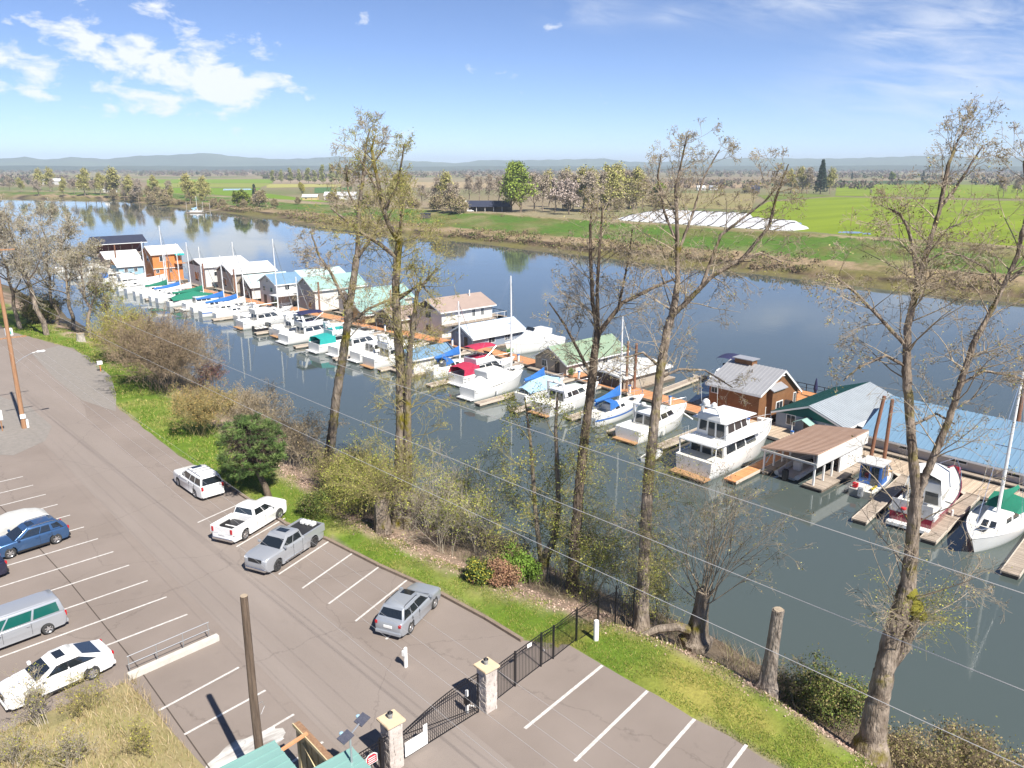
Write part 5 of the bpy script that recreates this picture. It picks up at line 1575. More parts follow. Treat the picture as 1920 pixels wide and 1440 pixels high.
rg = np.random.default_rng(9)
def vz(x_, y_):
    f = min(1, max(0, (8.9 - x_) / 1.6)) * min(1, max(0, (38.6 - y_) / 2.0))
    return .03 + .42 * f
pp = []
for i in range(26000):
    x_, y_ = rg.uniform(-3, 9.1), rg.uniform(20, 38.7)
    if mnoise.noise(Vector((x_ * .7, y_ * .7, 1))) > -.25 + rg.uniform(-.3, .3):
        pp.append((x_, y_, vz(x_, y_) - .02))
blades('dry_weeds', pp, rg, .15, .55, .011, [(0.44, 0.33, 0.18), (0.36, 0.27, 0.15), (0.27, 0.23, 0.09), (0.50, 0.40, 0.26)], .45)
pp = [(x_, y_, vz(x_, y_) - .02) for x_, y_ in zip(rg.uniform(-3, 7.5, 9000), rg.uniform(20, 37.5, 9000)) if mnoise.noise(Vector((x_ * .45, y_ * .45, 7))) > .14]
blades('green_weeds', pp, rg, .2, .6, .014, [(0.22, 0.22, 0.06), (0.26, 0.24, 0.08), (0.15, 0.17, 0.045)], .4)
for i, (x_, y_, h_, lab) in enumerate(((4.6, 37.6, 2.4, 'tall dry weed stems in front of the white crossover bonnet'), (6.4, 36.8, 1.9, 'dry weed clump right of the white crossover front wheel'), (5.0, 33.5, 1.8, 'olive weed clump low in the bottom left corner'), (7.4, 32.6, 1.5, 'russet weed clump near the lower end of the dry verge'), (3.2, 35.0, 2.0, 'weed clump at the far left bottom edge'))):
    shrub('weed_clump', lab, 'weeds', x_, y_, h_, 1.3, 90 + i, TWIG_OLIVE if i % 2 else TWIG_PALE, (0.035, YEL + BRN, 1, .1, .6), 12, None, .7, z=.35)
# lawn and verge grass
pp = []
for i in range(90000):
    y_ = rg.uniform(4, 64); e_ = lin(y_, *LOT_EDGE); b_ = lin(y_, *BANK_TOP)
    x_ = rg.uniform(e_ + .12, b_ + .8)
    if y_ > 30 and rg.random() < .35:
        continue
    if mnoise.noise(Vector((x_ * .5, y_ * .5, 2))) > -.28 + (.75 * max(0, (x_ - e_) / (b_ - e_) - .6)) + rg.uniform(-.15, .15):
        pp.append((x_, y_, gz(x_, y_) - .02))
blades('lawn_grass', pp, rg, .05, .15, .014, [(0.115, 0.185, 0.018), (0.155, 0.21, 0.02), (0.24, 0.245, 0.04), (0.36, 0.31, 0.10), (0.09, 0.15, 0.018)], .7)
pp = []
for i in range(26000):
    y_ = rg.uniform(60, 150); e_ = lin(y_, *LOT_EDGE); b_ = lin(y_, *BANK_TOP)
    x_ = rg.uniform(e_ + .1, b_ + 1)
    if mnoise.noise(Vector((x_ * .3, y_ * .3, 2))) > -.2:
        pp.append((x_, y_, gz(x_, y_) - .02))
blades('verge_grass', pp, rg, .10, .28, .03, [(0.095, 0.175, 0.018), (0.13, 0.205, 0.02), (0.19, 0.225, 0.035), (0.33, 0.29, 0.09)], .7)
# tangle of dead stems and litter down the bank
pp = []
for i in range(30000):
    y_ = rg.uniform(3, 150); b_ = lin(y_, *BANK_TOP)
    f = rg.uniform(.15, 1.0)
    x_ = b_ + (40.6 - b_) * f
    if mnoise.noise(Vector((x_ * .25, y_ * .25, 9))) > -.22:
        pp.append((x_, y_, gz(x_, y_) - .05))
blades('bank_brush', pp, rg, .25, 1.0, .012, [(0.17, 0.125, 0.09), (0.25, 0.19, 0.12), (0.12, 0.09, 0.07), (0.16, 0.16, 0.06), (0.30, 0.25, 0.18)], .8)
pp = []
for i in range(9000):
    y_ = rg.uniform(8, 75); b_ = lin(y_, *BANK_TOP)
    x_ = b_ + rg.normal(.6, .7)
    pp.append((x_, y_, gz(x_, y_) + .02))
v, f, c = leaves(pp, rg, .07, [(0.42, 0.30, 0.24), (0.48, 0.36, 0.29), (0.34, 0.24, 0.18)], 1, .03)
kind(colmesh('leaf_litter', v, f, c, LEAF), 'stuff')
# ================================================================== marina: docks, boats
GEL = mat('gelcoat', (0.78, 0.78, 0.76), (0.70, 0.70, 0.68), scale=.8, rough=.28, coat=.5)
DECKM = mat('deck_cream', (0.66, 0.64, 0.58), (0.56, 0.54, 0.48), scale=1.5, rough=.6)
BGLASS = mat('boat_glass', (0.02, 0.025, 0.03), rough=.06, spec=.8, coat=.5)
STEEL = mat('stainless', (0.70, 0.71, 0.72), rough=.2, metal=.9)
MASTM = mat('mast_alloy', (0.78, 0.78, 0.77), rough=.35, metal=.15)
TEAK = mat('teak', (0.34, 0.19, 0.09), (0.44, 0.26, 0.13), scale=3, rough=.7)


def cloth(name, c):
    return mat('canvas_' + name, c, tuple(q * .8 for q in c), scale=2.5, rough=.85, bump=.4, bscale=5)


NAVY, BLUEC, TEALC, REDC, GREENC, WHITEC, PALEB = (cloth('navy', (0.02, 0.022, 0.075)), cloth('blue', (0.03, 0.15, 0.45)), cloth('teal', (0.02, 0.33, 0.31)), cloth('red', (0.42, 0.025, 0.07)),
                                                 cloth('green', (0.012, 0.17, 0.105)), cloth('white', (0.72, 0.72, 0.70)), cloth('pale_blue', (0.32, 0.50, 0.66)))


def planks(name, c1, c2, along='x', wid=.14):
    if name in MATS:
        return MATS[name]
    m = mat(name, c1, c2, scale=1.2, rough=.85, bump=.3, bscale=20, detail=8)
    t = m.node_tree
    p = t.nodes['Principled BSDF']
    src = p.inputs['Base Color'].links[0].from_socket
    sp_ = nd(t, 'ShaderNodeSeparateXYZ')
    lk(t, nd(t, 'ShaderNodeTexCoord').outputs['Object'], sp_.inputs[0])
    fr = math_node(t, 'FRACT', math_node(t, 'DIVIDE', sp_.outputs[0 if along == 'x' else 1], wid))
    gap = math_node(t, 'LESS_THAN', fr, .12)
    idx = math_node(t, 'FLOOR', math_node(t, 'DIVIDE', sp_.outputs[0 if along == 'x' else 1], wid))
    wn = nd(t, 'ShaderNodeTexWhiteNoise', noise_dimensions='1D')
    lk(t, idx, wn.inputs['W'])
    f = math_node(t, 'ADD', math_node(t, 'MULTIPLY', wn.outputs['Value'], .45), .75)
    f = math_node(t, 'MULTIPLY', f, math_node(t, 'SUBTRACT', 1.0, math_node(t, 'MULTIPLY', gap, .55)))
    vm = nd(t, 'ShaderNodeVectorMath', operation='SCALE')
    lk(t, src, vm.inputs[0]); lk(t, f, vm.inputs['Scale']); lk(t, vm.outputs[0], p.inputs['Base Color'])
    return m


DK_OLD_X = planks('deck_old_x', (0.28, 0.225, 0.175), (0.40, 0.335, 0.27), 'x')
DK_OLD_Y = planks('deck_old_y', (0.40, 0.30, 0.21), (0.52, 0.42, 0.31), 'y')
DK_NEW_X = planks('deck_new_x', (0.50, 0.20, 0.075), (0.62, 0.29, 0.12), 'x')
DK_NEW_Y = planks('deck_new_y', (0.46, 0.20, 0.085), (0.58, 0.29, 0.14), 'y')
FLOATM = mat('dock_float', (0.07, 0.055, 0.045), (0.16, 0.13, 0.10), scale=2, rough=.9)
WOODEDGE = mat('dock_edge', (0.42, 0.36, 0.29), (0.55, 0.49, 0.41), scale=2, rough=.85)

# main walkway: a chain of deck sections
WALK = [(80.2, 2), (80.0, 12), (79.7, 24), (80.0, 36), (80.9, 48), (81.6, 60), (82.0, 72), (82.6, 84), (83.0, 95), (81.9, 107), (80.8, 119), (79.7, 131), (79.0, 143), (77.8, 155), (76.0, 168), (74.4, 181), (73.4, 194), (72.3, 207), (70.6, 221), (68.8, 236), (67.6, 252), (66.5, 270), (65.5, 300)]


def walk_x(s):
    return float(np.interp(s, [q[1] for q in WALK], [q[0] for q in WALK]))


dock = thing('main_dock', 'long plank walkway floating between the moored boats and houses', 'dock', (80, 40, WATER))
for (x0, y0), (x1, y1) in zip(WALK, WALK[1:]):
    a = math.atan2(y1 - y0, x1 - x0) - math.pi / 2
    L = math.hypot(x1 - x0, y1 - y0)
    w = 1.9 if y0 < 40 else 1.55
    m = (DK_OLD_Y if y0 < 40 else DK_NEW_Y)
    d_ = MB().box(-w, w, .03, L - .03, .32, .46).build('deck_section', m, dock)
    f_ = MB().box(-w + .15, w - .15, .1, L - .1, -.25, .32).build('float', FLOATM, dock)
    e_ = MB().box(-w - .06, -w, .03, L - .03, .2, .5).box(w, w + .06, .03, L - .03, .2, .5).build('edge_board', WOODEDGE if y0 < 40 else DK_OLD_Y, dock)
    for o in (d_, f_, e_):
        o.location = (x0 - 80, y0 - 40, 0)
        o.rotation_euler = (0, 0, a)


def finger(x0, x1, y, w, lab, new=False, deg=0):
    root = thing('finger_dock', lab, 'dock', (x1, y, WATER), R(deg), 'finger docks')
    L = x1 - x0
    MB().box(-L, 0, -w / 2, w / 2, .30, .42).build('deck', DK_NEW_X if new else DK_OLD_X, root)
    MB().box(-L, 0, -w / 2 - .07, -w / 2, .18, .46).build('edge_board', WOODEDGE, root)
    MB().box(-L, 0, w / 2, w / 2 + .07, .18, .46).build('edge_board', WOODEDGE, root)
    for k in range(int(L / 2.4) + 1):
        MB().box(-L + .1 + 2.4 * k, -L + 1.3 + 2.4 * k, -w / 2 + .04, w / 2 - .04, -.3, .3).build('float', FLOATM, root)
    MB().extrude([(0, w / 2, .43), (0, w / 2 + .9, .43), (-.9, w / 2, .43)], (0, 0, .05)).build('corner_brace', WOODEDGE, root)
    return root


FING = [(64.4, 78.0, 27.9, 1.15, 'weathered finger dock between the blue workboat and the red-hulled cruiser', False, 6), (65.0, 78.0, 21.9, 1.15, 'weathered finger dock between the red-hulled cruiser and the green-canvas sailboat', False, 4), (63.8, 78.0, 15.6, 1.15, 'weathered finger dock cut by the right edge beyond the green-canvas sailboat', False, 4),
        (64.0, 78.2, 39.6, 1.3, 'orange plank finger dock along the big motor yacht', True, 2), (65.0, 79.2, 50.4, 1.0, 'finger dock between the big yacht and the next white cruiser', False, 3), (66.2, 79.6, 57.2, 1.0, 'finger dock left of the second white cruiser', False, 3), (66.5, 80.2, 64.2, 1.0, 'finger dock right of the arched sport cruiser', False, 3),
        (63.5, 80.6, 70.9, 1.0, 'finger dock right of the pale blue covered boat', False, 2), (62.2, 80.8, 76.3, 1.0, 'finger dock right of the white-covered cruiser', False, 2), (62.8, 81.2, 87.8, 1.1, 'finger dock left of the red-canopied cruiser', False, 2), (62.5, 80.2, 99.6, 1.0, 'finger dock left of the blue-roofed floating shed', False, 1), (61.0, 79.4, 110.0, 1.0, 'finger dock right of the teal-canvas cruiser', False, 0),
        (60.5, 78.4, 122.4, 1.0, 'finger dock between teal-canvas and navy-canopied cruisers', False, 0), (60.5, 77.6, 137.6, 1.0, 'finger dock beside the dark-hulled skiff', False, 0), (60.0, 76.4, 156.2, 1.0, 'finger dock right of the two blue-covered sailboats', False, 0), (59.0, 74.4, 174.6, 1.0, 'finger dock right of the green-covered sailboat', False, 0), (58.5, 73.0, 191.5, 1.0, 'finger dock among the farthest sailboats', False, 0),
        (83.2, 95.4, 64.4, 1.0, 'finger dock on the open river side by the flat-roofed boathouse', False, 6), (83.2, 91.0, 57.4, .9, 'finger dock on the open river side left of the shingled house', False, 4)]
for f_ in FING:
    finger(*f_)


class TBox:
    """tapered box; faces can carry windows. x forward"""

    def __init__(self, x0, x1, w, z0, z1, rf=.3, ra=.1, tw=.9, wf=None):
        self.a = (x0, x1, w, wf if wf else w)
        self.z = (z0, z1)
        self.r = (rf, ra, tw)

    def pt(self, u, y, v):
        x0, x1, w, wf = self.a
        rf, ra, tw = self.r
        xa, xb = x0 + ra * v, x1 - rf * v
        ww = (w + (wf - w) * u) * (1 + (tw - 1) * v) / 2
        return (xa + (xb - xa) * u, y * ww, self.z[0] + (self.z[1] - self.z[0]) * v)

    def mesh(self, name, m, parent, bevel=.05):
        mb = MB()
        mb.loft([[self.pt(u, y, v) for u, y in ((0, -1), (0, 1), (.5, 1), (1, 1), (1, -1), (.5, -1))] for v in (0, 1)])
        return mb.build(name, m, parent, bevel=bevel, smooth=True)

    def win(self, face, u0, u1, v0, v1, parent, m=None, off=.02, name='window'):
        m = m or BGLASS
        if face in 'LR':
            y = 1 if face == 'L' else -1
            q = [self.pt(u0, y, v0), self.pt(u1, y, v0), self.pt(u1, y, v1), self.pt(u0, y, v1)]
            q = [(a, b + y * off, c) for a, b, c in q]
        else:
            u = 1 if face == 'F' else 0
            s = 1 if face == 'F' else -1
            q = [self.pt(u, 2 * u0 - 1, v0), self.pt(u, 2 * u1 - 1, v0), self.pt(u, 2 * u1 - 1, v1), self.pt(u, 2 * u0 - 1, v1)]
            q = [(a + s * off, b, c) for a, b, c in q]
        return MB().poly(q).build(name, m, parent)


def hull(root, L, W, fs, fb, m, tw=.85, stripe=None, draft=.5, fine=2.3, deck=DECKM, rake=.9, name='hull'):
    """lofted hull from transom (x=0) to bow (x=L); fs and fb are freeboards aft and forward"""
    rings, sheer = [], []
    N = 15
    for i in range(N + 1):
        f = i / N
        b = W / 2 * (tw + (1 - tw) * math.sin(min(1, f / .4) * math.pi / 2)) if f < .4 else W / 2 * max(0.012, 1 - ((f - .4) / .6) ** fine)
        zs = fs + (fb - fs) * f ** 1.8
        x = L * f
        r_ = rake * f ** 3
        prof = [(1.0, 1.0), (.985, .62), (.93, .22), (.86, 0.0), (.62, -.45), (.0, -1.0)]
        half = []
        for wq, zq in prof:
            z = zs * zq if zq >= 0 else draft * zq
            xx = x - r_ * (1 - max(0, zq)) - (.35 * r_ if zq < 0 else 0)
            half.append((xx, b * wq * (1 if zq > .9 else (1 - .22 * f * (1 - max(0, zq)))), z))
        ring = half + [(p[0], -p[1], p[2]) for p in reversed(half[:-1])]
        rings.append(ring)
        sheer.append((x, b, zs))
    h = MB().loft(rings, closed=False, cap=False)
    h.poly(rings[0])
    hh = h.build(name, m, root, smooth=True)
    d_ = MB()
    d_.loft([[(x, b * .97, z - .06), (x, -b * .97, z - .06)] for x, b, z in sheer], closed=False, cap=False)
    d_.build('deck', deck, root)
    g_ = MB()
    for s in (-1, 1):
        g_.tube([(x, s * b, z) for x, b, z in sheer], .045, 5)
    g_.build('rub_rail', m, hh)
    if stripe:
        s_ = MB()
        for sg in (-1, 1):
            o_ = len(s_.v)
            for i, (x, b, z) in enumerate(sheer):
                for zq in (.80, .62):
                    r_ = rake * (i / N) ** 3 * (1 - zq)
                    s_.v.append((x - r_, sg * (b * (1 - .22 * (i / N) * (1 - zq)) * (1 - .015 * (1 - zq) / .38) + .018), z * zq))
            for i in range(N):
                s_.f.append((o_ + 2 * i, o_ + 2 * i + 2, o_ + 2 * i + 3, o_ + 2 * i + 1))
        s_.build('hull_stripe', stripe, hh)
    return sheer


def bow_rail(root, sheer, h=.62, f0=.45, m=None):
    k0 = int(len(sheer) * f0)
    mb = MB()
    pts = [(x - .05, b * .93, z + h) for x, b, z in sheer[k0:]] + [(x - .05, -b * .93, z + h) for x, b, z in reversed(sheer[k0:-1])]
    mb.tube(pts, .02, 4)
    for p in pts[::2]:
        mb.tube([(p[0], p[1], p[2] - h), p], .015, 4)
    mb.build('bow_rail', m or STEEL, root)


def boat(name, label, x, y, deg, cat='boat', group=None):
    return thing(name, label, cat, (x, y, WATER), R(deg), group)


def cruiser(label, x, y, deg, L=10.5, W=3.5, stripe=None, fly=True, arch=True, canopy=None, aft=None, cover=None, hullm=None, name='motor_cruiser', bimini=None, seed=0):
    hullm = hullm or GEL
    rng = random.Random(seed)
    root = boat(name, label, x, y, deg)
    root.scale = (1.04, 1.06, 1.24)
    sh_ = hull(root, L, W, 1.05, 1.75, hullm, stripe=stripe)
    MB().box(-.65, 0, -W * .40, W * .40, .18, .28).build('swim_platform', GEL if hullm is not GEL else TEAK if rng.random() < .3 else GEL, root)
    c = TBox(L * .26, L * .80, W * .78, 1.0, 2.15, rf=L * .14, ra=.05, tw=.84, wf=W * .46).mesh('cabin', GEL, root)
    tb = TBox(L * .26, L * .80, W * .78, 1.0, 2.15, rf=L * .14, ra=.05, tw=.84, wf=W * .46)
    for f_ in 'LR':
        for (u0, u1) in ((.05, .30), (.33, .58), (.61, .84)):
            tb.win(f_, u0, u1, .42, .86, c)
    tb.win('F', .08, .48, .2, .9, c); tb.win('F', .52, .92, .2, .9, c)
    tb.win('A', .1, .48, .15, .88, c); tb.win('A', .56, .9, .15, .88, c)
    # coaming round the cockpit
    ck = MB()
    for s in (-1, 1):
        ck.box(.1, L * .27, s * W * .44 - .07, s * W * .44 + .07, .95, 1.28)
    ck.box(.05, .2, -W * .4, W * .4, .95, 1.28)
    ck.build('cockpit_coaming', GEL, root)
    MB().box(.2, L * .26, -W * .36, W * .36, .62, .70).build('cockpit_floor', TEAK if seed % 2 else DECKM, root)
    if fly:
        fb_ = TBox(L * .24, L * .60, W * .74, 2.15, 2.85, rf=.7, ra=-.1, tw=.98, wf=W * .6)
        fo = fb_.mesh('flybridge', GEL, root)
        MB().box(L * .27, L * .50, -W * .28, W * .28, 2.82, 2.87).build('flybridge_seat', canopy or DECKM, fo)
        MB().extrude([(L * .55, -W * .25, 2.85), (L * .55, W * .25, 2.85), (L * .52, W * .23, 3.2), (L * .52, -W * .23, 3.2)], (.02, 0, 0)).build('windshield', BGLASS, fo)
        zt = 2.85
    else:
        zt = 2.15
    if arch:
        ar = MB()
        xa = L * .26
        for s in (-1, 1):
            ar.extrude([(xa, s * W * .40, zt - .5), (xa + .5, s * W * .40, zt - .5), (xa + .05, s * W * .34, zt + .85), (xa - .35, s * W * .34, zt + .85)], (0, -s * .1, 0))
        ar.box(xa - .38, xa + .06, -W * .34, W * .34, zt + .80, zt + .92)
        ao = ar.build('radar_arch', GEL, root)
        MB().lathe((xa - .15, 0, zt + .92), [(.26, 0), (.3, .08), (.22, .2), (.02, .24)], 10).build('radome', GEL, ao, smooth=True)
        MB().tube([(xa - .2, W * .3, zt + .9), (xa - .5, W * .32, zt + 3.0)], .012, 4).build('antenna', GEL, ao)
    if bimini:
        bt(root, L * .22, L * .58, W * .72, zt + 1.35, zt, bimini)
    if aft:
        af = MB()
        x0, x1, w2 = .05, L * .27, W * .44
        rings = [[(x0 + .1, -w2, 1.25), (x0 + .3, -w2 * .92, 1.95), (x0 + .4, 0, 2.12), (x0 + .3, w2 * .92, 1.95), (x0 + .1, w2, 1.25)], [(x1, -w2, 1.25), (x1, -w2 * .92, 2.2), (x1, 0, 2.36), (x1, w2 * .92, 2.2), (x1, w2, 1.25)]]
        af.loft(rings, closed=False, cap=False)
        af.build('aft_canvas', aft, root, smooth=True)
    if cover:
        cv = MB()
        prof = [(.1, 1.25, .46), (L * .2, 2.0, .47), (L * .32, 2.75 if fly else 2.45, .44), (L * .52, 2.9 if fly else 2.5, .40), (L * .66, 2.35, .38), (L * .80, 1.85, .30), (L * .9, 1.7, .16)]
        rings = []
        for i, (xx, zz, ww) in enumerate(prof):
            w2 = W * ww
            rings.append([(xx, -w2, 1.1 + .4 * xx / L), (xx, -w2 * .9, (1.2 + zz) / 2 + .1), (xx + .03 * (i % 2), -w2 * .45, zz - .12), (xx, 0, zz), (xx + .03 * (i % 2), w2 * .45, zz - .12), (xx, w2 * .9, (1.2 + zz) / 2 + .1), (xx, w2, 1.1 + .4 * xx / L)])
        cv.loft(rings, closed=False, cap=False)
        cv.poly(rings[0])
        cv.build('winter_cover', cover, root, smooth=True)
    bow_rail(root, sh_)
    for s in (-1, 1):
        MB().lathe((L * .35, s * (W / 2 + .12), .25), [(.03, 0), (.11, .06), (.11, .5), (.03, .56)], 8).build('fender', WHITEC, root, smooth=True)
    return root


def bt(root, x0, x1, w, z, z0, m, name='bimini'):
    """cloth bimini on a tube frame"""
    mb = MB()
    rings = []
    for k in range(5):
        f = k / 4
        xx = x0 + (x1 - x0) * f
        zz = z - .10 * abs(2 * f - 1) ** 2
        rings.append([(xx, -w / 2, zz - .16), (xx, -w * .40, zz - .04), (xx, 0, zz + .06), (xx, w * .40, zz - .04), (xx, w / 2, zz - .16)])
    mb.loft(rings, closed=False, cap=False)
    o = mb.build(name, m, root, smooth=True)
    fr = MB()
    for s in (-1, 1):
        for xx in (x0 + .1, x1 - .1):
            fr.tube([(xx, s * w / 2, z - .2), ((x0 + x1) / 2, s * w / 2, z0)], .018, 4)
    fr.build('frame', STEEL, o)
    return o


def sailboat(label, x, y, deg, L=10, W=3.1, mast=.52, mh=13, sail=BLUEC, dodger=None, hullm=None, stripe=None, cover=None, name='sailboat', fore=True, spreaders=1):
    root = boat(name, label, x, y, deg)
    root.scale = (1.03, 1.10, 1.24)
    mh /= 1.24
    sh_ = hull(root, L, W, .95, 1.35, hullm or GEL, tw=.62, stripe=stripe, draft=.6, fine=2.0, rake=1.3)
    tb = TBox(L * .33, L * .70, W * .62, .95, 1.55, rf=.9, ra=.1, tw=.82, wf=W * .40)
    c = tb.mesh('cabin_trunk', GEL, root)
    for f_ in 'LR':
        for u0, u1 in ((.08, .34), (.42, .66)):
            tb.win(f_, u0, u1, .3, .8, c)
    tb.win('F', .15, .45, .25, .8, c); tb.win('F', .55, .85, .25, .8, c)
    MB().box(L * .76, L * .81, -.28, .28, 1.28, 1.36).build('hatch', BGLASS, root)
    for s in (-1, 1):
        MB().box(L * .08, L * .33, s * W * .30 - .06, s * W * .30 + .06, .92, 1.22).build('cockpit_coaming', GEL, root)
    MB().box(L * .08, L * .33, -W * .27, W * .27, .55, .60).build('cockpit_floor', TEAK, root)
    xm = L * mast
    mo = MB().tube([(xm, 0, 1.4), (xm, 0, mh * .6), (xm - .08, 0, mh)], [.13, .12, .085], 8).build('mast', MASTM, root, smooth=True)
    rg_ = MB()
    top = (xm - .08, 0, mh - .1)
    rg_.tube([top, (L * .99, 0, 1.4)], .018 if not fore else .045, 4)
    rg_.tube([top, (.1, 0, 1.0)], .013, 4)
    for s in (-1, 1):
        sp_ = (xm, s * W * .26, mh * .55)
        rg_.tube([top, sp_, (xm, s * W * .45, 1.2)], .012, 4)
        rg_.tube([(xm, 0, mh * .55), sp_], .03, 4)
    rg_.build('rigging', STEEL, mo)
    bl = xm - L * .10
    bm_ = MB().tube([(xm - .1, 0, 2.25), (xm - bl, 0, 2.15)], .065, 6).build('boom', MASTM, root)
    if sail:
        sv = MB()
        rings = []
        for k in range(7):
            f = k / 6
            hh_ = .75 * (1 - f) ** 1.5 + .16
            xx = xm - .12 - bl * .96 * f
            rings.append([(xx, -.10, 2.12), (xx, -.17, 2.26), (xx, 0, 2.3 + hh_), (xx, .17, 2.26), (xx, .10, 2.12)])
        sv.loft(rings)
        sv.build('sail_cover', sail, bm_, smooth=True)
    if dodger:
        mb = MB()
        x0, x1, w2 = L * .24, L * .40, W * .34
        mb.loft([[(x0, -w2, 1.25), (x0, -w2 * .95, 2.05), (x0, 0, 2.2), (x0, w2 * .95, 2.05), (x0, w2, 1.25)], [(x1 - .3, -w2, 1.5), (x1 - .4, -w2 * .9, 2.0), (x1 - .4, 0, 2.12), (x1 - .4, w2 * .9, 2.0), (x1 - .3, w2, 1.5)], [(x1 + .2, -w2 * .95, 1.5), (x1 + .2, -w2 * .8, 1.54), (x1 + .2, 0, 1.58), (x1 + .2, w2 * .8, 1.54), (x1 + .2, w2 * .95, 1.5)]], closed=False, cap=False)
        mb.build('dodger', dodger, root, smooth=True)
    if cover:
        mb = MB()
        rings = []
        for f, zz in ((.06, 1.5), (.2, 2.0), (.4, 2.3), (.52, 2.4), (.7, 1.9), (.88, 1.55)):
            w2 = W * .5 * (1 - max(0, f - .45) ** 2 * 2.6) * .96
            rings.append([(L * f, -w2, 1.1), (L * f, -w2 * .55, 1.1 + (zz - 1.1) * .6), (L * f, 0, zz), (L * f, w2 * .55, 1.1 + (zz - 1.1) * .6), (L * f, w2, 1.1)])
        mb.loft(rings, closed=False, cap=False)
        mb.build('deck_cover', cover, root, smooth=True)
    bow_rail(root, sh_, .55, .78)
    ls = MB()
    for s in (-1, 1):
        ls.tube([(q[0], s * q[1] * .95, q[2] + .55) for q in sh_[1:13]], .008, 3)
        for q in sh_[1:13:3]:
            ls.tube([(q[0], s * q[1] * .95, q[2]), (q[0], s * q[1] * .95, q[2] + .56)], .012, 3)
    ls.build('lifelines', STEEL, root)
    pr = MB().tube([(.1, -W * .28, 1.5), (-.05, 0, 1.55), (.1, W * .28, 1.5)], .018, 4)
    for s in (-1, 0, 1):
        pr.tube([(.1, s * W * .28, .95), (.08, s * W * .28, 1.5)], .015, 3)
    pr.build('stern_rail', STEEL, root)
    return root


MAROON = mat('maroon_gelcoat', (0.20, 0.012, 0.03), rough=.2, coat=.8)
REDP = mat('red_plastic', (0.5, 0.02, 0.03), rough=.4)
BLUEP = mat('blue_paint', (0.03, 0.11, 0.38), (0.05, 0.16, 0.45), scale=3, rough=.5)
DARKH = mat('dark_hull', (0.03, 0.028, 0.035), rough=.3, coat=.5)

# --- right to left along the near side of the dock
rb = cruiser('cruiser with maroon hull and white flybridge cover, stern to the viewer', 66.8, 23.2, 5, 12.3, 3.8, hullm=MAROON, fly=True, arch=False, cover=None, name='motor_cruiser', seed=1)
MB().box(-.7, 0, -1.6, 1.6, .22, .42).build('white_platform', GEL, rb)
cv = MB()
cv.loft([[(2.6, -1.45, 2.1), (2.7, -1.2, 3.2), (2.8, 0, 3.5), (2.7, 1.2, 3.2), (2.6, 1.45, 2.1)], [(5.0, -1.5, 2.3), (5.0, -1.25, 3.4), (5.0, 0, 3.75), (5.0, 1.25, 3.4), (5.0, 1.5, 2.3)], [(7.4, -1.2, 2.2), (7.2, -1.0, 2.9), (7.1, 0, 3.1), (7.2, 1.0, 2.9), (7.4, 1.2, 2.2)], [(8.6, -.9, 2.1), (8.6, -.7, 2.2), (8.6, 0, 2.25), (8.6, .7, 2.2), (8.6, .9, 2.1)]], closed=False, cap=False)
cv.build('flybridge_cover', WHITEC, rb, smooth=True)
MB().box(.02, .07, -1.55, 1.55, 1.05, 2.0).build('aft_curtain', cloth('grey', (0.52, 0.52, 0.52)), rb)
MB().lathe((-.12, .55, 1.35), [(.05, 0), (.22, .04), (.22, .14), (.05, .18)], 12).build('horseshoe_buoy', REDP, rb)
GOLD = mat('gold_leaf', (0.55, 0.36, 0.08), rough=.35, metal=.5)
lm = MB()                                # the gold name across the transom, as far as it shows: Y and A
for a_, b_ in (((.35, .95), (.22, .78)), ((.09, .95), (.22, .78)), ((.22, .78), (.22, .58)), ((-.10, .58), (-.24, .95)), ((-.24, .95), (-.38, .58)), ((-.16, .72), (-.32, .72))):
    lm.bar((-.03, a_[0], a_[1]), (-.03, b_[0], b_[1]), .05, .03)
kind(lm.build('name_lettering', GOLD, rb), 'stuff')
sailboat('white sailboat with green dodger, bow to the viewer at the right edge', 77.6, 18.1, 181, 12.2, 3.7, mast=.50, mh=14.1, sail=GREENC, dodger=GREENC, fore=False)
wb_ = boat('work_boat', 'small blue-cabined workboat loaded with firewood', 70.2, 29.0, 5)
hull(wb_, 7.6, 2.5, .75, 1.1, mat('alu_hull', (0.42, 0.42, 0.40), (0.30, 0.30, 0.29), scale=2, rough=.5, metal=.4), tw=.92, fine=2.6, rake=.5)
tb = TBox(2.0, 4.0, 2.0, .7, 2.75, rf=.05, ra=.0, tw=.98)
cb = tb.mesh('wheelhouse', BLUEP, wb_)
for f_ in 'LR':
    tb.win(f_, .12, .45, .35, .92, cb); tb.win(f_, .55, .9, .35, .92, cb)
tb.win('A', .1, .45, .05, .92, cb); tb.win('A', .55, .9, .3, .92, cb); tb.win('F', .1, .9, .45, .92, cb)
MB().box(1.75, 4.2, -1.12, 1.12, 2.75, 2.87).build('wheelhouse_roof', mat('roof_grey', (0.42, 0.41, 0.39), (0.55, 0.54, 0.52), scale=3, rough=.7), wb_)
MB().box(-.35, .0, -.25, .25, .2, 1.15).build('outboard_motor', mat('outboard_grey', (0.34, 0.36, 0.38), rough=.4), wb_, bevel=.08)
rng = random.Random(6)
for k in range(34):
    a = rng.uniform(0, 3.14)
    o = MB().cyl((0, 0, -.22), .085, .44, 6).build('firewood', mat('firewood', (0.42, 0.28, 0.15), (0.55, 0.38, 0.2), scale=5, rough=.9), wb_)
    o.location = (4.6 + rng.uniform(0, 1.5), rng.uniform(-.75, .75) * .8, .95 + rng.uniform(0, .35)); o.rotation_euler = (R(90), rng.uniform(-.3, .3), a)
MB().box(.25, .6, .45, .95, .8, 1.25).build('fuel_can', REDP, wb_, bevel=.05)
MB().box(.5, 1.6, -.9, -.7, .9, 1.0).build('yellow_plank', mat('yellow_paint', (0.55, 0.42, 0.05), rough=.6), wb_)
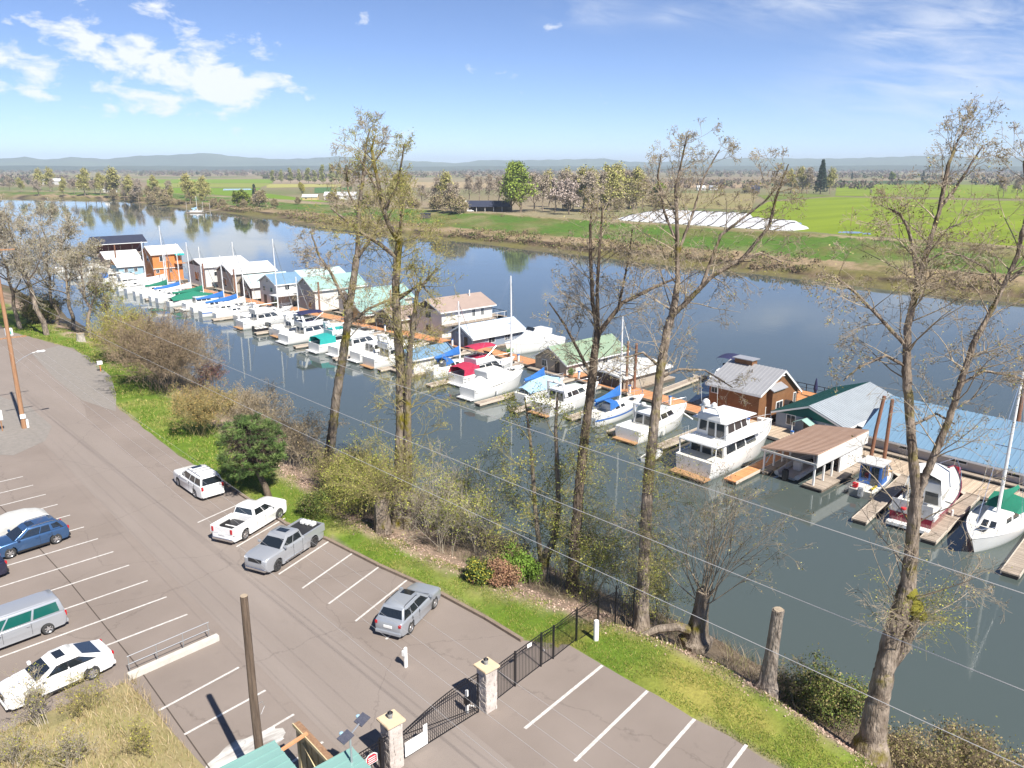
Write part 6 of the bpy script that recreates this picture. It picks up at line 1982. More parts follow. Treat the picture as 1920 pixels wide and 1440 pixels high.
# the big yacht
ya = boat('motor_yacht', 'big white two-decked motor yacht with radar mast, stern to the viewer', 62.9, 42.7, 0)
L, W = 14.4, 4.7
sh_ = hull(ya, L, W, 1.95, 2.8, GEL, tw=.9, fine=2.5, rake=1.5, draft=.8)
MB().box(-1.1, .05, -2.1, 2.1, .25, .42).build('swim_platform', TEAK, ya)
t1 = TBox(2.2, 10.6, 4.3, 1.4, 3.35, rf=1.5, ra=.0, tw=.93, wf=3.2); c1 = t1.mesh('main_cabin', GEL, ya)
for f_ in 'LR':
    for u0, u1 in ((.06, .30), (.33, .56), (.59, .86)):
        t1.win(f_, u0, u1, .42, .86, c1)
t1.win('A', .06, .30, .05, .9, c1); t1.win('A', .36, .62, .05, .9, c1); t1.win('A', .68, .94, .05, .9, c1); t1.win('F', .08, .92, .35, .9, c1)
MB().box(.5, 9.2, -2.3, 2.3, 3.36, 3.52).build('boat_deck', GEL, ya, bevel=.05)
t2 = TBox(2.9, 7.8, 3.7, 3.5, 5.35, rf=.9, ra=.0, tw=.9, wf=3.0); c2 = t2.mesh('pilothouse', GEL, ya)
for f_ in 'LR':
    for u0, u1 in ((.06, .34), (.38, .66), (.70, .92)):
        t2.win(f_, u0, u1, .4, .88, c2)
t2.win('A', .08, .34, .08, .9, c2); t2.win('A', .40, .62, .08, .9, c2); t2.win('A', .68, .92, .3, .9, c2); t2.win('F', .06, .48, .35, .9, c2); t2.win('F', .52, .94, .35, .9, c2)
MB().box(2.2, 7.9, -2.0, 2.0, 5.36, 5.50).build('hardtop', GEL, ya, bevel=.06)
t3 = TBox(2.2, 5.4, 2.9, 5.5, 6.05, rf=.6, ra=.1, tw=.92); c3 = t3.mesh('flybridge', GEL, ya)
t3.win('F', .1, .9, .3, .95, c3)
ra_ = MB()
for s in (-1, 1):
    ra_.extrude([(2.6, s * 1.3, 5.5), (3.2, s * 1.3, 5.5), (2.5, s * .9, 6.9), (2.1, s * .9, 6.9)], (0, -s * .12, 0))
ra_.box(1.9, 2.6, -.95, .95, 6.85, 7.0)
ro = ra_.build('radar_arch', GEL, ya)
for yy, r_ in ((.45, .40), (-.5, .28)):
    MB().lathe((2.25, yy, 7.0), [(r_ * .8, 0), (r_, r_ * .5), (r_ * .85, r_ * 1.1), (r_ * .4, r_ * 1.5), (.02, r_ * 1.6)], 12).build('radome', GEL, ro, smooth=True)
MB().tube([(2.2, .9, 6.9), (1.8, 1.0, 10)], .018, 4).tube([(2.2, -.9, 6.9), (1.8, -1.0, 9.4)], .018, 4).build('antenna', GEL, ro)
rl_ = MB()
pts = [(2.5, -2.2, 4.4), (.7, -2.2, 4.4), (.6, 0, 4.4), (.7, 2.2, 4.4), (2.5, 2.2, 4.4)]
rl_.tube(pts, .022, 4)
for a_, b_ in zip(pts, pts[1:]):
    for k in range(4):
        q = Vector(a_).lerp(Vector(b_), k / 4)
        rl_.tube([(q.x, q.y, 3.5), tuple(q)], .016, 4)
rl_.build('deck_rail', STEEL, ya)
bow_rail(ya, sh_, .75, .4)
for s in (-1, 1):
    MB().tube([(.6, s * 2.1, 1.5), (.6, s * 2.15, 3.4)], .07, 6).build('deck_post', GEL, ya)
MB().tube([(1.2, 1.2, 5.5), (.2, 1.7, 6.3), (-.4, 1.9, 6.4)], .07, 6).build('davit', GEL, ya)
dg = boat('dinghy', 'small grey dinghy under a cover beside the big yacht stern', 62.6, 48.3, 10)
hull(dg, 3.4, 1.5, .4, .55, GEL, tw=.9, draft=.15, rake=.3)
MB().loft([[(.2, -.6, .42), (.2, 0, .7), (.2, .6, .42)], [(1.7, -.66, .45), (1.7, 0, .85), (1.7, .66, .45)], [(3.0, -.2, .55), (3.0, 0, .65), (3.0, .2, .55)]], closed=False, cap=False).build('cover', cloth('grey', (0.52, 0.52, 0.52)), dg)
# rigid inflatable in the carport
ri = boat('inflatable_boat', 'grey rigid inflatable with outboard under the brown-roofed shelter', 69.2, 36.0, 4)
GREYT = mat('tube_grey', (0.50, 0.51, 0.52), rough=.5)
MB().tube([(0, 1.05, .45), (3.6, 1.05, .5), (5.2, .75, .62), (6.2, 0, .75), (5.2, -.75, .62), (3.6, -1.05, .5), (0, -1.05, .45)], [.24, .27, .27, .25, .27, .27, .24], 10).build('tube', GREYT, ri, smooth=True)
MB().extrude([(0, -.85, .1), (4.6, -.8, .1), (5.8, 0, .2), (4.6, .8, .1), (0, .85, .1)], (0, 0, .22)).build('hull_floor', mat('alu_floor', (0.5, 0.5, 0.5), rough=.5, metal=.4), ri)
MB().box(2.2, 2.8, -.4, .4, .3, 1.25).build('console', GEL, ri, bevel=.06)
MB().tube([(1.6, -.8, .4), (1.6, -.8, 1.7), (1.6, .8, 1.7), (1.6, .8, .4)], .03, 5).build('roll_bar', STEEL, ri)
MB().box(-.55, -.05, -.28, .28, .0, 1.2).build('outboard_motor', TRIM, ri, bevel=.1)
# --- the rest of the near side
BOATS = [
    ('cruiser', 'white cruiser with open cockpit just left of the big yacht', 66.0, 53.8, 2, dict(L=11.2, W=3.7, fly=False, arch=True, seed=3)),
    ('sail', 'sailboat with bright blue sail cover and blue dodger, mid dock', 67.0, 60.6, 3, dict(L=10.8, W=3.3, mast=.55, mh=12.6, sail=BLUEC, dodger=BLUEC, stripe=BLUEP)),
    ('cruiser', 'white sport cruiser with a tall arch left of the blue-covered sailboat', 65.6, 67.4, 3, dict(L=11.0, W=3.7, fly=False, arch=True, seed=4)),
    ('sail', 'small boat under blue and pale blue deck covers', 67.6, 73.4, 3, dict(L=8.6, W=2.8, mast=.55, mh=3.2, sail=BLUEC, cover=PALEB, fore=False)),
    ('cruiser', 'cruiser shrouded in a white winter cover, nearest the open water', 63.2, 78.9, 3, dict(L=10.2, W=3.3, fly=True, arch=False, cover=WHITEC, seed=6)),
    ('sail', 'slim white sailboat with the tallest mast amid the dock', 66.0, 82.0, 3, dict(L=10.6, W=2.6, mast=.76, mh=15.2, sail=None, fore=False)),
    ('cruiser', 'white cruiser with crimson canopies over bridge and cockpit', 66.5, 85.6, 3, dict(L=11.4, W=3.6, fly=True, arch=False, bimini=REDC, aft=REDC, canopy=REDC, seed=7)),
    ('sail', 'small sailboat with a blue cockpit cover beside the blue-roofed shed', 66.2, 91.4, 2, dict(L=9.2, W=2.9, mast=.62, mh=10.7, sail=BLUEC, dodger=BLUEC)),
    ('cruiser', 'white cruiser second left of the blue-roofed shed', 62.8, 102.6, 1, dict(L=11.0, W=3.7, fly=True, arch=True, seed=8)),
    ('cruiser', 'low white express cruiser between two flybridge boats', 63.2, 107.2, 1, dict(L=10.0, W=3.3, fly=False, arch=False, seed=9)),
    ('cruiser', 'white cruiser with teal canvas hung over its stern', 61.6, 117.6, 1, dict(L=11.6, W=3.9, fly=True, arch=True, aft=TEALC, canopy=TEALC, seed=10)),
    ('cruiser', 'plain white flybridge cruiser right of the teal-canvas one', 62.6, 113.0, 1, dict(L=10.6, W=3.5, fly=True, arch=False, seed=11)),
    ('cruiser', 'large white cruiser with navy canvas bridge and bimini', 61.0, 127.4, 1, dict(L=12.4, W=4.1, fly=True, arch=True, bimini=NAVY, canopy=NAVY, seed=12)),
    ('cruiser', 'white trawler yacht with a boxy deckhouse, left of the dark skiff', 60.8, 145.0, 0, dict(L=11.0, W=3.7, fly=True, arch=False, seed=14)),
    ('cruiser', 'white cruiser moored behind the trawler yacht bow', 63.4, 149.2, 0, dict(L=9.8, W=3.2, fly=False, arch=True, seed=15)),
    ('sail', 'white sailboat with the tall mast before the blue dormer house', 63.6, 153.4, 0, dict(L=12.2, W=3.5, mast=.74, mh=15.8, sail=None)),
    ('sail', 'right one of two sailboats with blue sail covers', 60.2, 162.8, 0, dict(L=11.0, W=3.2, mast=.72, mh=14.8, sail=BLUEC, stripe=BLUEP)),
    ('sail', 'left one of two sailboats with blue sail covers', 60.6, 168.6, 0, dict(L=10.0, W=3.0, mast=.70, mh=11.6, sail=BLUEC)),
    ('sail', 'sailboat under a dark green boom and deck cover', 59.6, 180.0, 1, dict(L=11.4, W=3.2, mast=.70, mh=12.6, sail=GREENC, cover=GREENC)),
    ('sail', 'white sailboat just left of the green-covered one', 59.4, 186.4, 1, dict(L=10.6, W=3.1, mast=.74, mh=13.2, sail=WHITEC)),
    ('sail', 'white sailboat with a short dark boom cover, third from the left end', 58.8, 195.2, 1, dict(L=10.4, W=3.0, mast=.6, mh=10.4, sail=GREENC)),
    ('sail', 'white sailboat with the tall mast before the orange house', 58.6, 206.0, 2, dict(L=12.0, W=3.4, mast=.80, mh=15.8, sail=WHITEC)),
    ('cruiser', 'white cruiser behind the pale trees, right of the blue tarp boat', 57.6, 216.0, 2, dict(L=10.4, W=3.4, fly=True, arch=False, seed=17)),
    ('cruiser', 'white boat with a blue tarp aft behind the pale trees', 58.0, 228.0, 2, dict(L=9.6, W=3.2, fly=False, arch=False, aft=BLUEC, seed=18)),
    ('cruiser', 'white flybridge boat half hidden by the pale trees', 57.0, 243.0, 2, dict(L=11, W=3.6, fly=True, arch=True, seed=19)),
    ('cruiser', 'white boat farthest up the dock behind the pale trees', 55.5, 259.0, 2, dict(L=11, W=3.6, fly=True, arch=False, seed=20)),
    ('cruiser', 'white cruiser wrapped in a pale cover on the open river side', 96.3, 94.6, 180, dict(L=12.0, W=3.7, fly=True, arch=False, cover=WHITEC, seed=21)),
    ('cruiser', 'white cruiser with a navy bimini behind the shingled house', 99.2, 60.6, 190, dict(L=9.4, W=3.2, fly=False, arch=False, bimini=NAVY, aft=NAVY, seed=22)),
]
BOATS += [
    ('cruiser', 'low white express boat left of the navy-canopied cruiser', 62.4, 133.0, 1, dict(L=9.4, W=3.1, fly=False, arch=True, seed=31)),
    ('sail', 'small white sailboat squeezed right of the dark-hulled skiff', 62.8, 135.9, 1, dict(L=8.6, W=2.5, mast=.66, mh=10.2, sail=WHITEC)),
    ('sail', 'white sailboat with a mid-height mast between tall mast and blue covers', 61.4, 158.6, 0, dict(L=9.6, W=2.9, mast=.68, mh=12.2, sail=WHITEC)),
    ('cruiser', 'small white cabin cruiser between blue-covered and green-covered sailboats', 60.4, 172.4, 0, dict(L=8.4, W=2.8, fly=False, arch=False, seed=33)),
    ('sail', 'white sailboat third left of the green-covered one', 59.0, 189.7, 1, dict(L=10, W=2.8, mast=.7, mh=12.8, sail=BLUEC)),
    ('sail', 'white sailboat second right of the one before the orange house', 58.8, 200.2, 1, dict(L=10.4, W=3.0, mast=.72, mh=13.4, sail=WHITEC)),
    ('sail', 'white sailboat left of the one before the orange house', 58.2, 211.2, 2, dict(L=10.0, W=3.0, mast=.7, mh=11.8, sail=WHITEC)),
]
for kd, lab, x, y, deg, kw in BOATS:
    (cruiser if kd == 'cruiser' else sailboat)(lab, x, y, deg, **kw)
sk = boat('skiff', 'open white runabout with a dark hull and outboard beside the trawler', 61.8, 140.8, 2)
hull(sk, 6.6, 2.2, .6, .9, DARKH, tw=.9, draft=.3, rake=.7)
MB().box(2.6, 3.0, -.85, .85, .55, 1.35).build('windshield', BGLASS, sk)
MB().box(-.4, 0, -.25, .25, .1, 1.1).build('outboard_motor', TRIM, sk, bevel=.08)
for xx in (.8, 1.7):
    MB().box(xx, xx + .4, -.75, .75, .55, .8).build('seat', GEL, sk, bevel=.04)
# mooring piles
RUST = mat('rusty_steel', (0.14, 0.06, 0.035), (0.27, 0.13, 0.075), scale=2, rough=.9, bump=.4)
PILEW = timber('pile_wood', (0.20, 0.11, 0.06), (0.36, 0.23, 0.13))
PILES = [(79.8, 32.6, 7.2, .20, (.14, -.05), RUST, 'left one of the leaning rusty piles at the blue-roofed boathouse'), (79.4, 30.9, 7.4, .20, (.02, .0), RUST, 'right one of the leaning rusty piles at the blue-roofed boathouse'),
         (81.9, 67.2, 7.1, .19, (.0, .0), RUST, 'left one of the paired brown piles by the flat-roofed boathouse'), (82.6, 66.4, 6.9, .19, (.01, -.01), RUST, 'right one of the paired brown piles by the flat-roofed boathouse'),
         (85.6, 130.6, 6.6, .2, (.03, .0), PILEW, 'tall timber pile among the brown-roofed houseboats'), (86.2, 128.5, 6.0, .2, (-.02, .02), PILEW, 'second timber pile among the brown-roofed houseboats'), (79.2, 147.5, 7.0, .2, (.02, .02), RUST, 'brown pile before the tall teal-roofed house'),
         (76.6, 183.5, 6.5, .2, (.01, 0), RUST, 'dark red pile in front of the white-roofed houses'), (75.4, 199, 6.6, .2, (0, 0), RUST, 'dark red pile between the orange and white-roofed houses'), (72.2, 214.0, 6.2, .2, (0, .0), RUST, 'brown pile at the orange house corner'), (104.5, 26.0, 8.6, .30, (.01, 0), RUST, 'thick rusty pile behind the blue roof at the right edge'), (69.5, 250.0, 8.0, .22, (.03, 0), RUST, 'red-brown leaning pile at the low grey boathouse')]
for x, y, h, r_, ln, m, lab in PILES:
    o = tag(MB().tube([(0, 0, -3), (ln[0] * h * .5, ln[1] * h * .5, h * .5), (ln[0] * h, ln[1] * h, h)], [r_, r_ * .96, r_ * .9], 10).build('mooring_pile', m, smooth=True), lab, 'pile', 'mooring piles')
    o.location = (x, y, WATER)
# ================================================================== floating houses
def wallm(name, c, c2=None, rows=0):
    c2 = c2 or tuple(q * .86 for q in c)
    m = mat('wall_' + name, c, c2, scale=1.5, rough=.8, detail=7)
    if rows:
        t = m.node_tree
        p = t.nodes['Principled BSDF']
        sp_ = nd(t, 'ShaderNodeSeparateXYZ')
        lk(t, nd(t, 'ShaderNodeTexCoord').outputs['Object'], sp_.inputs[0])
        fr = math_node(t, 'FRACT', math_node(t, 'DIVIDE', sp_.outputs[2], rows))
        bp_ = nd(t, 'ShaderNodeBump', inp={'Strength': .8, 'Distance': .04})
        lk(t, fr, bp_.inputs['Height']); lk(t, bp_.outputs[0], p.inputs['Normal'])
    return m


def roofm(name, c, c2=None, rough=.45, metal=0.0):
    return mat('roof_' + name, c, c2 or tuple(q * .85 for q in c), scale=.9, rough=rough, metal=metal, detail=7)


W_WHITE = wallm('white', (0.70, 0.69, 0.66), None, .18)
W_PINK = wallm('boathouse', (0.60, 0.54, 0.49))
W_SHIN = wallm('shingle', (0.17, 0.075, 0.03), (0.27, 0.13, 0.055), .2)
W_GREY = wallm('grey', (0.30, 0.335, 0.375), None, .18)
W_BLUEG = wallm('blue_grey', (0.26, 0.31, 0.39), None, .18)
W_TAN = wallm('tan', (0.44, 0.38, 0.31), None, .18)
W_DARK = wallm('dark', (0.10, 0.085, 0.075))
W_DGREEN = wallm('dark_green', (0.01, 0.11, 0.095))
W_YEL = wallm('yellow', (0.55, 0.43, 0.21), None, .18)
W_ORANGE = wallm('orange', (0.56, 0.205, 0.055), (0.62, 0.25, 0.08), .2)
W_SKY = wallm('sky_blue', (0.30, 0.50, 0.62), None, .18)
FRAME = mat('window_frame', (0.74, 0.74, 0.72), rough=.5)
PANE = mat('window_pane', (0.03, 0.035, 0.04), rough=.05, spec=.8)
DOORM = mat('door_dark', (0.07, 0.055, 0.045), rough=.6)


def house(name, label, x0, x1, y0, y1, eave, rdg, axis, wm_, rm_, over=.45, wins=(), cat='houseboat', floor=-4.35, gable=None, split=.5, eave2=None, ribs=0, float_=True, wall_s=None, posts=False, roof2=None, doors=()):
    """a floating house. faces: W towards the dock, S towards the viewer's right. axis: ridge direction"""
    root = thing(name, label, cat, (x0, y0, 0))
    w, d = x1 - x0, y1 - y0
    eave2 = eave if eave2 is None else eave2
    if float_:
        MB().box(-1.0, w + .8, -.7, d + .7, WATER - .25, floor - .12).build('float', FLOATM, root)
        MB().box(-1.05, w + .85, -.75, d + .75, floor - .12, floor).build('float_deck', DK_OLD_X, root)
    if not posts:
        walls = MB()
        if axis == 'x':
            ym = d * split
            walls.add([(0, 0, floor), (0, d, floor), (0, d, eave2), (0, ym, rdg), (0, 0, eave)], [(0, 1, 2, 3, 4)])
            walls.add([(w, 0, floor), (w, d, floor), (w, d, eave2), (w, ym, rdg), (w, 0, eave)], [(4, 3, 2, 1, 0)])
            walls.add([(0, d, floor), (w, d, floor), (w, d, eave2), (0, d, eave2)], [(3, 2, 1, 0)])
            sw = [(0, 0, floor), (w, 0, floor), (w, 0, eave), (0, 0, eave)]
        else:
            xm = w * split
            walls.add([(0, d, floor), (w, d, floor), (w, d, eave2), (xm, d, rdg), (0, d, eave)], [(4, 3, 2, 1, 0)])
            walls.add([(0, 0, floor), (0, d, floor), (0, d, eave), (0, 0, eave)], [(0, 1, 2, 3)])
            walls.add([(w, 0, floor), (w, d, floor), (w, d, eave2), (w, 0, eave2)], [(3, 2, 1, 0)])
            sw = [(0, 0, floor), (w, 0, floor), (w, 0, eave2), (xm, 0, rdg), (0, 0, eave)]
        wo_ = walls.build('walls', wm_, root)
        MB().poly(sw).build('south_wall', wall_s or wm_, root)
    else:
        wo_ = None
        for k in range(5):
            for yy in (.1, d - .1):
                MB().box(w * k / 4.2, w * k / 4.2 + .2, yy - .1, yy + .1, floor, min(eave, eave2)).build('post', DOORM, root)
        MB().box(.3, w - .3, d * .55, d - .2, floor, eave - .3).build('inner_store', wm_, root)
    # roof slabs with overhang
    o = over
    th = .12
    if axis == 'x':
        ym = d * split
        k1 = (rdg - eave) / max(.1, ym); k2 = (rdg - eave2) / max(.1, d - ym)
        sl = [[(-o, -o, eave - k1 * o), (w + o, -o, eave - k1 * o), (w + o, ym, rdg), (-o, ym, rdg)], [(-o, ym, rdg), (w + o, ym, rdg), (w + o, d + o, eave2 - k2 * o), (-o, d + o, eave2 - k2 * o)]]
    else:
        xm = w * split
        k1 = (rdg - eave) / max(.1, xm); k2 = (rdg - eave2) / max(.1, w - xm)
        sl = [[(-o, -o, eave - k1 * o), (xm, -o, rdg), (xm, d + o, rdg), (-o, d + o, eave - k1 * o)], [(xm, -o, rdg), (w + o, -o, eave2 - k2 * o), (w + o, d + o, eave2 - k2 * o), (xm, d + o, rdg)]]
    for i, q in enumerate(sl):
        ro_ = MB().extrude([(a, b, c + .03) for a, b, c in q], (0, 0, th)).build('roof_slope', (roof2 or rm_) if i else rm_, root)
        if ribs:
            a, b, c, e = [Vector(p_) + Vector((0, 0, th + .05)) for p_ in q]
            if axis == 'x':
                ends = lambda f: (a.lerp(b, f), e.lerp(c, f)); n = max(1, int((w + 2 * o) / ribs))
            else:
                ends = lambda f: (a.lerp(e, f), b.lerp(c, f)); n = max(1, int((d + 2 * o) / ribs))
            rbm = MB()
            for k in range(n + 1):
                p0, p1 = ends(k / n)
                rbm.bar(tuple(p0), tuple(p1), .06, .05)
            kind(rbm.build('roof_ribs', (roof2 or rm_) if i else rm_, ro_), 'stuff')
    fa = MB()
    for q in sl:
        a, b, c, e = [Vector(p_) for p_ in q]
        fa.bar(tuple(a), tuple(b), .06, .2); fa.bar(tuple(e), tuple(a) if axis == 'x' else tuple(c), .05, .2)
        if axis == 'x':
            fa.bar(tuple(b), tuple(c), .05, .2)
        else:
            fa.bar(tuple(e), tuple(a), .05, .2)
    fa.build('fascia', FRAME, root)
    if gable and wo_:
        if axis == 'x':
            ym = d * split
            MB().poly([(-.02, .05, eave - .02), (-.02, d - .05, eave2 - .02), (-.02, ym, rdg - .05)]).build('gable', gable, root)
    for wn in wins:
        f_, u, z, ww, hh = wn[:5]
        pane = wn[5] if len(wn) > 5 else PANE
        if f_ == 'W':
            fr = MB().box(-.05, .0, u - ww / 2 - .09, u + ww / 2 + .09, z - hh / 2 - .09, z + hh / 2 + .09).build('window', FRAME, root)
            MB().box(-.065, -.045, u - ww / 2, u - .03, z - hh / 2, z + hh / 2).build('pane', pane, fr); MB().box(-.065, -.045, u + .03, u + ww / 2, z - hh / 2, z + hh / 2).build('pane', pane, fr)
        else:
            fr = MB().box(u - ww / 2 - .09, u + ww / 2 + .09, -.05, .0, z - hh / 2 - .09, z + hh / 2 + .09).build('window', FRAME, root)
            MB().box(u - ww / 2, u - .03, -.065, -.045, z - hh / 2, z + hh / 2).build('pane', pane, fr); MB().box(u + .03, u + ww / 2, -.065, -.045, z - hh / 2, z + hh / 2).build('pane', pane, fr)
    for f_, u, ww, hh in doors:
        if f_ == 'W':
            MB().box(-.04, .02, u - ww / 2, u + ww / 2, floor + .02, floor + hh).build('door', DOORM, root)
        else:
            MB().box(u - ww / 2, u + ww / 2, -.04, .02, floor + .02, floor + hh).build('door', DOORM, root)
    return root


R_BLUE = roofm('blue', (0.135, 0.235, 0.335), (0.17, 0.275, 0.38))
R_GREYM = roofm('grey_metal', (0.40, 0.40, 0.41), (0.34, 0.34, 0.35), .4, .3)
R_CORR = roofm('corrugated', (0.50, 0.54, 0.56), (0.40, 0.43, 0.45), .4, .4)
R_DGREEN = roofm('dark_green', (0.025, 0.12, 0.11), (0.04, 0.16, 0.14))
R_BROWN = roofm('brown', (0.27, 0.205, 0.175), (0.34, 0.26, 0.22), .8)
R_RUSTB = roofm('rust_brown', (0.46, 0.33, 0.255), (0.38, 0.25, 0.18), .7)
R_MOSS = roofm('moss_shingle', (0.17, 0.24, 0.17), (0.24, 0.31, 0.21), .9)
R_FLAT = roofm('pale_flat', (0.50, 0.50, 0.48), (0.62, 0.62, 0.60), .8)
R_PALEB = roofm('pale_blue', (0.46, 0.52, 0.60), (0.54, 0.60, 0.67), .4)
R_MINT = roofm('mint', (0.22, 0.355, 0.32), (0.27, 0.41, 0.37), .5)
R_PMINT = roofm('pale_mint', (0.40, 0.52, 0.51), (0.46, 0.58, 0.57), .5)
R_WHITE = roofm('white', (0.60, 0.60, 0.60), (0.52, 0.52, 0.52), .5)
R_BEIGE = roofm('beige', (0.60, 0.54, 0.45), (0.68, 0.62, 0.53), .8)
R_NAVY = roofm('navy', (0.025, 0.03, 0.055), (0.04, 0.045, 0.07), .5)

# long blue-roofed boathouse at the right
wins = [('W', y, -3.55, 1.5, .42) for y in (44.5, 39.4, 34.6, 29.8, 25.0, 20.2, 15.4)]
house('boathouse', 'long low boathouse with a ribbed sky-blue roof at the right edge', 84, 97.5, -14, 35, -3.05, -.35, 'y', W_PINK, R_BLUE, .5, wins, 'boathouse', ribs=.62)
# brown shingled house
bh = house('houseboat', 'brown shingled houseboat with a steep grey metal roof', 82.5, 91.6, 47.3, 54.3, -1.0, 1.05, 'y', W_SHIN, R_GREYM, .4, [('S', 3.6, -3.2, 1.4, 1.1), ('S', 2.0, -3.6, .7, 1.2), ('W', 6.2, -1.7, .9, .7), ('S', 8.4, -3.2, .5, 1.6)], eave2=-2.1, split=.55, ribs=.5)
MB().box(4.5, 5.7, 4.0, 6.5, .8, 1.65).build('clerestory', W_SHIN, bh); MB().box(4.2, 6.0, 3.8, 6.7, 1.65, 1.75).build('clerestory_roof', R_GREYM, bh)
MB().box(1.7, 4.6, -.75, 0, -4.3, -.75).build('bay', W_SHIN, bh)
MB().extrude([(1.5, -1.0, -.85), (4.8, -1.0, -.85), (4.8, .05, -.35), (1.5, .05, -.35)], (0, 0, .1)).build('bay_roof', R_GREYM, bh)
f_ = MB().box(2.6, 4.2, -.80, -.75, -3.6, -2.3).build('window', FRAME, bh)
MB().box(2.72, 3.36, -.82, -.80, -3.5, -2.4).build('pane', PANE, f_); MB().box(3.44, 4.08, -.82, -.80, -3.5, -2.4).build('pane', PANE, f_)
MB().tube([(3.3, 3.2, .4), (3.3, 3.2, .9)], .07, 6).build('vent_pipe', DOORM, bh)
MB().lathe((4.4, -.35, .55), [(.02, 0), (.26, .05), (.3, .1), (.05, .14)], 10).build('satellite_dish', FRAME, bh)
MB().loft([[(6.0 + 1.1 * math.cos(a), -.9 + q, -4.3 + 1.5 * math.sin(a)) for a in np.linspace(0, math.pi, 8)] for q in (0, .8)], closed=False, cap=False).build('grill_cover', TRIM, bh)
pd = thing('river_deck', 'plank river deck with railing and a folded blue parasol behind the shingled house', 'deck', (92.6, 44.5, -4.35))
MB().box(0, 6.5, 0, 9.5, -.1, .06).build('planks', DK_NEW_X, pd)
MB().box(.1, 6.4, .1, 9.4, -.7, -.1).build('float', FLOATM, pd)
for k in range(8):
    MB().box(6.3, 6.38, .2 + k * 1.28, .28 + k * 1.28, .06, 1.1).build('rail_post', IRON, pd)
MB().box(6.3, 6.38, .2, 9.3, 1.05, 1.12).build('rail', IRON, pd); MB().box(6.32, 6.36, .2, 9.3, .55, .59).build('rail', IRON, pd)
MB().lathe((4.2, 3.0, .06), [(.03, 0), (.03, .6), (.16, .8), (.28, 1.2), (.1, 2.5), (.02, 2.7)], 10).build('parasol', NAVY, pd)
MB().box(3.2, 5.0, 5.0, 6.0, .7, .78).build('table_top', DOORM, pd)
for a_, b_ in ((3.4, 5.2), (4.8, 5.2), (3.4, 5.8), (4.8, 5.8)):
    MB().box(a_ - .04, a_ + .04, b_ - .04, b_ + .04, .06, .7).build('table_leg', DOORM, pd)
# green-roofed house with corrugated slope
gh = house('houseboat', 'grey houseboat with dark green and corrugated roof slopes beside the shingled one', 82.6, 97.0, 36.8, 45.0, -2.55, -1.05, 'x', W_BLUEG, R_CORR, .45, [('W', 6.3, -3.2, 1.0, 1.1), ('W', 1.6, -3.3, 1.0, 1.0)], gable=W_DGREEN, roof2=R_DGREEN, ribs=.45, doors=(('W', 4.2, 1.0, 2.0),))
MB().extrude([(2.0, -2.3, -3.0), (14.6, -2.3, -3.0), (14.6, -.35, -2.65), (2.0, -.35, -2.65)], (0, 0, .1)).build('lean_to_roof', R_WHITE, gh)
MB().box(2.2, 14.4, -2.2, -2.1, -4.4, -3.0).build('lean_to_wall', W_BLUEG, gh)
MB().loft([[(-1.6, 3.0, -2.95), (-1.6, 4.2, -2.35), (-1.6, 5.4, -2.95)], [(0, 3.0, -2.95), (0, 4.2, -2.35), (0, 5.4, -2.95)]], closed=False, cap=False).build('porch_roof', R_MINT, gh)
for yy in (3.1, 5.3):
    MB().box(-1.55, -1.45, yy - .05, yy + .05, -4.35, -2.95).build('porch_post', FRAME, gh)
for k, (xx, yy) in enumerate(((81.3, 46.2), (81.6, 45.4))):
    dk = thing('dock_locker', ('left' if k else 'right') + ' one of the white dock lockers between the shingled and green houses', 'locker', (xx, yy, -4.34), 0, 'dock lockers')
    MB().box(-.3, .3, -.3, .3, 0, .85).build('box', WHITEP, dk, bevel=.03); MB().box(-.33, .33, -.33, .33, .85, .93).build('lid', WHITEP, dk)
# brown-roofed boat shelter over the inflatable
cp = thing('boat_shelter', 'open white boat shelter with a ribbed brown roof, nearest the water', 'shelter', (68.8, 33.0, WATER))
MB().extrude([(-.3, -.3, 3.6), (10.4, -.3, 3.6), (10.4, 5.6, 2.75), (-.3, 5.6, 2.75)], (0, 0, .12)).build('roof', R_RUSTB, cp)
rbm = MB()
for k in range(24):
    xx = -.2 + k * .46
    rbm.bar((xx, -.3, 3.76), (xx, 5.6, 2.91), .05, .05)
kind(rbm.build('roof_ribs', R_RUSTB, cp), 'stuff')
MB().box(-.3, 10.4, -.34, -.22, 2.35, 3.62).build('side_fascia', W_WHITE, cp)
MB().box(-.34, -.26, -.3, 5.6, 2.55, 2.75).build('front_fascia', W_WHITE, cp)
for xx in (0, 1.9, 3.6, 5.2):
    for yy in (0, 5.3):
        MB().box(xx - .08, xx + .08, yy - .08, yy + .08, .1, 2.8).build('post', FRAME, cp)
MB().box(5.2, 10.2, -.05, .05, .4, 2.4).build('side_wall', W_WHITE, cp); MB().box(10.1, 10.2, 0, 5.3, .4, 2.8).build('back_wall', W_WHITE, cp)
for xx in (5.5, 7.0, 8.6):
    MB().box(xx, xx + 1.2, -.09, -.05, .45, 2.3).build('door', FRAME, cp)
MB().box(-.4, 10.6, -1.1, .9, .28, .42).build('side_deck', DK_OLD_X, cp); MB().box(-.2, 10.4, -1.0, .8, -.3, .28).build('float', FLOATM, cp)
MB().box(-.2, 10.4, 4.7, 5.7, .28, .42).build('side_deck', DK_OLD_X, cp); MB().box(7.2, 10.4, .9, 4.7, .28, .42).build('back_deck', DK_OLD_X, cp)
MB().bar((.2, 5.2, 1.2), (2.0, 5.2, 2.7), .08).build('brace', FRAME, cp)
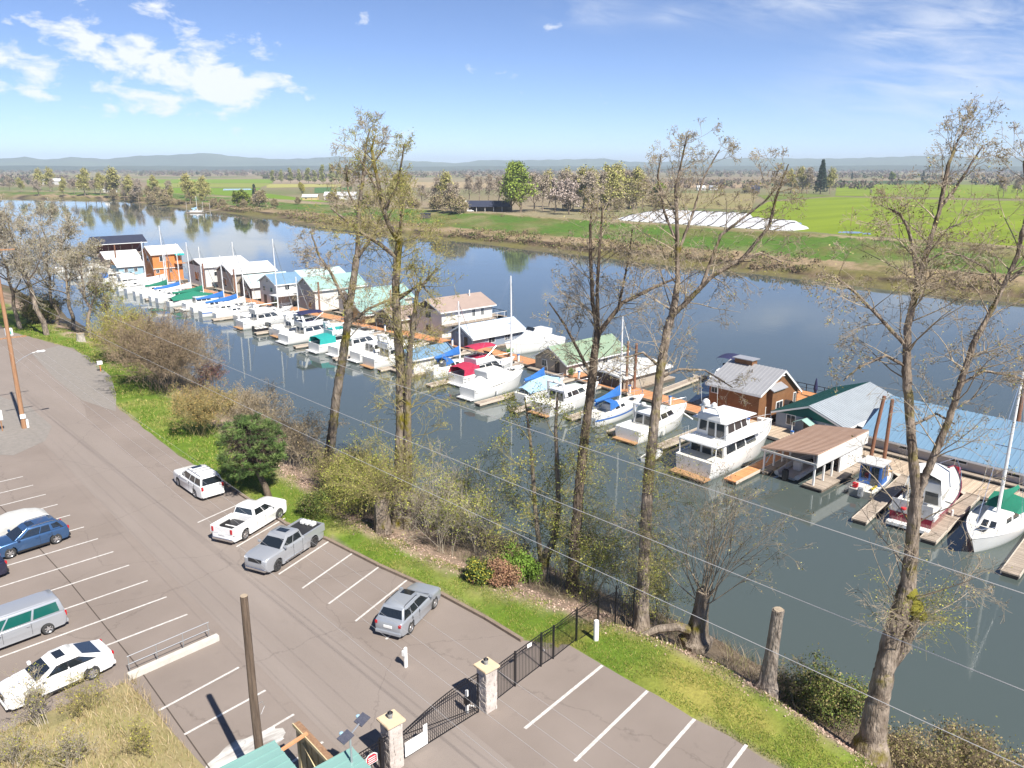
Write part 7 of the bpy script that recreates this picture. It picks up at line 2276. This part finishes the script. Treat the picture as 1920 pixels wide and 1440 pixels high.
# the others, right to left
house('boathouse', 'low flat-roofed open boathouse behind the paired brown piles', 81.3, 91.2, 67.2, 73.6, -2.7, -2.35, 'x', W_DARK, R_FLAT, .5, (), 'boathouse', wall_s=W_TAN, doors=(('W', 1.6, 1.8, 1.5), ('W', 4.4, 1.8, 1.5)))
house('houseboat', 'tan houseboat with a mossy green shingle roof', 81.0, 94.2, 77.8, 84.4, -2.55, -.65, 'x', W_TAN, R_MOSS, .5, [('W', 4.6, -3.3, .9, .9), ('S', 4.0, -3.4, 1.0, .8), ('S', 8.5, -3.4, 1.0, .8)], wall_s=W_WHITE, doors=(('W', 1.9, .9, 1.7),))
house('boathouse', 'blue-grey boathouse with a pale metal roof beside the covered cruiser', 81.6, 92.8, 100, 106, -2.3, -.75, 'x', W_BLUEG, R_PALEB, .55, [('S', 4.0, -3.2, 1.4, .95), ('S', 7.6, -3.1, 1.1, 1.2)], 'boathouse', ribs=.6, doors=(('W', 2.0, .9, 1.8),))
bg_ = house('houseboat', 'large two-storey white houseboat with a brown roof and upper balcony', 83.4, 95.2, 111, 119, .45, 2.05, 'x', W_WHITE, R_BROWN, .6, [('S', 7.3, -.6, .6, 1.4), ('S', 9.4, -.6, .6, 1.4), ('S', 3.0, -3.2, 1.6, 1.0), ('W', 4.0, -.7, 1.6, 1.1), ('W', 4.0, -3.2, 1.4, 1.2)], gable=W_DARK)
MB().box(-.4, 13.6, -1.3, 0, -2.15, -2.0).build('balcony_floor', DK_OLD_X, bg_); MB().box(11.8, 14.4, -1.3, 6.5, -2.15, -2.0).build('balcony_floor', DK_OLD_X, bg_)
for k in range(9):
    MB().box(-.3 + k * 1.75, -.24 + k * 1.75, -1.28, -1.22, -2.0, -1.0).build('rail_post', FRAME, bg_)
MB().box(-.3, 14.4, -1.29, -1.23, -1.08, -1.0).build('rail', W_WHITE, bg_); MB().box(14.3, 14.38, -1.3, 6.5, -1.08, -1.0).build('rail', IRON, bg_)
for k in range(5):
    MB().box(14.3, 14.36, -1.2 + k * 1.8, -1.14 + k * 1.8, -2.0, -1.0).build('rail_post', IRON, bg_)
MB().tube([(9.0, 3.2, 1.6), (9.0, 3.2, 3.0)], .1, 8).build('stove_pipe', FRAME, bg_)
house('houseboat', 'dark houseboat with a low brown hip-like roof left of the large white one', 80.6, 92, 121, 128.6, -2.0, -.55, 'x', W_DARK, R_BROWN, .6, [('W', 2.0, -3.2, 1.2, 1.0), ('W', 5.4, -3.2, 1.2, 1.0)], wall_s=W_TAN)
house('houseboat', 'yellow-walled low houseboat with a mint roof', 80.0, 90.5, 131, 137.8, -2.4, -.9, 'x', W_YEL, R_MINT, .5, [('W', 2.0, -3.2, 1.2, 1.0), ('S', 3.0, -3.3, 1.0, .9)], doors=(('W', 4.8, .9, 1.8),))
house('houseboat', 'low houseboat with a broad mint roof right of the tall teal-roofed one', 83.5, 97, 139.5, 147, -1.6, .45, 'x', W_WHITE, R_MINT, .5, [('S', 4.0, -3.0, 1.3, 1.0), ('W', 3.4, -3.0, 1.4, 1.2)])
house('houseboat', 'tall grey two-storey houseboat with a mint gable roof', 79.8, 92, 150.3, 158, .25, 2.45, 'x', W_GREY, R_MINT, .5, [('W', 2.2, -.8, .9, 1.1), ('W', 5.2, -.8, .9, 1.1), ('W', 4.0, 1.3, .6, .6), ('S', 6.0, -.9, 1.1, 1.2), ('W', 2.2, -3.2, 1.0, 1.3)], wall_s=W_WHITE)
h7 = house('houseboat', 'white houseboat with a blue dormer roof and carport front', 76.6, 83.2, 161.5, 169.5, .45, 2.15, 'x', W_WHITE, R_BLUE, .4, [('W', 4.0, .9, .8, .8), ('W', 2.2, -1.0, 1.1, 1.0), ('S', 2.6, -.4, 1.0, 1.0), ('W', 5.8, -1.0, 1.1, 1.0)], doors=(('W', 2.0, 1.4, 2.0), ('W', 5.6, 1.4, 2.0)))
MB().box(-1.8, 6.4, -3.6, 0, -1.75, -1.6).build('porch_roof', R_WHITE, h7)
for xx in (-1.6, 6.0):
    MB().box(xx, xx + .14, -3.5, -3.36, -4.35, -1.75).build('porch_post', FRAME, h7)
house('houseboat', 'houseboat with a pale mint roof behind the blue dormer house', 84.0, 94.5, 160.5, 171.5, .1, 2.35, 'x', W_SKY, R_PMINT, .5, [('S', 3.0, -1.6, 1.0, 1.0)])
house('houseboat', 'small houseboat with a pale mint gable, left of the blue dormer house', 76.8, 86.5, 174.5, 181.0, -1.3, .75, 'x', W_DARK, R_PMINT, .6, [('W', 3.2, -2.8, 1.6, 1.4)], wall_s=W_WHITE)
house('houseboat', 'taupe houseboat with a white roof, right one of two white-roofed', 78.0, 89.0, 187.5, 197.0, .2, 1.95, 'x', W_TAN, R_WHITE, .5, [('S', 3.2, -1.0, .8, .7), ('S', 8.0, -1.0, .8, .7), ('W', 5.0, -2.4, 2.2, 2.0)], gable=W_DARK)
house('houseboat', 'pale houseboat with a white roof, left one of two white-roofed', 76.4, 88.0, 200.5, 212, .7, 2.2, 'x', W_WHITE, R_WHITE, .5, [('S', 3.0, -1.2, 1.4, 1.0), ('W', 5.5, -2.2, 2.4, 2.2)], gable=W_DARK)
oh = house('houseboat', 'orange two-storey houseboat with a cream roof', 69.8, 77.4, 218.5, 226, 3.0, 4.7, 'x', W_ORANGE, R_BEIGE, .5, [('S', 2.6, 1.6, 1.5, 1.2), ('S', 4.2, -1.6, .8, .8), ('S', 1.0, -1.6, .8, .8), ('W', 3.6, 1.5, 1.2, 1.1)])
MB().extrude([(5.6, -1.3, 2.3), (8.0, -1.3, 2.3), (8.0, 0, 3.0), (5.6, 0, 3.0)], (0, 0, .06)).build('awning', TEALC, oh)
MB().box(5.4, 8.2, -1.5, 0, .1, .22).build('balcony', DK_NEW_X, oh)
MB().box(-.2, 7.8, -.3, 0, -1.0, -.85).build('trim_board', FRAME, oh)
house('houseboat', 'low sky-blue cottage houseboat with a cream roof before the orange house', 66.6, 73.2, 238, 245.5, -1.7, .15, 'x', W_SKY, R_BEIGE, .5, [('S', 2.0, -3.0, .8, 1.0), ('S', 4.6, -3.0, .8, 1.0)], gable=W_ORANGE)
house('boathouse', 'low grey-roofed boathouse behind the pale trees', 70.5, 80, 263, 270, -1.9, -.2, 'x', W_TAN, R_FLAT, .5, (), 'boathouse')
house('boathouse', 'open boathouse with a dark navy roof, farthest along the dock', 77.8, 94.5, 301, 309, -.7, 1.4, 'x', wallm('red_store', (0.20, 0.06, 0.045)), R_NAVY, .5, (), 'boathouse', posts=True)
house('floating_shed', 'small white floating shed with a blue metal roof on the near side of the dock', 64.8, 72.2, 93.4, 97.4, -2.1, -1.15, 'x', W_WHITE, R_BLUE, .4, [('S', 4.4, -3.0, .8, .9), ('S', 6.4, -3.2, .5, .6)], 'shed', ribs=.6)
# small things on the docks
rng = random.Random(14)
ped = thing('dock_pedestal', 'white power pedestal on the dock', 'pedestal', (0, 0, -9), 0, 'dock power pedestals')
MB().box(-.13, .13, -.13, .13, 0, 1.0).build('post', WHITEP, ped); MB().box(-.16, .16, -.16, .16, 1.0, 1.12).build('cap', BLUEP, ped)
PED = [(17.0, 'white power pedestal beside the green-canvas sailboat stern'), (26.2, 'white power pedestal at the finger root behind the red-hulled cruiser'), (41.0, 'white power pedestal at the big yacht bow'), (46.8, 'white power pedestal in front of the shingled house'), (58.6, 'white power pedestal near the second white cruiser bow'), (65.5, 'white power pedestal by the paired brown piles'), (75.2, 'white power pedestal right of the mossy-roofed house'), (88.8, 'white power pedestal with blue cap behind the crimson-canopy cruiser'), (104.8, 'white power pedestal right of the large two-storey house'), (123.0, 'white power pedestal near the navy-canopied cruiser bow')]
for k, (yy, lab) in enumerate(PED):
    o = ped if k == 0 else copy_tree(ped)
    o.location = (walk_x(yy) - 1.25, yy, WATER + .46); o['label'] = lab
for k, (xx, yy, c, lab, sz) in enumerate([(82.6, 92.0, (0.10, 0.22, 0.06), 'potted shrub on the dock before the blue-grey boathouse', 1.1), (79.6, 137.2, (0.32, 0.33, 0.05), 'bright yellow-green potted shrub before the yellow houseboat', 1.9), (81.2, 125.0, (0.20, 0.18, 0.06), 'overgrown planter before the dark brown-roofed houseboat', 1.8), (80.6, 76.5, (0.12, 0.17, 0.05), 'low planter at the mossy-roofed house corner', 1.0), (80.4, 108.5, (0.24, 0.20, 0.10), 'straggly bare planter right of the large two-storey house', 2.2), (75.8, 160.2, (0.18, 0.24, 0.04), 'round green potted shrub on the blue dormer house porch', 1.3)]):
    pt_ = thing('planter', lab, 'planter', (xx, yy, -4.34))
    MB().lathe((0, 0, 0), [(.28, 0), (.38, .45), (.34, .46), (.3, .4)], 10).build('pot', BRNW, pt_)
    rg_ = np.random.default_rng(k)
    pp = rg_.normal(0, 1, (160, 3)); pp /= np.linalg.norm(pp, axis=1, keepdims=True); pp *= rg_.uniform(.4, 1, (160, 1)) * sz * .5; pp[:, 2] += .45 + sz * .45
    v, f, cc = leaves(pp, rg_, .10, [c, tuple(q * 1.3 for q in c)], 3, .08)
    colmesh('foliage', v, f, cc, LEAF, pt_)
pb = tag(MB().box(-.25, .25, -.25, .25, .38, .45).box(.2, .27, -.25, .25, .45, .95).box(-.25, -.18, -.25, -.18, 0, .38).box(.18, .25, .18, .25, 0, .38).box(-.25, -.18, .18, .25, 0, .38).box(.18, .25, -.25, -.18, 0, .38).build('red_chair', REDP), 'red plastic chair on the deck before the blue boathouse', 'chair', None)
pb.location = (81.3, 24.6, -4.34)
# ================================================================== far shore: trees, barns, covered heap, landing
cfg_far = [(0,) * 6, (5, .5, 42, 4, .10, .14), (4, .55, 42, 3, .16, .05), (0, 0, 0, 2, .2, 0)]
FARK = {
    'bare': (dict(h=20, r=.35, fork=.22, spread=.8, n_limb=15, cfg=cfg_far), BARK, TWIG, (.34, [(0.34, 0.28, 0.22), (0.40, 0.33, 0.26), (0.28, 0.235, 0.17)], 4, .7, 1.0), 'bare grey-brown tree'),
    'olive': (dict(h=20, r=.35, fork=.18, spread=.8, n_limb=16, cfg=cfg_far), BARK, TWIG_OLIVE, (.42, [(0.36, 0.33, 0.11), (0.31, 0.31, 0.08), (0.40, 0.35, 0.17)], 5, .8, 1.0), 'olive budding tree'),
    'green': (dict(h=15, r=.3, fork=.08, spread=1.0, n_limb=16, cfg=cfg_far), BARK_DARK, TWIG_OLIVE, (.6, [(0.16, 0.21, 0.03), (0.21, 0.25, 0.03)], 5, .6, 1.0), 'dense yellow-green tree'),
    'willow': (dict(h=29, r=.6, fork=.10, spread=.85, n_limb=24, cfg=cfg_far), BARK_DARK, TWIG_OLIVE, (.6, [(0.20, 0.28, 0.04), (0.26, 0.33, 0.05), (0.16, 0.21, 0.03)], 5, 1.0, .8), 'tall bright green tree'),
    'pop': (dict(h=27, r=.35, fork=.12, spread=.45, n_limb=20, cfg=cfg_far, up=.3), BARK, TWIG_OLIVE, (.8, [(0.25, 0.27, 0.09), (0.22, 0.23, 0.08), (0.29, 0.29, 0.13)], 4, .7, 1.0), 'slim pale green poplar'),
    'bloss': (dict(h=18, r=.35, fork=.15, spread=.95, n_limb=15, cfg=cfg_far), BARK_DARK, TWIG, (.5, [(0.50, 0.42, 0.38), (0.42, 0.34, 0.29), (0.3, 0.24, 0.2)], 3, .5, 1.0), 'pale blossoming tree'),
    'yel': (dict(h=14, r=.3, fork=.06, spread=1.1, n_limb=16, cfg=cfg_far), BARK, TWIG_OLIVE, (.6, [(0.32, 0.28, 0.04), (0.27, 0.25, 0.04)], 5, .6, 1.0), 'golden willow'),
    'bush': (dict(h=7, r=.15, fork=.02, spread=1.5, n_limb=20, cfg=cfg_far), BARK, TWIG_BROWN, (.3, [(0.33, 0.26, 0.18), (0.28, 0.22, 0.14), (0.30, 0.27, 0.11)], 6, .6, 1.0), 'brown bushy thicket'),
}
PROTO = {}


def far_proto(k):
    if k in PROTO:
        return PROTO[k]
    root = thing('far_tree', '', 'tree', (0, 0, -50))
    if k in ('conif', 'dark'):
        h = 33 if k == 'conif' else 14
        MB().tube([(0, 0, -.5), (0, 0, h * .95)], [h * .016, .05], 7).build('trunk', BARK_DARK, root)
        rg_ = np.random.default_rng(2)
        n = 900
        f = rg_.uniform(.06, 1, n) ** .8
        a = rg_.uniform(0, 6.283, n)
        rad = (1 - f) ** .85 * h * .19 * rg_.uniform(.35, 1.1, n) + .1
        pts = np.stack([rad * np.cos(a), rad * np.sin(a), f * h - rad * .25], 1)
        v, fc, c = leaves(pts, rg_, .75, [(0.022, 0.045, 0.028), (0.035, 0.06, 0.03), (0.015, 0.03, 0.02)], 3, .4)
        colmesh('crown', v, fc, c, LEAF, root)
        lab = 'dark conifer'
    else:
        d, bm_, tw_, lf_, lab = FARK[k]
        out, tips = free_tree(len(k) * 7 + ord(k[0]), d['h'], d['r'], (0, 0), d['fork'], d['spread'], d['n_limb'], d['cfg'], d.get('up', .12))
        out = [(p_, [max(q, .035) for q in r_], l) for p_, r_, l in out]
        make_tree(root, out, tips, 3, bm_, tw_, lf_, split=0, sides=(6, 3))
        h = d['h']
    PROTO[k] = (root, h, lab)
    return PROTO[k]


FAR_TREES = [
    ('olive',229,1085,23), ('olive',228,1030,24), ('olive',203,868,17), ('olive',218,854,24), ('bare',203,830,14), ('olive',213,785,18),
    ('olive',215,751,24), ('bare',198,707,13), ('bare',184,620,13), ('olive',182,600,15), ('bare',181,580,15), ('bare',196,737,12),
    ('bare',182,814,12), ('bare',165,796,11), ('olive',187,967,14), ('bare',159,870,14), ('green',237,551,10), ('green',237,540,11),
    ('dark',339,745,10), ('bare',240,527,9), ('pop',617,1281,22), ('pop',628,1271,23), ('pop',639,1261,26), ('pop',650,1251,24),
    ('pop',640,1202,26), ('pop',648,1195,22), ('pop',619,1117,31), ('pop',629,1107,32), ('pop',638,1098,31), ('pop',628,1060,30),
    ('yel',403,772,10), ('yel',398,585,18), ('olive',273,410,15), ('olive',287,413,14), ('bare',338,470,15), ('bare',317,420,21),
    ('olive',308,402,22), ('bare',300,385,18), ('bare',421,519,21), ('bare',408,490,20), ('bare',401,470,22), ('bare',384,439,21),
    ('willow',330,366,29), ('willow',330,358,29), ('bare',344,361,24), ('bare',353,362,23), ('olive',389,393,23), ('bloss',346,344,19),
    ('bloss',336,323,19), ('bare',362,345,23), ('olive',367,341,25), ('olive',365,334,24), ('bare',378,339,25), ('olive',386,340,26),
    ('bare',394,342,25), ('olive',397,339,27), ('bare',405,341,26), ('bare',408,338,25), ('olive',411,335,23), ('bare',425,341,22),
    ('green',456,352,15), ('bare',446,341,13), ('bare',569,431,12), ('olive',780,432,23), ('olive',788,424,25), ('bare',777,412,27),
    ('conif',771,395,33), ('olive',779,389,24), ('bare',779,348,6), ('conif',1659,784,16), ('green',1535,650,17), ('dark',1637,634,17),
    ('bare',1600,591,13), ('bare',812,244,18), ('bare',794,228,19), ('bare',806,217,19), ('bush',268,519,4), ('bush',257,344,7),
    ('bush',257,332,8), ('bush',255,323,7), ('bush',267,388,8), ('bush',266,427,7), ('bush',170,522,6), ('bush',181,530,7),
    ('bush',166,543,7), ('bush',165,581,6), ('bush',732,454,8), ('bush',306,541,7),
]
rng = random.Random(77)
used = set()


def zone(x, y):
    if y > 540 and x < 270:
        return 'on the far bank at the upper left'
    if y > 1000:
        return 'in the far row beyond the left fields'
    if y < 260 and x < 900:
        return 'behind the right-hand crop field'
    if x > 1400:
        return 'beyond the right-hand fields near the woods'
    if x > 700:
        return 'in the clump beside the tall conifer'
    if x > 300 and 300 < y < 400:
        return 'in the grove right of the dark barn'
    if x > 430 and y < 470:
        return 'behind the white heap'
    return 'on the far shore left of the dark barn'


spots = []
for (k, x, y, h) in FAR_TREES:
    fw = lin(y, *FAR_EDGE) + 7
    if x < fw:
        q = fw / x
        x, y = x * q, y * q
        h *= q
    spots.append((k, x, y, h))
for i in range(16):                                 # thickets filling in under the far bank trees
    y = rng.uniform(500, 860)
    spots.append(('bush', lin(y, *FAR_EDGE) + rng.uniform(8, 30), y, rng.uniform(4, 9)))
spots += [('bush', 264 + rng.uniform(0, 40), 398 + rng.uniform(0, 60), rng.uniform(4, 8)) for _ in range(9)] + [('bush', 380 + rng.uniform(0, 70), 330 + rng.uniform(-10, 40), rng.uniform(4, 7)) for _ in range(8)]
spots += [('bare' if rng.random() < .6 else 'olive', 350 + rng.uniform(0, 75), 335 + rng.uniform(-8, 30), rng.uniform(19, 26)) for _ in range(14)]
spots += [(rng.choice(['bare', 'olive', 'olive']), lin(y, *FAR_EDGE) + rng.uniform(10, 45), y, rng.uniform(12, 22)) for y in np.linspace(600, 900, 14)]
NTH = 'first second third fourth fifth sixth seventh eighth ninth tenth eleventh twelfth thirteenth fourteenth fifteenth sixteenth'.split()
byl = {}
for (k, x, y, h) in spots:
    lab = far_proto(k)[2]
    byl.setdefault((lab, zone(x, y)), []).append((math.atan2(x, y), k, x, y, h))
for (lab, zn), lst in byl.items():
    lst.sort()
    for i, (_, k, x, y, h) in enumerate(lst):
        src, h0, _l = far_proto(k)
        o = src if k not in used else copy_tree(src)
        used.add(k)
        o.location = (x, y, gz(x, y) - .1)
        sc_ = h / h0
        o.scale = (sc_ * rng.uniform(.9, 1.25), sc_ * rng.uniform(.9, 1.25), sc_)
        o.rotation_euler = (0, 0, rng.uniform(0, 6.28))
        n = len(lst)
        if n == 1:
            od = ''
        elif i < (n + 1) // 2:
            od = ', ' + ('leftmost' if i == 0 else NTH[i] + ' from left')
        else:
            od = ', ' + ('rightmost' if i == n - 1 else NTH[n - 1 - i] + ' from right')
        o['label'] = lab + ' ' + zn + od
        o['category'] = 'tree' if k != 'bush' else 'thicket'
        o['group'] = lab + 's ' + zn
# brush along the far waterline, too small to count
items = []
for i in range(2600):
    y = rng.uniform(60, 760)
    d = rng.choice([rng.uniform(7, 11), rng.uniform(9, 26), rng.uniform(20, 60)])
    if d > 24 and rng.random() < .75:
        continue
    x = lin(y, *FAR_EDGE) + d
    if mnoise.noise(Vector((x * .03, y * .03, 4))) < -.1:
        continue
    h = rng.uniform(.5, 1.7) * (1 if d < 26 else .7)
    items.append((x, y, gz(x, y) + h * .3, h * rng.uniform(.9, 1.8), h * .7, rng.choice([(0.21, 0.15, 0.095), (0.16, 0.115, 0.07), (0.17, 0.155, 0.06), (0.26, 0.20, 0.13), (0.12, 0.14, 0.045)])))
crowd('far_bank_brush', items, wood_m)

# the white sheeted heap
hp = thing('covered_heap', 'long white plastic-covered heap behind the levee', 'heap', (317, 225, -1.5))
vs, cs = [], []
NY, NX = 60, 14
prof = [0, .05, .2, .45, .7, .9, 1, 1.02, .98, .9, .7, .4, .15, 0]
for i in range(NY + 1):
    f = i / NY
    endf = min(1, f / .10, (1 - f) / .22)
    for j in range(NX):
        nz = mnoise.noise(Vector((i * .35, j * .5, 3)))
        vs.append((j / (NX - 1) * 34 * (0.55 + .45 * endf) + 1.2 * nz, -50 + 102 * f, (5.4 * prof[j] * endf ** .7 * (1 + .10 * nz) * (0.72 + .28 * (f > .33) if f > .3 else .55 + f * .4))))
fs = [(i * NX + j, i * NX + j + 1, (i + 1) * NX + j + 1, (i + 1) * NX + j) for i in range(NY) for j in range(NX - 1)]
mb = MB(); mb.v, mb.f = vs, fs
mb.build('plastic_sheet', mat('sheet_plastic', (0.62, 0.62, 0.63), (0.52, 0.52, 0.53), scale=.3, rough=.5, bump=.8, bscale=.6, bdist=.5), hp, smooth=True)
for k in range(4, NY - 2, 4):
    line = [Vector(vs[k * NX + j]) + Vector((0, 0, .18)) for j in range(0, 9)]
    MB().tube([tuple(q) for q in line], .26, 4).build('weight_line', TRIM, hp)


def barn(label, x, y, L, W, eave, rdg, wm_, rm_, deg, name='barn', open_=False, wins=()):
    root = thing(name, label, 'barn' if name == 'barn' else 'building', (x, y, -1.5), R(deg))
    if not open_:
        w_ = MB()
        w_.add([(0, 0, 0), (L, 0, 0), (L, 0, eave), (0, 0, eave)], [(0, 1, 2, 3)]); w_.add([(0, W, 0), (L, W, 0), (L, W, eave), (0, W, eave)], [(3, 2, 1, 0)])
        for xx in (0, L):
            w_.add([(xx, 0, 0), (xx, W, 0), (xx, W, eave), (xx, W / 2, rdg), (xx, 0, eave)], [(0, 1, 2, 3, 4)])
        w_.build('walls', wm_, root)
    else:
        for k in range(6):
            MB().box(L * k / 5 - .12, L * k / 5 + .12, .1, .34, 0, eave).build('post', FRAME, root)
        MB().box(0, L, W * .6, W, 0, eave).build('back_wall', wm_, root)
    for s, yy in ((0, -.5), (1, W + .5)):
        MB().extrude([(-.5, yy, eave - .12), (L + .5, yy, eave - .12), (L + .5, W / 2, rdg), (-.5, W / 2, rdg)], (0, 0, .15)).build('roof_slope', rm_, root)
    for u, z, ww, hh in wins:
        MB().box(u - ww / 2, u + ww / 2, -.08, 0, z - hh / 2, z + hh / 2).build('window', PANE, root)
    return root


barn('low dark open barn with a navy roof on the far shore', 310.5, 384, 26, 12, 3.0, 6.3, W_DARK, R_NAVY, -42, open_=True)
barn('long white farm building on the far shore at centre left', 338, 609, 26, 10, 3.2, 6.0, W_WHITE, R_WHITE, -42, 'farm_building', wins=((5, 1.8, 2, 1.2), (11, 1.8, 2, 1.2), (18, 1.8, 2, 1.2)))
barn('small white farmhouse left of the long white farm building', 319, 611, 12, 7, 2.4, 4.4, W_YEL, R_WHITE, -42, 'farm_building', wins=((3, 1.4, 1.2, 1),))
barn('small pale shed beyond the far trees at upper left', 301, 1403, 34, 14, 5, 9, W_WHITE, R_FLAT, -60, 'farm_building')
barn('white cottage roof among the far bank trees at upper left', 250, 909, 10, 8, 3.2, 6.2, W_WHITE, R_FLAT, -45, 'farm_building', wins=((3, 1.8, 1.2, 1),))
barn('small white farmhouse far right beyond the heap, left one of two', 787, 552, 9, 7, 3, 5.4, W_WHITE, R_FLAT, -42, 'farm_building', wins=((2, 1.6, 1.2, 1), (6, 1.6, 1.2, 1)))
barn('small white farmhouse far right beyond the heap, right one of two', 816, 555, 9, 7, 3, 5, W_WHITE, R_GREYM, -42, 'farm_building', wins=((3, 1.6, 1.2, 1),))
barn('dark distant barn left of the conifer clump', 761, 472, 14, 10, 4, 7, W_DARK, R_NAVY, -42)
fc = thing('parked_car', 'white car parked at the dark open barn', 'car', (309, 380, gz(309, 380)), R(-40))
MB().extrude([(-2.2, -.9, .35), (2.2, -.9, .35), (2.25, -.9, .75), (1.2, -.9, .95), (.6, -.9, 1.45), (-1.3, -.9, 1.45), (-2.1, -.9, .95)], (0, 1.8, 0)).build('body', WHITE, fc, bevel=.08)
for sg in (-1, 1):
    MB().box(-1.2, .6, sg * .9 - .02, sg * .9 + .02, .98, 1.38).build('side_window', GLASS, fc)
    for xx in (-1.35, 1.4):
        wheel(fc, xx, sg * .82, .33, .2, ALLOY)
yl = thing('yard_lamp', 'white yard lamp on a pole at the dark open barn', 'lamp', (307.5, 383, gz(307.5, 383)))
MB().tube([(0, 0, 0), (0, 0, 6.2)], .12, 6).build('pole', FRAME, yl); MB().box(-.9, .9, -.25, .25, 6.1, 6.5).build('lamp_head', FRAME, yl)
bx_ = thing('dark_hut', 'small black hut low on the far bank', 'hut', (241, 332, gz(241, 332)), R(-42))
MB().box(-2.3, 2.3, -1.6, 1.6, 0, 2.2).build('walls', W_DARK, bx_); MB().box(-2.6, 2.6, -1.9, 1.9, 2.2, 2.45).build('roof', R_NAVY, bx_)
# small landing with a boat on the far shore
ld = thing('landing_stage', 'small plank landing at the far shore with a gangway', 'dock', (205, 541, WATER), R(-42))
MB().box(-7, 5, -1.4, 1.4, .2, .5).build('deck', DK_OLD_X, ld); MB().box(-6.8, 4.8, -1.2, 1.2, -.3, .2).build('float', FLOATM, ld)
MB().bar((5, 0, .5), (14, 6, 2.6), 1.0, .18).build('gangway', DK_OLD_X, ld)
sailboat('small white boat with a mast at the far shore landing', 202.5, 546.5, -42, 8.5, 2.8, mast=.55, mh=11, sail=PALEB, dodger=PALEB)
for k, (x, y, lab) in enumerate(((207.5, 566, 'pale timber pile left of the far landing'), (214.5, 555, 'pale timber pile behind the far landing'), (209.5, 530, 'pale timber pile right of the far landing'))):
    o = tag(MB().tube([(0, 0, -3), (0, 0, 6.6)], .2, 8).build('mooring_pile', BARK_PALE), lab, 'pile', 'piles at the far landing')
    o.location = (x, y, WATER)
for k, (x, y) in enumerate(((330, 126), (368, 172), (352, 95), (300, 560), (292, 640), (315, 820))):
    pole_ = thing('field_pole', 'lone timber utility pole ' + ('in the right-hand crop field', 'standing beside the field puddle', 'near the right edge of the crop field', 'by the far farm track', 'left of the far farm buildings', 'at the edge of the left fields')[k], 'pole', (x, y, gz(x, y)))
    MB().tube([(0, 0, -.5), (0, 0, 9)], [.16, .1], 6).build('shaft', PILEW, pole_); MB().box(-1.1, 1.1, -.07, .07, 8.2, 8.36).build('crossarm', PILEW, pole_)
